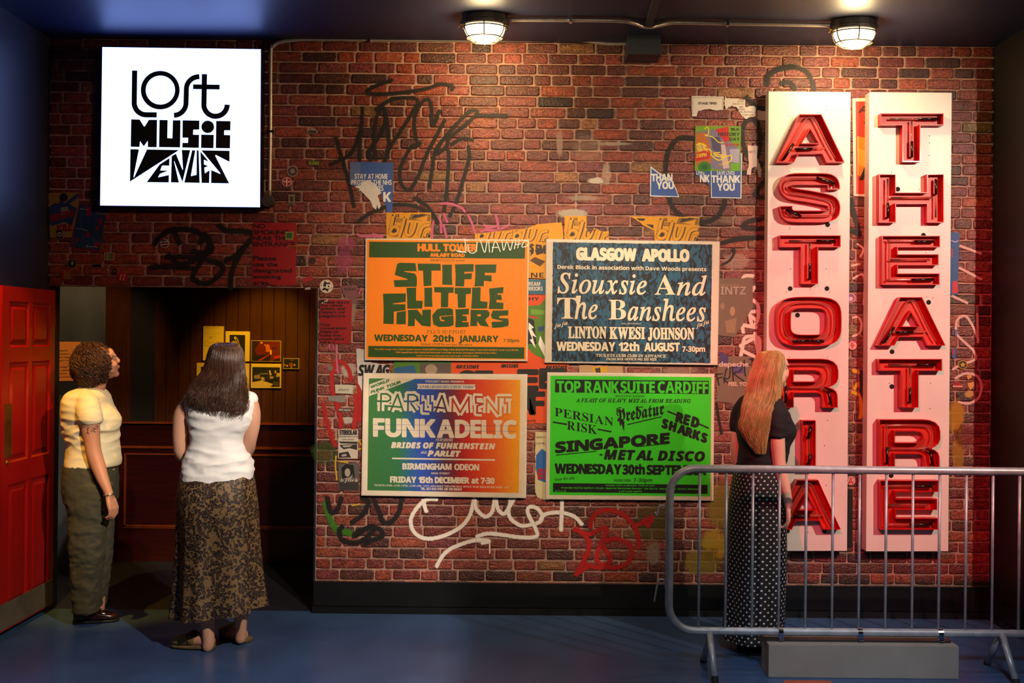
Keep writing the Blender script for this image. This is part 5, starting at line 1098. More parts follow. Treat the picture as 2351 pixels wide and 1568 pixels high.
for (a, b) in ((ya, yb), (yc2, yd2)):
    for (c, d) in zr_:
        v = []; 
        for ins, x in ((0, DX-.0005), (.012, DX-.008), (.022, DX-.009), (.045, DX-.002)):
            v += [(x, a+ins, c+ins), (x, b-ins, c+ins), (x, b-ins, d-ins), (x, a+ins, d-ins)]
        f = [[k*4+i, k*4+(i+1) % 4, k*4+4+(i+1) % 4, k*4+4+i] for k in range(3) for i in range(4)]+[[12, 13, 14, 15]]
        obj('panel', v, f, REDD, dr)
BRS = mat('worn_brass', '8a6a2a', .38, metal=.85, var=.3, scale=14)
p, q = WX(*zd(19, 487)), WX(*zd(42, 690))
G().box((DX, p.y, q.z), (DX+.003, q.y, p.z)).obj('push_plate', BRS, dr)
G().box((DX, y0d+.005, z0d+.01), (DX+.003, y1d-.005, z0d+.155)).obj('kick_plate', mat('dull_steel_plate', '776a58', .42, metal=.4, var=.3, scale=6), dr)
c = WX(*zd(27, 713)); G().ball(c, (.008, .014, .014)).obj('lock', BRS, dr)
for z in (.25, 1.75): G().box((DX-.03, y1d, z), (DX+.002, y1d+.012, z+.1)).obj('hinge', BRS, dr)

# ------------------------------------------------------------- the panelled room behind
YB = 1.35
def wood(name, c, c2, vert=True): 
    return mat(name, c, .32, var=.6, scale=3.5, c2=c2, stretch=(14, 14, 1) if vert else (1, 14, 14), bump=.1, bscale=20, bdist=.0006, coat=.15)
WD, WD2 = wood('brown_plank', '50290f', '2a1408'), wood('mahogany', '3c0f0a', '1c0605', False)
MOU = mat('lit_moulding', '8a3c18', .25, var=.3, scale=8, coat=.5)  # orange lit look of the mouldings put into a lighter wood colour
xa, xb = -2.79, -.95
iw = struct('wall_inner', G().box((-3.17, YB+.012, 0), (-.85, YB+.12, 2.72)), mat('inner_black', '080504', .7))
struct('wall_inner_right', G().box((-.95, .12, 0), (-.85, YB+.12, 2.72)), WD)
k = 0; x = W(436.3-27.4*3, 800, YB).x
while x < xb-.01:
    x1 = min(x+.0898, xb); d = random.uniform(0, .0015)
    v = G(); v.add([(x+.0035, YB-d, 1.04), (x1-.0035, YB-d, 1.04), (x1-.0035, YB-d, 2.72), (x+.0035, YB-d, 2.72), (x+.0008, YB+.012, 1.04), (x1-.0008, YB+.012, 1.04), (x1-.0008, YB+.012, 2.72), (x+.0008, YB+.012, 2.72)],
                   [(0, 1, 2, 3), (4, 0, 3, 7), (1, 5, 6, 2), (3, 2, 6, 7), (4, 5, 1, 0)])
    v.obj('plank', WD, iw, origin=Vector((x, YB, 1.04))); x = x1
xl = -3.05
G().box((xl, YB-.012, 0), (xb, YB+.012, 1.03)).obj('wainscot', WD2, iw)
G().box((xl, YB-.045, 1.036), (xb, YB+.012, 1.05)).obj('dado_rail', MOU, iw)
G().box((xl, YB-.03, .85), (xb, YB-.010, .868)).obj('rail_moulding', MOU, iw)
G().box((xl, YB-.02, 0), (xb, YB-.010, .12)).obj('inner_skirting', WD2, iw)
fx0 = W(285, 1100, YB-.02).x
for a, b in (((fx0, .262), (xb, .274)), ((fx0, .25), (xb, .256)), ((fx0, .80), (xb, .812)), ((fx0, .262), (fx0+.012, .80))):
    G().box((a[0], YB-.024, a[1]), (b[0], YB-.010, b[1])).obj('panel_moulding', MOU, iw)
G().box((-3.16, YB-.05, 0), (-3.06, YB+.012, 2.72)).obj('door_casing', WD, iw)
G().box((-3.06, YB-.03, 1.05), (-2.965, YB+.012, 2.72)).obj('door_casing', WD, iw)
# chalky slate wall at an angle on the left of the room
SL = mat('slate_wall', '23292f', .5, var=.75, scale=2.2, c2='434c54', stretch=(3, 3, 1), bump=.2, bscale=12, bdist=.002)
A_, B_ = Vector((-4.3, .40, 0)), Vector((-3.12, 1.262, 0)); dv = (B_-A_).normalized(); nv = Vector((dv.y, -dv.x, 0))
q = [A_, B_, B_-nv*.05, A_-nv*.05]
struct('wall_inner_left', G().add([(p.x, p.y, 0) for p in q]+[(p.x, p.y, 2.72) for p in q], [(0, 1, 5, 4), (1, 2, 6, 5), (2, 3, 7, 6), (3, 0, 4, 7), (4, 5, 6, 7)]), SL)
struct('wall_inner_jamb', G().box((XL-1.4, .12, 0), (XL-.02, .2, 2.72)), NAVY)
def onwall(px, z, off):      # where a sight line at pixel column px meets the angled wall
    u = (px-PX); k_ = u/F; # x = k*(y+D)
    # A + t*dv : x = k*(y+D)
    t_ = (k_*(A_.y+D)-A_.x)/(dv.x-k_*dv.y); p = A_+dv*t_+nv*off; return Vector((p.x, p.y, z))
tp = thing('text_panel', onwall(150, 1.38, .004), 'orange wall text panel beside the red door, partly hidden by the curly haired visitor', 'sign')
def wq(a, b, z0, z1, off, name, m, par):
    p = [onwall(a, z0, off), onwall(b, z0, off), onwall(b, z1, off), onwall(a, z1, off)]; r_ = [v-nv*(off-.001) for v in p]
    return G().add(p+r_, [(0, 1, 2, 3), (0, 4, 5, 1), (1, 5, 6, 2), (2, 6, 7, 3), (3, 7, 4, 0)]).obj(name, m, par)
wq(96, 186, 1.36, 1.645, .006, 'board', flat('f4963c'), tp)
wq(96, 187, 1.27, 1.355, .008, 'lower_board', flat('0d0f12'), tp)
tg = G()
for i, s_ in enumerate(('local demand for', 'important places in', 'develop it. Venues can', 'pilgrimage for fans', '', 'nding a musical', 'o be a transformative', 'on, inspiration', 'just good for local')):
    if not s_: continue
    zt = 1.575-i*.0238; sub = G(); text(sub, s_, None, 0, 100, 0, 10, 0)
    xs_ = [v.x for v in sub.v]; zs_ = [v.z for v in sub.v]; x_0, x_1, z_1 = min(xs_), max(xs_), W(0, 10, 0).z
    a_, b_ = onwall(128, 0, .008), onwall(128+len(s_)*1.75, 0, .008); h_ = .0125/abs(W(0, 0, 0).z-z_1)
    tg.add([a_+(b_-a_)*((v.x-x_0)/(x_1-x_0))+Vector((0, 0, zt+(v.z-z_1)*h_)) for v in sub.v], sub.f)
tg.obj('lettering', flat('4a2410'), tp)

# photographs on the planks
zp = Z(440, 730, 8.254)
YF = YB-.016
def picture(label, pts, matc, inner, ic, extra=(), frame=None):
    P = zz(zp, pts); c = WP(P, YF); t = thing('framed_picture', Vector((sum(p.x for p in c)/4, YF, min(p.z for p in c))), label, 'picture', 'pictures on the plank wall')
    G().prism(c, YF, YB+.001).obj('frame', flat(frame or matc), t)
    if inner:
        G().sheet(WP(zz(zp, inner), YF), YF-.0005).obj('print', flat(ic), t)
    gs = {}
    for i, (pl, pc) in enumerate(extra): gs.setdefault(pc, G()).sheet(WP(zz(zp, pl), YF), YF-.0008-i*.00003)
    for n_, g_ in gs.items(): g_.obj('print_detail', flat(n_), t)
YM = 'd8b468'
th = lambda P, w: thick(P, w)
picture('cream sheet with a thin line drawing, upper left of the pictures on the planks', [(220, 155), (603, 158), (595, 805), (212, 803)], YM, None, None,
        [(th(cat([(250, 430), (235, 470), (245, 520), (265, 540), (280, 510), (300, 530), (330, 520), (345, 495)], 4), 5), '4a3a20'), (th([(330, 405), (250, 462), (330, 475), (355, 460)], 5), '4a3a20'), (th([(385, 462), (425, 460)], 5), '4a3a20'), (th([(460, 460), (520, 458)], 6), '4a3a20'), (th(cat([(520, 440), (535, 460), (515, 490), (495, 520)], 4), 6), '4a3a20'), (th([(325, 550), (325, 690)], 4), '4a3a20'),
         (th(cat([(335, 345), (350, 380), (370, 360), (375, 390), (360, 395)], 4), 6), '4a3a20'), (th([(385, 345), (405, 360)], 6), '4a3a20'), (th([(430, 345), (450, 350)], 5), '4a3a20'), (th(cat([(375, 575), (385, 600), (400, 580), (425, 570), (440, 560)], 4), 6), '4a3a20'), (th([(258, 295), (555, 300)], 3), '8a7040'), (th([(258, 185), (555, 190)], 3), '8a7040')])
picture('cream mounted dark photograph of a performer at a microphone stand, behind the long dark hair', [(643, 250), (1098, 256), (1090, 822), (640, 818)], 'e0c070', [(720, 320), (1015, 323), (1010, 755), (720, 752)], '17140c',
        [([(800, 370), (825, 345), (850, 375), (840, 410), (812, 405)], 'c8a860'), ([(745, 455), (800, 430), (850, 450), (870, 500), (800, 520)], 'b08a48'), (th([(850, 370), (950, 600)], 10), 'c8a860'), (th([(870, 390), (930, 560)], 4), 'c8a860'), ([(830, 410), (860, 430), (880, 500), (850, 520)], 'a07c40')])
picture('red stage photograph in a thin pale frame, largest of the right pictures', [(1130, 422), (1693, 430), (1690, 830), (1130, 824)], '9a8a6a', [(1143, 436), (1680, 443), (1678, 816), (1143, 810)], '6a0a08',
        [([(1143, 436), (1290, 440), (1200, 600), (1240, 700), (1143, 810)], '2a0604'), ([(1400, 520), (1440, 495), (1480, 520), (1490, 640), (1410, 640)], 'c86018'), (ell(1325, 470, 22, 18, 12), 'e0a050'), (ell(1388, 512, 16, 12, 12), 'd88838'), (ell(1502, 650, 17, 52, 14), 'f0b038'), ([(1520, 560), (1600, 560), (1600, 600), (1520, 590)], '3a0806'), ([(1143, 720), (1470, 680), (1500, 720), (1480, 816), (1143, 812)], '1c0604'), ([(1260, 800), (1460, 690), (1475, 700), (1310, 812)], 'a81c0c'), ([(1550, 740), (1660, 700), (1678, 760), (1560, 780)], 'b02010'), ([(1560, 780), (1678, 765), (1678, 816), (1540, 816)], '240604')], '9a8a6a')
picture('cream mounted photograph at the lower left, half hidden by the long dark hair', [(95, 850), (430, 852), (430, 1300), (92, 1300)], 'cfa85c', [(175, 922), (380, 924), (380, 1240), (172, 1240)], '2a2010')
picture('plain cream sheet at the lower middle, half hidden by the long dark hair', [(620, 858), (1088, 862), (1083, 1440), (620, 1436)], 'd8b468', None, None)
picture('cream mounted photograph of a crowd before a wooden stage, lower right', [(1128, 865), (1694, 870), (1690, 1328), (1124, 1324)], 'e0c070', [(1150, 930), (1673, 936), (1670, 1308), (1146, 1304)], '18140c',
        [([(1150, 1215), (1330, 1185), (1545, 1250), (1500, 1305), (1148, 1304)], 'c8a450'), ([(1180, 1090), (1290, 1070), (1300, 1150), (1190, 1150)], '8a7038'), ([(1310, 1120), (1370, 1120), (1390, 1180), (1320, 1190)], 'a88a48'), (ell(1480, 1010, 16, 22, 10), 'c8a860'), ([(1470, 1030), (1500, 1025), (1520, 1080), (1480, 1090)], 'c8a860'), (ell(1588, 1005, 13, 16, 10), 'c8a860'), ([(1565, 1020), (1610, 1020), (1600, 1050), (1570, 1045)], 'b09450'), ([(1480, 1100), (1560, 1110), (1540, 1150), (1480, 1150)], 'a88a48'), ([(1610, 1040), (1672, 1045), (1670, 1110), (1600, 1120)], 'b89850'), ([(1550, 1200), (1660, 1220), (1640, 1300), (1560, 1290)], '4a3c20'), ([(1290, 1050), (1450, 1045), (1450, 1065), (1290, 1070)], '7a6434'), ([(1190, 1160), (1230, 1150), (1240, 1190), (1200, 1200)], '0c0a08'), ([(1465, 1165), (1520, 1190), (1510, 1230), (1460, 1195)], '0c0a08')])
picture('small dark stage photograph with a pale frame, rightmost picture on the planks', [(1735, 760), (2038, 765), (2036, 970), (1732, 966)], 'a08a5c', [(1748, 774), (2024, 778), (2022, 956), (1746, 952)], '140a06',
        [(ell(1885, 885, 38, 40, 14), '8a3c14'), (ell(1810, 905, 22, 22, 10), 'b08040'), (ell(1950, 890, 20, 20, 10), 'b89048'), (ell(1765, 890, 14, 20, 10), 'a07038'), ([(1860, 790), (1930, 800), (1900, 806)], 'a87030'), ([(1875, 920), (1905, 920), (1905, 952), (1872, 952)], 'a05818')])
# flat orange strip on the floor in front of the barrier block
def fl(px, py):
    u, v = px-PX, py-PY; vv = -u*sin(TH)+v*cos(TH); uu = u*cos(TH)+v*sin(TH); s = vv/CZ; return Vector((uu/s, F/s-D, 0))
a_, b_ = fl(1797, 1562), fl(1905, 1562)
tag(G().box((a_.x, a_.y-.05, 0), (b_.x, a_.y, .0012)).obj('floor_strip', flat('b8502c')), 'flat orange strip on the blue floor in front of the grey block', 'tape')

# ------------------------------------------------------------- crowd barrier and its block
GALV = mat('galvanised_tube', 'a3a8ae', .36, metal=.35, var=.25, scale=18, bump=.1, bscale=120, bdist=.0006)
YBR = -1.045
bar = thing('crowd_barrier', W(2040, 1560, YBR), 'grey galvanised steel crowd barrier standing in front of the vertical signs', 'barrier')
bar.location.z = 0
xl_, xr_ = W(1537, 1250, YBR).x, W(1537, 1250, YBR).x+2.3
zt, zb = W(1900, 1078.5, YBR).z, W(1900, 1451, YBR).z
r = .13; path = []
for cx_, cz_, a0 in ((xl_+r, zt-r, 90), (xl_+r, zb+r, 180), (xr_-r, zb+r, 270), (xr_-r, zt-r, 0)):
    for i in range(9):
        a = R(a0+i*11.25); path.append((cx_+r*cos(a), YBR, cz_+r*sin(a)))
G().tube(path, .0205, 16, closed=True).obj('tube_frame', GALV, bar, smooth=True)
x = W(1606.5, 1100, YBR).x
for i in range(16):
    if x > xr_-.08: break
    G().tube([(x, YBR, zb+.01), (x, YBR, zt-.01)], .0072, 10).obj('bar', GALV, bar, smooth=True); x += .1366
for px_ in (1629, 2300):
    x = W(px_, 1450, YBR).x
    for sy in (-1, 1):
        g = G().tube([(x+.002*sy, YBR+sy*.008, zb), (x, YBR+sy*.155, .012)], .0165, 14)
        o = g.obj('leg', GALV, bar, smooth=True)
        G().tube([(x, YBR+sy*.148, .03), (x, YBR+sy*.158, .0)], .0178, 14).obj('foot_cap', mat('black_rubber', '141414', .7), o)
for px_, py_ in ((1518, 1332), (1521, 1162)):
    c = W(px_, py_, YBR)
    pts = cat([(xl_-.018, YBR, c.z-.045), (xl_-.02, YBR, c.z-.01), (xl_-.035, YBR, c.z+.004), (xl_-.055, YBR, c.z-.004), (xl_-.066, YBR, c.z-.05), (xl_-.075, YBR, c.z-.11 if py_ > 1200 else c.z-.03)], 4)
    G().tube(pts, .0045, 8).obj('hook', GALV, bar, smooth=True)
G().box((W(1737, 1458, YBR).x, YBR-.02, .168), (W(2180, 1458, YBR).x, YBR+.03, .176)).obj('steel_strip', mat('thin_steel', '4a4444', .4, metal=.8), bar)
for px_ in (1791, 1973, 2157.5):
    x = W(px_, 1450, YBR).x
    G().tube([(x-.012, YBR, zb), (x+.012, YBR, zb)], .0235, 16).box((x-.012, YBR-.034, .176), (x+.012, YBR-.01, .18)).box((x-.012, YBR-.0245, .177), (x+.012, YBR-.0215, zb)).obj('clamp', CHROME, bar)
# block
GB = mat('grey_box_paint', '8e857b', .6, var=.12, scale=5, bump=.1, bscale=80, bdist=.0008)
fx = [fl(1766, 1555), fl(2201, 1560)]
yfb = (fx[0].y+fx[1].y)/2; x0b, x1b = W(1765, 1520, yfb).x, W(2201.5, 1520, yfb).x
bm = bmesh.new(); bmesh.ops.create_cube(bm, size=1)
for v in bm.verts: v.co = Vector((x0b+(x1b-x0b)*(v.co.x+.5), yfb+.155*(v.co.y+.5), .166*(v.co.z+.5)))
bmesh.ops.bevel(bm, geom=bm.edges[:], offset=.0025, segments=2, affect='EDGES')
bm.verts.ensure_lookup_table(); bm.verts.index_update()
vs = [v.co.copy() for v in bm.verts]; fs = [[v.index for v in f.verts] for f in bm.faces]; bm.free()
tag(obj('weight_block', vs, fs, GB), 'long plain grey block weighing down the foot of the crowd barrier', 'block')

# ------------------------------------------------------------- people
def remeshed(g, voxel, smooth=6, name='tmp'):
    me = bpy.data.meshes.new(name); me.from_pydata(g.v, [], g.f); me.update()
    bm = bmesh.new(); bm.from_mesh(me); bmesh.ops.recalc_face_normals(bm, faces=bm.faces); bm.to_mesh(me); bm.free()
    o = bpy.data.objects.new(name, me); COL.objects.link(o)
    m = o.modifiers.new('r', 'REMESH'); m.mode = 'VOXEL'; m.voxel_size = voxel; m.adaptivity = 0
    if smooth: s = o.modifiers.new('s', 'SMOOTH'); s.iterations = smooth; s.factor = .5
    dg = bpy.context.evaluated_depsgraph_get(); dg.update(); ev = o.evaluated_get(dg).to_mesh()
    vs = [v.co.copy() for v in ev.vertices]; ns = [v.normal.copy() for v in ev.vertices]; fs = [tuple(p.vertices) for p in ev.polygons]
    o.evaluated_get(dg).to_mesh_clear(); bpy.data.objects.remove(o); bpy.data.meshes.remove(me)
    return vs, ns, fs
def limb(g, pts, n=16, sub=4, end=True):
    """pts = [(Vector, r)] a tapering round limb with smooth joints"""
    q = cat([(p.x, p.y, p.z, r_) for p, r_ in pts], sub)
    g.tube([Vector(a[:3]) for a in q], [a[3] for a in q], n)
    for a in ((q[0], q[-1]) if end else (q[0],)): g.ball(a[:3], a[3]*.98, nu=12, nv=8)
    return g
def rings(g, rs, yc, n=28, p=2.3, tilt=0, rot=0, fold=None, close=True, sub=3, uv=None):
    """rs = [(py, pxL, pxR, ry[, dy])] -> stacked closed cross sections at depth yc"""
    base = len(g.v); R_ = []
    rs = [tuple(r_)+(0,)*(5-len(r_)) for r_ in rs]
    R_ = cat(rs, sub) if sub > 1 else rs
    for k, (py, xl, xr, ry, dy) in enumerate(R_):
        a, b = W(xl, py, yc), W(xr, py, yc); cx, cz = (a.x+b.x)/2, (a.z+b.z)/2; rx = (b.x-a.x)/2
        for i in range(n):
            t = 2*pi*i/n; c, s_ = cos(t), sin(t)
            c = math.copysign(abs(c)**(2/p), c); s_ = math.copysign(abs(s_)**(2/p), s_)
            f_ = 1+(fold(k/(len(R_)-1), t) if fold else 0)
            v = Vector((cx+rx*c*f_, yc+dy+ry*s_*f_, cz+tilt*rx*c*(k/(len(R_)-1))))
            g.v.append(v)
            if uv is not None: uv.append((t, 1-k/(len(R_)-1)))
    m_ = len(R_)
    for k in range(m_-1):
        for i in range(n): j = (i+1) % n; g.f.append([base+k*n+i, base+(k+1)*n+i, base+(k+1)*n+j, base+k*n+j])
    if close: g.f.append([base+i for i in range(n)]); g.f.append([base+(m_-1)*n+i for i in range(n)][::-1])
    return R_
def head(g, c, yaw, pitch=0, roll=0, k=1.0):
    """c = centre of the head; yaw 0 looks along +y"""
    M = Matrix.Rotation(yaw, 3, 'Z') @ Matrix.Rotation(pitch, 3, 'X') @ Matrix.Rotation(roll, 3, 'Y')
    P = lambda x, y, z: c+M @ (Vector((x, y, z))*k)
    g.ball(P(0, -.015, .028), (.074*k, .092*k, .083*k), M, 24, 14); g.ball(P(0, .028, -.030), (.058*k, .060*k, .078*k), M, 20, 12)
    g.ball(P(0, .062, -.090), (.026*k, .022*k, .020*k), M); g.ball(P(0, .066, .040), (.055*k, .026*k, .038*k), M)
    for s_ in (-1, 1):
        g.ball(P(s_*.036, .052, -.030), (.026*k, .030*k, .026*k), M); g.ball(P(s_*.033, .083, .024), (.022*k, .010*k, .007*k), M)
        g.ball(P(s_*.048, .005, -.055), (.020*k, .045*k, .032*k), M)
        g.ball(P(s_*.074, -.008, -.005), (.008*k, .018*k, .030*k), M); g.ball(P(s_*.079, -.014, .006), (.006*k, .014*k, .020*k), M)
        g.ball(P(s_*.012, .098, -.024), (.008*k, .009*k, .007*k), M, 10, 6)
    limb(g, [(P(0, .086, .018), .008*k), (P(0, .098, .0), .009*k), (P(0, .1065, -.018), .0095*k)], 10)
    g.ball(P(0, .090, -.046), (.021*k, .010*k, .0055*k), M, 12, 6); g.ball(P(0, .088, -.057), (.018*k, .010*k, .0065*k), M, 12, 6)
    return M, P
def eyes(par, M, P, k=1.0):
    for s_ in (-1, 1):
        g = G().ball(P(s_*.030, .0690, .010), .0112*k); e = g.obj('eye', mat('eye_white', 'b8a89a', .3), par, smooth=True)
        G().ball(P(s_*.031, .0772, .010), .0045*k, nu=10, nv=6).obj('iris', mat('iris', '3a2616', .2), e, smooth=True)
def hand(g, w, d, nrm, side, k=1.0, curl=.6, r0=.021):
    """w wrist, d pointing direction, nrm = way the palm faces, side = towards the thumb"""
    d = d.normalized(); nrm = (nrm-d*nrm.dot(d)).normalized(); side = (side-d*side.dot(d)-nrm*side.dot(nrm)).normalized()
    L = [(.86, .82), (1.0, 1.0), (.95, .93), (.78, .76)]
    for i in range(4):
        off = side*(.030-.0195*i)*k; kn = w+d*(.082-.004*abs(i-1))*k+off
        limb(g, [(w+side*(.012-.008*i)*k, .015*k), (w+d*.045*k+off*.85, .0135*k), (kn, .0115*k)], 10, 2)
        a = curl*.55; p0 = kn; dir_ = d; rr_ = .0098*k
        pts = [(p0, rr_)]
        for j, ln in enumerate((.040, .026, .020)):
            dir_ = (dir_*cos(a)+nrm*sin(a)).normalized(); pp_ = nrm-dir_*nrm.dot(dir_)
            p0 = p0+dir_*ln*k*L[i][1]; pts.append((p0, (.0092-.0008*j)*k)); a = curl*.75
            nn = (nrm-dir_*nrm.dot(dir_)); nrm_l = nn.normalized() if nn.length > .05 else -d
            dir_ = dir_
            # bend further round the same axis
            a_ = a; 
            ax = side; dir_ = (Matrix.Rotation(a_ if side.cross(dir_).dot(nrm_l) > 0 else -a_, 3, ax) @ dir_).normalized() if j < 2 else dir_
            a = 0
        limb(g, pts, 10, 3)
    t0 = w+d*.02*k+side*.018*k; t1 = w+d*.052*k+side*.043*k+nrm*.012*k; t2 = t1+(d*.8+side*.15+nrm*.35).normalized()*.032*k; t3 = t2+(d*.85-side*.2+nrm*.4).normalized()*.026*k
    limb(g, [(t0, .015*k), (t1, .0125*k), (t2, .0105*k), (t3, .0088*k)], 10, 3)
def crease(vs, ns, amp, sc, seed=0, along=(1, 1, 1), flt=None):
    out = []
    for v, n_ in zip(vs, ns):
        q = Vector((v.x*along[0], v.y*along[1], v.z*along[2]))*sc+Vector((seed, seed*2, 0))
        d = (1-abs(noise.noise(q))*2.2)*.6+noise.noise(q*2.3)*.4
        a = amp*(flt(v) if flt else 1)
        out.append(v+n_*d*a)
    return out
def skin(name, c, c2): return mat(name, c, .48, var=.35, scale=9, c2=c2, bump=.08, bscale=220, bdist=.0006)
SKA, SKB, SKC = skin('skin_tan', 'c98d6c', 'b87a5c'), skin('skin_warm', 'cf9a7c', 'bd8468'), skin('skin_pale', 'e3b8a0', 'd8a48c')
def hairmat(name, c): return mat(name, c, .28, vcol=True, var=.3, scale=60, spec=.6, stretch=(1, 1, .15))
def strand_tube(g, pts, r0, r1, cols, c):
    k = len(pts); b = len(g.v); pts = [Vector(p) for p in pts]; pu = None
    for i, p in enumerate(pts):
        t = (pts[min(i+1, k-1)]-pts[max(i-1, 0)]); t = t.normalized() if t.length > 0 else Vector((0, 0, -1))
        u = t.cross(Vector((.3, .9, .1))).normalized(); w_ = t.cross(u); r_ = r0+(r1-r0)*(i/(k-1))**1.5
        for j in range(3):
            a = 2*pi*j/3; g.v.append(p+(u*cos(a)+w_*sin(a))*r_); cols.append(c)
    for i in range(k-1):
        for j in range(3): g.f.append([b+i*3+j, b+i*3+(j+1) % 3, b+i*3+3+(j+1) % 3, b+i*3+3+j])
def long_hair(par, rs, yc, base, alt, n_st, seed, label, wave=.0, wfreq=20, tip=.25, ang=(0, 2*pi), rad=.0019, lift=1.0, p=2.2):
    rh = random.Random(seed)
    rs2 = [tuple(r_)+(0,)*(5-len(r_)) for r_ in rs]; RR = cat(rs2, 6); m_ = len(RR)
    def at_(s, t, q=1.0):
        f_ = s*(m_-1); i = min(int(f_), m_-2); f_ -= i
        py, xl, xr, ry, dy = [RR[i][k]+(RR[i+1][k]-RR[i][k])*f_ for k in range(5)]
        a, b = W(xl, py, yc), W(xr, py, yc); c, s_ = cos(t), sin(t)
        return Vector(((a.x+b.x)/2+(b.x-a.x)/2*q*math.copysign(abs(c)**(2/p), c), yc+dy+ry*q*math.copysign(abs(s_)**(2/p), s_), (a.z+b.z)/2))
    g = G(); cols = []; nn = 96
    for k in range(m_):
        for i in range(nn):
            t = 2*pi*i/nn; gro = noise.noise(Vector((cos(t)*7+seed, sin(t)*7, k/m_*1.2)))
            q = .955+gro*.07+noise.noise(Vector((cos(t)*22, sin(t)*22, k/m_*2)))*.03
            g.v.append(at_(k/(m_-1), t, q)); cols.append(mixc(base, alt, max(0, min(1, .25+gro*1.2))))
    for k in range(m_-1):
        for i in range(nn): j = (i+1) % nn; g.f.append([k*nn+i, (k+1)*nn+i, (k+1)*nn+j, k*nn+j])
    g.f.append(list(range(nn))); g.f.append([(m_-1)*nn+i for i in range(nn)][::-1])
    for _ in range(n_st):
        t = rh.uniform(*ang); s0 = rh.uniform(0, .25) if rh.random() < .8 else rh.uniform(.2, .5); s1 = rh.uniform(.80, 1.0+tip*.2) if rh.random() < .8 else rh.uniform(.6, .9)
        s1 = min(s1, 1.0); K = 18; dr_ = rh.uniform(-.25, .25); ph = rh.uniform(0, 6.28); q0 = rh.uniform(.97, 1.015)*lift; fl_ = rh.uniform(-.02, .07) if rh.random() < .6 else rh.uniform(-.01, .02)
        pts = []
        for i in range(K):
            u = i/(K-1); s = s0+(s1-s0)*u; tt = t+dr_*u*.35
            q = q0+fl_*u*u; w_ = wave*u**3
            P_ = at_(s, tt, q)+Vector((w_*sin(wfreq*u+ph), w_*cos(wfreq*u+ph)*.8, w_*.4*sin(wfreq*u*1.3)))
            if s1 >= .98 and u > .8: P_.z -= (u-.8)*tip*rh.uniform(.1, .5)
            pts.append(P_)
        c = mixc(base, alt, max(0, min(1, rh.gauss(.35, .2)))); strand_tube(g, pts, rad, rad*.3, cols, c)
    o = obj('hair', g.v, g.f, hairmat('hair_'+label.split()[0], 'ffffff'), par, smooth=True, cols=cols, label=label); return o

def person(loc, label): return thing('person', loc, label, 'person')
def offs(p, dx, dy, dz): return Vector((p.x+dx, p.y+dy, p.z+dz))

# ---- visitor seen from behind
YB_ = -.71
pb = person(Vector((W(500, 1400, YB_).x, YB_, 0)), 'person seen from behind in white sleeveless top and leopard print midi skirt, long dark hair')
topB = [(903, 482, 540, .055), (907, 446, 570, .085), (913, 428, 582, .105), (930, 427, 588, .125), (955, 431, 587, .13), (978, 437, 580, .125), (998, 438, 565, .118), (1014, 437, 560, .115), (1032, 433, 564, .12), (1056, 425, 574, .13), (1080, 420, 580, .138), (1096, 417, 580, .14)]
g = G()
rings(g, [(a, b+5, c-5, d-.012) for a, b, c, d in topB]+[(1150, 416, 586, .14), (1200, 430, 575, .12)], YB_)
hc = W(519, 836, YB_); M, P = head(g, hc+Vector((0, .028, 0)), R(-8), R(6), 0, .95)
limb(g, [(W(519, 905, YB_), .055), (W(519, 885, YB_), .050), (W(519, 860, YB_), .052)])
def armB(sx, pts): limb(g, pts)
# left arm: down, elbow bent forward
L_ = lambda a, b, dy: W(a, b, YB_)+Vector((0, dy, 0))
limb(g, [(L_(440, 922, .0), .046), (L_(422, 950, -.005), .050), (L_(416, 985, -.01), .042), (L_(414, 1020, -.005), .037), (L_(415, 1045, .02), .036), (L_(424, 1062, .10), .033), (L_(440, 1072, .19), .024)])
hand(g, L_(442, 1072, .20), Vector((.8, .6, -.1)), Vector((0, -1, .0)), Vector((.2, .2, 1)), .95, .7)
limb(g, [(L_(574, 926, .0), .046), (L_(580, 950, -.005), .045), (L_(580, 980, -.01), .041), (L_(575, 1010, -.005), .035), (L_(568, 1030, .03), .034), (L_(552, 1045, .11), .031), (L_(520, 1056, .20), .023)])
hand(g, L_(516, 1056, .205), Vector((-.9, .4, -.1)), Vector((0, -1, .0)), Vector((.2, .2, 1)), .95, .7)
hipsB = [(1150, 452, 0), (1150, 555, 0)]
limb(g, [(W(460, 1170, YB_), .09), (W(462, 1280, YB_-.02), .065), (W(470, 1350, YB_-.03), .056), (W(473, 1400, YB_-.05), .052), (W(477, 1440, YB_-.06), .036), (W(479, 1472, YB_-.07), .031), (W(477, 1484, YB_-.07), .031)])
limb(g, [(W(545, 1170, YB_), .09), (W(550, 1280, YB_+.03), .065), (W(552, 1350, YB_+.04), .054), (W(553, 1390, YB_+.04), .050), (W(553, 1425, YB_+.04), .035), (W(553, 1455, YB_+.045), .030), (W(552, 1466, YB_+.045), .030)])
def foot(g, heel, toe, r_=.032):
    d = (toe-heel); limb(g, [(heel+Vector((0, 0, .034)), r_), (heel+d*.35+Vector((0, 0, .038)), .034), (heel+d*.7+Vector((0, 0, .026)), .032), (heel+d*.95+Vector((0, 0, .020)), .020)])
fl_h, fl_t = fl(479, 1494)+Vector((0, .02, .012)), fl(404, 1488)+Vector((0, .02, .012))
fr_h, fr_t = fl(556, 1478)+Vector((0, .01, .012)), fl(516, 1462)+Vector((0, .01, .012))
foot(g, fl_h, fl_t); foot(g, fr_h, fr_t)
vs, ns, fs = remeshed(g, .0055, 5)
bo = obj('body', vs, fs, SKB, pb, smooth=True); eyes(bo, M, P)
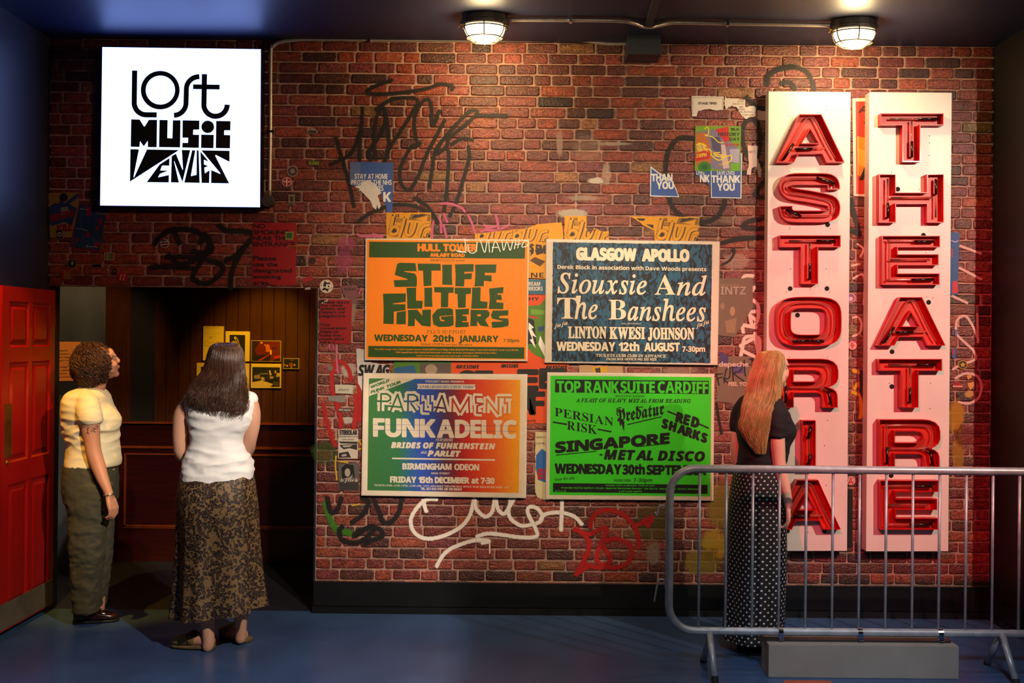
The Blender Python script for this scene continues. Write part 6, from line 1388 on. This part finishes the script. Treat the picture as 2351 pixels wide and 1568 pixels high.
# top
COT = mat('white_cotton', 'ece8e2', .8, bump=.15, bscale=400, bdist=.0006)
g = G(); rings(g, topB, YB_, tilt=.055, n=36)
for sx, px_ in ((-1, 432), (1, 583)):
    c = W(px_, 925, YB_); limb(g, [(W(px_-sx*26, 911, YB_), .040), (W(px_-sx*8, 917, YB_), .044)])
for k_, (a_, b_, c_) in enumerate(((1092, 420, 579), (1098, 418, 580))): rings(g, [(a_-6, b_, c_, .142), (a_+5, b_-1, c_+1, .144)], YB_, sub=1, tilt=.0)
vs, ns, fs = remeshed(g, .006, 4)
def foldB(v):
    h = v.z; return .5+1.3*max(0, 1-abs(h-1.02)/.10)+.6*max(0, 1-abs(h-1.25)/.12)
vs = crease(vs, ns, .010, 7.5, 3, (.9, 1, 2.2), foldB)
obj('top', vs, fs, COT, pb, smooth=True)
# skirt
def leopard():
    m = mat('leopard_print', '80623a', .62, bump=.1, bscale=200, bdist=.0008); nt = m.node_tree; n = nt.nodes
    tc = n.new('ShaderNodeTexCoord'); no = n.new('ShaderNodeTexNoise'); no.inputs['Scale'].default_value = 25; no.inputs['Detail'].default_value = 3
    ad = n.new('ShaderNodeVectorMath'); ad.operation = 'MULTIPLY_ADD'; ad.inputs[1].default_value = (.024, .024, .024)
    nt.links.new(tc.outputs['Object'], no.inputs['Vector']); nt.links.new(no.outputs['Color'], ad.inputs[0]); nt.links.new(tc.outputs['Object'], ad.inputs[2])
    vo = n.new('ShaderNodeTexVoronoi'); vo.inputs['Scale'].default_value = 62; nt.links.new(ad.outputs[0], vo.inputs['Vector'])
    cr = n.new('ShaderNodeValToRGB'); e = cr.color_ramp.elements; e[0].position = 0; e[0].color = (*lin('6e4a2c'), 1); e[1].position = 1; e[1].color = (*lin('7c5f3a'), 1)
    for p_, c_ in ((.22, '6a4a30'), (.27, '1e1310'), (.56, '22150f'), (.62, '7c5f3a')): x_ = e.new(p_); x_.color = (*lin(c_), 1)
    nt.links.new(vo.outputs['Distance'], cr.inputs[0])
    n2 = n.new('ShaderNodeTexNoise'); n2.inputs['Scale'].default_value = 22; nt.links.new(tc.outputs['Object'], n2.inputs['Vector'])
    r2 = n.new('ShaderNodeMapRange'); r2.inputs[1].default_value = .62; r2.inputs[2].default_value = .66; nt.links.new(n2.outputs[0], r2.inputs[0])
    mx = n.new('ShaderNodeMix'); mx.data_type = 'RGBA'; nt.links.new(r2.outputs[0], mx.inputs[0]); nt.links.new(cr.outputs[0], mx.inputs[6]); mx.inputs[7].default_value = (*lin('7c5f3a'), 1)
    nt.links.new(mx.outputs[2], n['Principled BSDF'].inputs['Base Color']); return m
g = G()
rings(g, [(1086, 420, 579, .135), (1105, 415, 583, .15), (1135, 411, 586, .165), (1172, 411, 589, .17), (1232, 412, 591, .168), (1291, 410, 594, .172), (1350, 408, 598, .18), (1380, 407, 601, .186), (1403, 407, 602, .188)], YB_, n=120, tilt=.14, close=False,
      fold=lambda k, t: (k**1.5)*(.10*sin(6*t+.8)+.05*sin(11*t+2)+.03*sin(17*t))+.006*sin(9*t+k*3), sub=4)
obj('skirt', g.v, g.f, leopard(), pb, smooth=True)
long_hair(pb, [(786.5, 511, 525, .012, .0), (788.5, 496, 541, .05, 0), (795, 486, 550, .085, 0), (810, 480, 557, .102, 0), (832, 475, 559, .112, -.003), (852, 469, 561, .10, -.012), (870, 455, 563, .095, -.02), (888, 444, 566, .085, -.035), (905, 440, 570, .075, -.055), (920, 446, 572, .06, -.075), (934, 462, 568, .05, -.085), (942, 484, 562, .040, -.09), (949, 505, 556, .02, -.09)],
          YB_, lin('2b1a14'), lin('6b4630'), 2600, 5, 'dark brown hair, long with curled ends', wave=.030, wfreq=13, tip=.22, rad=.0014)
# clogs
CLOG, SOLE = mat('olive_suede', '6f5c34', .8, var=.2, scale=12, bump=.2, bscale=200), mat('clog_sole', '6a5434', .75, var=.3, scale=30)
def shoe_rings(g, h, t, secs, n=20):
    """secs=[(u, halfwidth, z0, z1)] along heel->toe"""
    d = (t-h); d.z = 0; L = d.length; d.normalize(); s_ = Vector((-d.y, d.x, 0)); b = len(g.v)
    for (u, w_, z0, z1) in secs:
        for i in range(n):
            a = 2*pi*i/n; c, q = cos(a), sin(a); c = math.copysign(abs(c)**.75, c); q = math.copysign(abs(q)**.75, q)
            g.v.append(Vector((h.x, h.y, 0))+d*L*u+s_*w_*c+Vector((0, 0, (z0+z1)/2+(z1-z0)/2*q)))
    m_ = len(secs)
    for k in range(m_-1):
        for i in range(n): j = (i+1) % n; g.f.append([b+k*n+i, b+k*n+j, b+(k+1)*n+j, b+(k+1)*n+i])
    g.f.append([b+i for i in range(n)][::-1]); g.f.append([b+(m_-1)*n+i for i in range(n)])
for h_, t_ in ((fl(489, 1494), fl(391, 1487)), (fl(569, 1478), fl(508, 1459))):
    h_, t_ = h_+Vector((0, .02, 0)), t_+Vector((0, .02, 0))
    g = G(); shoe_rings(g, h_, t_, [(0, .022, .001, .026), (.03, .034, .0, .030), (.3, .038, 0, .030), (.6, .046, 0, .026), (.85, .046, 0, .026), (.97, .03, 0, .026), (1.0, .012, .004, .024)])
    s_o = g.obj('shoe', SOLE, pb, smooth=True, label='olive suede clog')
    g = G(); shoe_rings(g, h_, t_, [(.40, .040, .022, .085), (.46, .044, .018, .090), (.6, .048, .018, .082), (.8, .048, .018, .066), (.93, .040, .018, .055), (1.0, .018, .018, .040)])
    g.obj('upper', CLOG, s_o, smooth=True)
    d = (t_-h_).normalized(); g = G(); c = h_+(t_-h_)*.5; sd = Vector((-d.y, d.x, 0))
    g.tube([c+sd*(.048*cos(a))+Vector((0, 0, .045+.047*sin(a))) for a in [pi*i/10 for i in range(11)]], .0075, 8); g.obj('strap', CLOG, s_o, smooth=True)

# ---- curly haired visitor by the door, in profile
YA = -.23
pa = person(Vector((W(210, 1400, YA).x, YA, 0)), 'person in profile by the red door in pale t-shirt, green trousers and loafers, curly hair')
shA = [(893, 180, 236, .085), (899, 165, 240, .13), (907, 159, 243, .17), (920, 154, 246, .185), (934, 151, 252, .19), (948, 151, 262, .19), (964, 152, 269, .185), (978, 153, 270, .178), (992, 155, 265, .17), (1009, 159, 266, .165), (1024, 161, 268, .16), (1042, 158, 271, .162), (1058, 156, 272.5, .168), (1070, 156, 270, .172)]
g = G(); rings(g, [(a, b+6, c-6, d-.02) for a, b, c, d in shA]+[(1110, 158, 260, .16), (1150, 165, 250, .14)], YA)
hcA = W(232, 834, YA); yawA = R(-52); MA, PA = head(g, hcA, yawA, R(18), 0, .97)
limb(g, [(W(208, 905, YA), .062), (W(222, 885, YA), .052), (W(228, 862, YA), .050)])
A_a = lambda x, y, dy=0: W(x, y, YA-.17+dy)
limb(g, [(A_a(200, 925, .05), .050), (A_a(206, 950), .054), (A_a(208, 980), .052), (A_a(211, 1010), .046), (A_a(215, 1038, 0), .044), (A_a(224, 1066, 0), .042), (A_a(236, 1100, -.01), .034), (A_a(247, 1126, -.015), .026), (A_a(251, 1137, -.015), .0245)])
hand(g, A_a(251, 1138, -.015), Vector((.30, .05, -1)), Vector((-.95, .30, -.1)), Vector((.25, 1, .1)), 1.02, .75)
limb(g, [(W(205, 925, YA+.12), .05), (W(208, 1000, YA+.19), .045), (W(212, 1050, YA+.2), .04), (W(232, 1110, YA+.2), .03), (W(243, 1135, YA+.2), .024)])
hand(g, W(244, 1137, YA+.2), Vector((.25, 0, -1)), Vector((-1, 0, 0)), Vector((.2, -1, 0)), .95, .6)
for yy, (xh, xk, xa_) in ((YA-.09, (205, 203, 198)), (YA+.09, (212, 222, 226))):
    limb(g, [(W(xh, 1130, yy), .085), (W(xk, 1240, yy), .062), (W(xa_, 1340, yy), .045), (W(xa_, 1400, yy), .036)])
vs, ns, fs = remeshed(g, .0055, 5); bo = obj('body', vs, fs, SKA, pa, smooth=True); eyes(bo, MA, PA)
TEE = mat('cream_jersey', 'ead9ac', .82, bump=.15, bscale=400, bdist=.0006)
g = G(); rings(g, shA, YA, n=36)
limb(g, [(A_a(192, 913, .09), .056), (A_a(200, 930, .03), .066), (A_a(206, 952, .0), .066), (A_a(209, 973, -.0), .062)], 20, 4, False)
limb(g, [(W(203, 920, YA+.10), .060), (W(208, 950, YA+.17), .062), (W(209, 972, YA+.18), .060)])
limb(g, [(W(206, 906, YA), .074), (W(213, 899, YA), .064)])
vs, ns, fs = remeshed(g, .006, 14)
vs = crease(vs, ns, .0095, 7.5, 8, (1, .6, 2.2), lambda v: .4+1.4*max(0, 1-abs(v.z-1.13)/.14)+.5*max(0, 1-abs(v.z-1.33)/.08))
obj('t_shirt', vs, fs, TEE, pa, smooth=True)
TRO = mat('olive_cotton', '403d2b', .85, var=.15, scale=6, bump=.25, bscale=250, bdist=.0008)
g = G(); rings(g, [(1062, 157, 266, .165), (1075, 153, 263, .172), (1100, 151, 264, .18), (1125, 152, 264, .182), (1150, 156, 262, .175)], YA)
rings(g, [(1110, 154, 256, .092), (1150, 156, 254, .095), (1200, 159, 244, .09), (1250, 163, 237, .084), (1300, 167, 234, .08), (1350, 168, 229, .077), (1385, 169, 227, .076), (1404, 169, 226, .076)], YA-.09)
rings(g, [(1110, 160, 263, .092), (1150, 172, 262, .095), (1200, 184, 258, .09), (1250, 194, 255, .084), (1300, 202, 250, .08), (1350, 207, 244, .075), (1380, 209, 240, .074), (1390, 209, 239, .074)], YA+.10)
vs, ns, fs = remeshed(g, .007, 4)
vs = crease(vs, ns, .010, 8, 21, (1.2, 1.2, 1.1), lambda v: .35+1.0*max(0, 1-abs(v.z-.42)/.42))
me_ = bpy.data.meshes.new('t'); me_.from_pydata(vs, [], fs); me_.update(); ns = [v.normal.copy() for v in me_.vertices]; bpy.data.meshes.remove(me_)
vs = crease(vs, ns, .006, 17, 5, (1.2, 1.2, 1.5), lambda v: .5+.6*max(0, 1-abs(v.z-.35)/.3))
tr_ = obj('trousers', vs, fs, TRO, pa, smooth=True)
g = G(); q0 = W(170, 1090, YA-.178)
LO, LS = mat('oxblood_leather', '2c1411', .22, coat=.4, var=.2, scale=8), mat('black_sole', '100e0d', .6)
for h_, t_ in ((fl(167, 1432), fl(274, 1424)), (fl(196, 1400), fl(247, 1385))):
    g = G(); shoe_rings(g, h_, t_, [(0, .024, 0, .02), (.04, .034, 0, .022), (.3, .036, 0, .020), (.62, .046, 0, .018), (.86, .044, 0, .018), (.97, .028, 0, .018), (1, .012, .002, .016)])
    so_ = g.obj('shoe', LS, pa, smooth=True, label='dark oxblood loafer')
    g = G(); shoe_rings(g, h_, t_, [(.02, .026, .016, .07), (.08, .032, .014, .078), (.3, .034, .014, .080), (.48, .040, .014, .078), (.62, .043, .014, .062), (.82, .041, .014, .050), (.93, .032, .014, .042), (.985, .014, .014, .030)])
    up_ = g.obj('upper', LO, so_, smooth=True)
    d = (t_-h_).normalized(); sd = Vector((-d.y, d.x, 0)); c = h_+(t_-h_)*.62
    g = G(); g.tube([c+d*(.03*cos(a)*1.6)+sd*(.036*sin(a))+Vector((0, 0, .058-.008*cos(a))) for a in [-pi/2*1.3+pi*1.3*i/14 for i in range(15)]], .0035, 6)
    for e_ in (-1, 1): g.tube([c-d*.02+sd*.008*e_+Vector((0, 0, .070)), c-d*.006+sd*.016*e_+Vector((0, 0, .068))], [.004, .007], 8)
    g.obj('tassel_trim', LO, so_)
# curly hair
g = G(); cols = []; rh = random.Random(9); e0 = W(213, 836, YA); base, alt = lin('2a160d'), lin('84502a')
for i_, (dx, dy, dz, rx, ry, rz) in enumerate(((-.006, 0, .020, .098, .098, .092), (-.020, 0, -.05, .088, .092, .085))):
    n0 = len(g.v); g.ball(e0+Vector((dx, dy, dz)), (rx, ry, rz), None, 40, 24)
    for k in range(n0, len(g.v)):
        v = g.v[k]; q = noise.noise(v*40)*.012+noise.noise(v*18)*.010; g.v[k] = v+(v-e0).normalized()*q; cols.append(base)
for i in range(3800):
    a, b = rh.uniform(0, 2*pi), rh.uniform(-1, 1); sb = sqrt(1-b*b); n_ = Vector((cos(a)*sb, sin(a)*sb, b))
    lump = 1+noise.noise(n_*2.6)*.16; c0 = e0+Vector((n_.x*.112*lump+.002, n_.y*.106, n_.z*.122*lump-.010))
    fw = (c0-hcA).dot(Vector((.79, .60, .1)))
    if fw > .100: continue
    if fw > .030 and c0.z < hcA.z+.045: continue
    if fw > .012 and c0.z < hcA.z-.03: continue
    down = Vector((rh.uniform(-.5, .5)-.2, rh.uniform(-.5, .5), -1)); tg_ = (down-n_*down.dot(n_)).normalized(); sd = n_.cross(tg_)
    L = rh.uniform(.04, .085); rc = rh.uniform(.007, .013); tw = rh.uniform(9, 15); ph = rh.uniform(0, 6); pts = []
    for k in range(13):
        u = k/12; pts.append(c0+tg_*L*(u-.3)-n_*(.16*(L*(u-.3))**2/.1*2)+n_*(.004+.010*u)+sd*rc*sin(tw*u+ph)+n_*rc*.8*cos(tw*u+ph))
    strand_tube(g, pts, .0019, .0009, cols, mixc(base, alt, max(0, min(1, rh.gauss(.22, .22)))))
obj('hair', g.v, g.f, hairmat('hair_curly', 'ffffff'), pa, smooth=True, cols=cols, label='short dark brown curly hair')
# bracelet, tattoo
g = G(); c = A_a(250, 1133, -.015); ax = Vector((.3, 0, -1)).normalized(); u = ax.cross(Vector((0, 1, 0))).normalized(); w_ = ax.cross(u)
for k in range(2): g.tube([c+ax*(.004*k)+(u*cos(a)*.031+w_*sin(a)*.029)+ax*.006*sin(a+k) for a in [2*pi*i/20 for i in range(20)]], .0022, 6, closed=True)
tb = g.obj('bracelet', mat('silver', 'd8d2c8', .25, metal=1), pa, smooth=True); tb['kind'] = 'stuff'
g = G(); TX = W(216, 986, YA-.23)
tat = [[(-8, -6), (-6, -9), (-4, -6), (-6, -3), (-6, 4), (-9, 7)], [(-6, 4), (-3, 7)], [(-9, -1), (-3, -1)], [(3, -3), (6, -5), (8, -2), (5, 0), (2, 4)], [(5, 0), (8, 5)], [(8, -2), (12, -5), (11, -9), (8, -8)], [(2, -2), (0, 3)]]
for st in tat:
    P_ = cat(st, 3) if len(st) > 2 else st
    pts = []
    for (a, b) in P_:
        x_ = W(216+a, 986+b, YA-.17); cx_ = W(209, 986+b, YA-.17).x; dx_ = x_.x-cx_; r_ = .0512
        pts.append(Vector((x_.x, YA-.17-sqrt(max(0, r_*r_-dx_*dx_))+.001, x_.z)))
    g.tube(pts, .0016, 5)
ta = g.obj('tattoo', mat('tattoo_ink', '2a1c16', .6), pa); ta['kind'] = 'stuff'

# ---- long blonde hair visitor behind the barrier
YC_ = -.66
pc = person(Vector((W(1740, 1400, YC_).x, YC_, 0)), 'person behind the barrier in black t-shirt and black polka dot maxi skirt, long blonde hair')
shC = [(905, 1748, 1778, .06), (911, 1733, 1786, .09), (920, 1716, 1795, .13), (935, 1703, 1803, .155), (955, 1697, 1812, .165), (972, 1694, 1821, .16), (988, 1693, 1825, .158), (1005, 1695, 1820, .15), (1024, 1698, 1811, .14), (1045, 1697, 1806, .14), (1064, 1695, 1801, .142), (1070, 1696, 1799, .14)]
g = G(); rings(g, [(a, b+6, c-6, d-.02) for a, b, c, d in shC]+[(1130, 1690, 1795, .14)], YC_)
hcC = W(1774, 850, YC_); MC, PC = head(g, hcC, R(-68), R(6), 0, .93)
limb(g, [(W(1752, 918, YC_), .058), (W(1760, 895, YC_), .047), (W(1766, 872, YC_), .048)])
Cc = lambda x, y, dy=0: W(x, y, YC_-.13+dy)
limb(g, [(Cc(1776, 925, .06), .045), (Cc(1782, 955, .01), .050), (Cc(1783, 1005), .045), (Cc(1786, 1040), .040), (Cc(1788, 1065), .038), (Cc(1795, 1095), .037), (Cc(1803, 1125, -.005), .030), (Cc(1809, 1152, -.01), .0235), (Cc(1810, 1162, -.01), .022)])
hand(g, Cc(1810, 1162, -.01), Vector((.02, .03, -1)), Vector((-1, .35, 0)), Vector((.35, 1, 0)), .98, .8)
limb(g, [(W(1712, 930, YC_+.08), .044), (W(1698, 975, YC_+.12), .043), (W(1693, 1030, YC_+.12), .036), (W(1700, 1080, YC_+.14), .032), (W(1712, 1130, YC_+.18), .024)])
hand(g, W(1713, 1134, YC_+.18), Vector((.1, .1, -1)), Vector((1, 0, 0)), Vector((0, 1, 0)), .95, .6)
for yy, xx in ((YC_-.07, 1728), (YC_+.08, 1745)): limb(g, [(W(xx+8, 1140, yy), .085), (W(xx+2, 1260, yy), .06), (W(xx-4, 1370, yy), .05), (W(xx-8, 1450, yy), .035)])
vs, ns, fs = remeshed(g, .0055, 5); bo = obj('body', vs, fs, SKC, pc, smooth=True); eyes(bo, MC, PC)
BKT = mat('black_knit', '14141c', .85, bump=.3, bscale=300, bdist=.001)
g = G(); rings(g, shC, YC_, n=36)
limb(g, [(Cc(1768, 920, .08), .050), (Cc(1779, 942, .02), .060), (Cc(1782, 972, 0), .058), (Cc(1783, 1003, 0), .054)], 20, 4, False)
limb(g, [(W(1715, 928, YC_+.08), .054), (W(1700, 955, YC_+.12), .054), (W(1696, 978, YC_+.12), .051)])
vs, ns, fs = remeshed(g, .006, 10); vs = crease(vs, ns, .006, 7, 30, (1, 1, 2.2))
obj('t_shirt', vs, fs, BKT, pc, smooth=True)
def polka():
    m = mat('polka_dot_fabric', '0c0c12', .7, bump=.08, bscale=200); nt = m.node_tree; n = nt.nodes
    uv = n.new('ShaderNodeUVMap'); uv.uv_map = 'UVMap'; sp_ = n.new('ShaderNodeSeparateXYZ'); nt.links.new(uv.outputs[0], sp_.inputs[0])
    def mth(op, a, b=None, c=None):
        q = n.new('ShaderNodeMath'); q.operation = op
        for i, x_ in enumerate((a, b, c)):
            if x_ is None: continue
            if isinstance(x_, (int, float)): q.inputs[i].default_value = x_
            else: nt.links.new(x_, q.inputs[i])
        return q.outputs[0]
    r_ = mth('DIVIDE', sp_.outputs[1], .0195); fr = mth('FLOOR', r_); par_ = mth('MULTIPLY', mth('MODULO', fr, 2), .5)
    a = mth('ADD', mth('DIVIDE', sp_.outputs[0], .034), par_)
    da = mth('MULTIPLY', mth('SUBTRACT', mth('FRACT', a), .5), .034); db = mth('MULTIPLY', mth('SUBTRACT', mth('FRACT', r_), .5), .0195)
    d2 = mth('SQRT', mth('ADD', mth('MULTIPLY', da, da), mth('MULTIPLY', db, db)))
    mr = n.new('ShaderNodeMapRange'); mr.inputs[1].default_value = .0054; mr.inputs[2].default_value = .0044; nt.links.new(d2, mr.inputs[0])
    mx = n.new('ShaderNodeMix'); mx.data_type = 'RGBA'; mx.inputs[6].default_value = (*lin('0c0c14'), 1); mx.inputs[7].default_value = (*lin('c8c4c0'), 1)
    nt.links.new(mr.outputs[0], mx.inputs[0]); nt.links.new(mx.outputs[2], n['Principled BSDF'].inputs['Base Color']); return m
g = G(); uvs = []
RR = rings(g, [(1066, 1693, 1802, .15), (1090, 1686, 1799, .16), (1124, 1679, 1798, .168), (1161, 1675, 1801, .172), (1228, 1672, 1804, .172), (1290, 1670, 1804, .172), (1346, 1667, 1802, .172), (1400, 1664, 1799, .175), (1440, 1661, 1797, .178), (1462, 1660, 1796, .18)], YC_, n=120, close=False, fold=lambda k, t: (k**1.2)*(.04*sin(6*t+1)+.025*sin(11*t+2.2))+.004*sin(9*t), sub=4)
n = 120; v2 = []; f2 = []; u2 = []
for k in range(len(RR)):
    for i in range(n+1):
        v = g.v[k*n+i % n]; v2.append(v); u2.append((i/n*2*pi*.163+5, v.z+3))
for k in range(len(RR)-1):
    for i in range(n): f2.append([k*(n+1)+i, (k+1)*(n+1)+i, (k+1)*(n+1)+i+1, k*(n+1)+i+1])
obj('skirt', v2, f2, polka(), pc, smooth=True, uvs=u2)
long_hair(pc, [(805, 1766, 1780, .012, 0), (807.5, 1750, 1790, .05, 0), (814, 1741, 1797, .085, .0), (828, 1733, 1799, .104, -.004), (848, 1725, 1794, .106, -.016), (868, 1717, 1789, .094, -.034), (890, 1711, 1788, .088, -.045), (912, 1704, 1780, .08, -.075), (930, 1696, 1768, .07, -.11), (952, 1691, 1757, .058, -.135), (975, 1684, 1750, .045, -.15), (1000, 1700, 1744, .03, -.155), (1022, 1722, 1740, .018, -.155)],
          YC_, lin('9c7838'), lin('ecd090'), 2400, 8, 'blonde hair, long and straight down the back', wave=.006, wfreq=6, tip=.35, rad=.0014)
for h_, t_ in ((fl(1700, 1486), fl(1742, 1490)), (fl(1718, 1468), fl(1752, 1470))):
    g = G(); shoe_rings(g, h_-Vector((.02, 0, 0)), t_+Vector((.05, 0, 0)), [(0, .026, 0, .17), (.06, .036, 0, .19), (.25, .04, 0, .19), (.4, .042, 0, .12), (.6, .046, 0, .08), (.85, .044, 0, .062), (.97, .026, 0, .045), (1, .012, .002, .03)])
    g.obj('boot', mat('black_leather', '0a0909', .4), pc, smooth=True)
g = G(); c = PC(.078, -.006, -.036); g.tube([c+Vector((.006*cos(a), 0, .006*sin(a))) for a in [2*pi*i/14 for i in range(14)]], .0013, 6, closed=True).obj('earring', mat('gold', 'd0a050', .25, metal=1), pc)
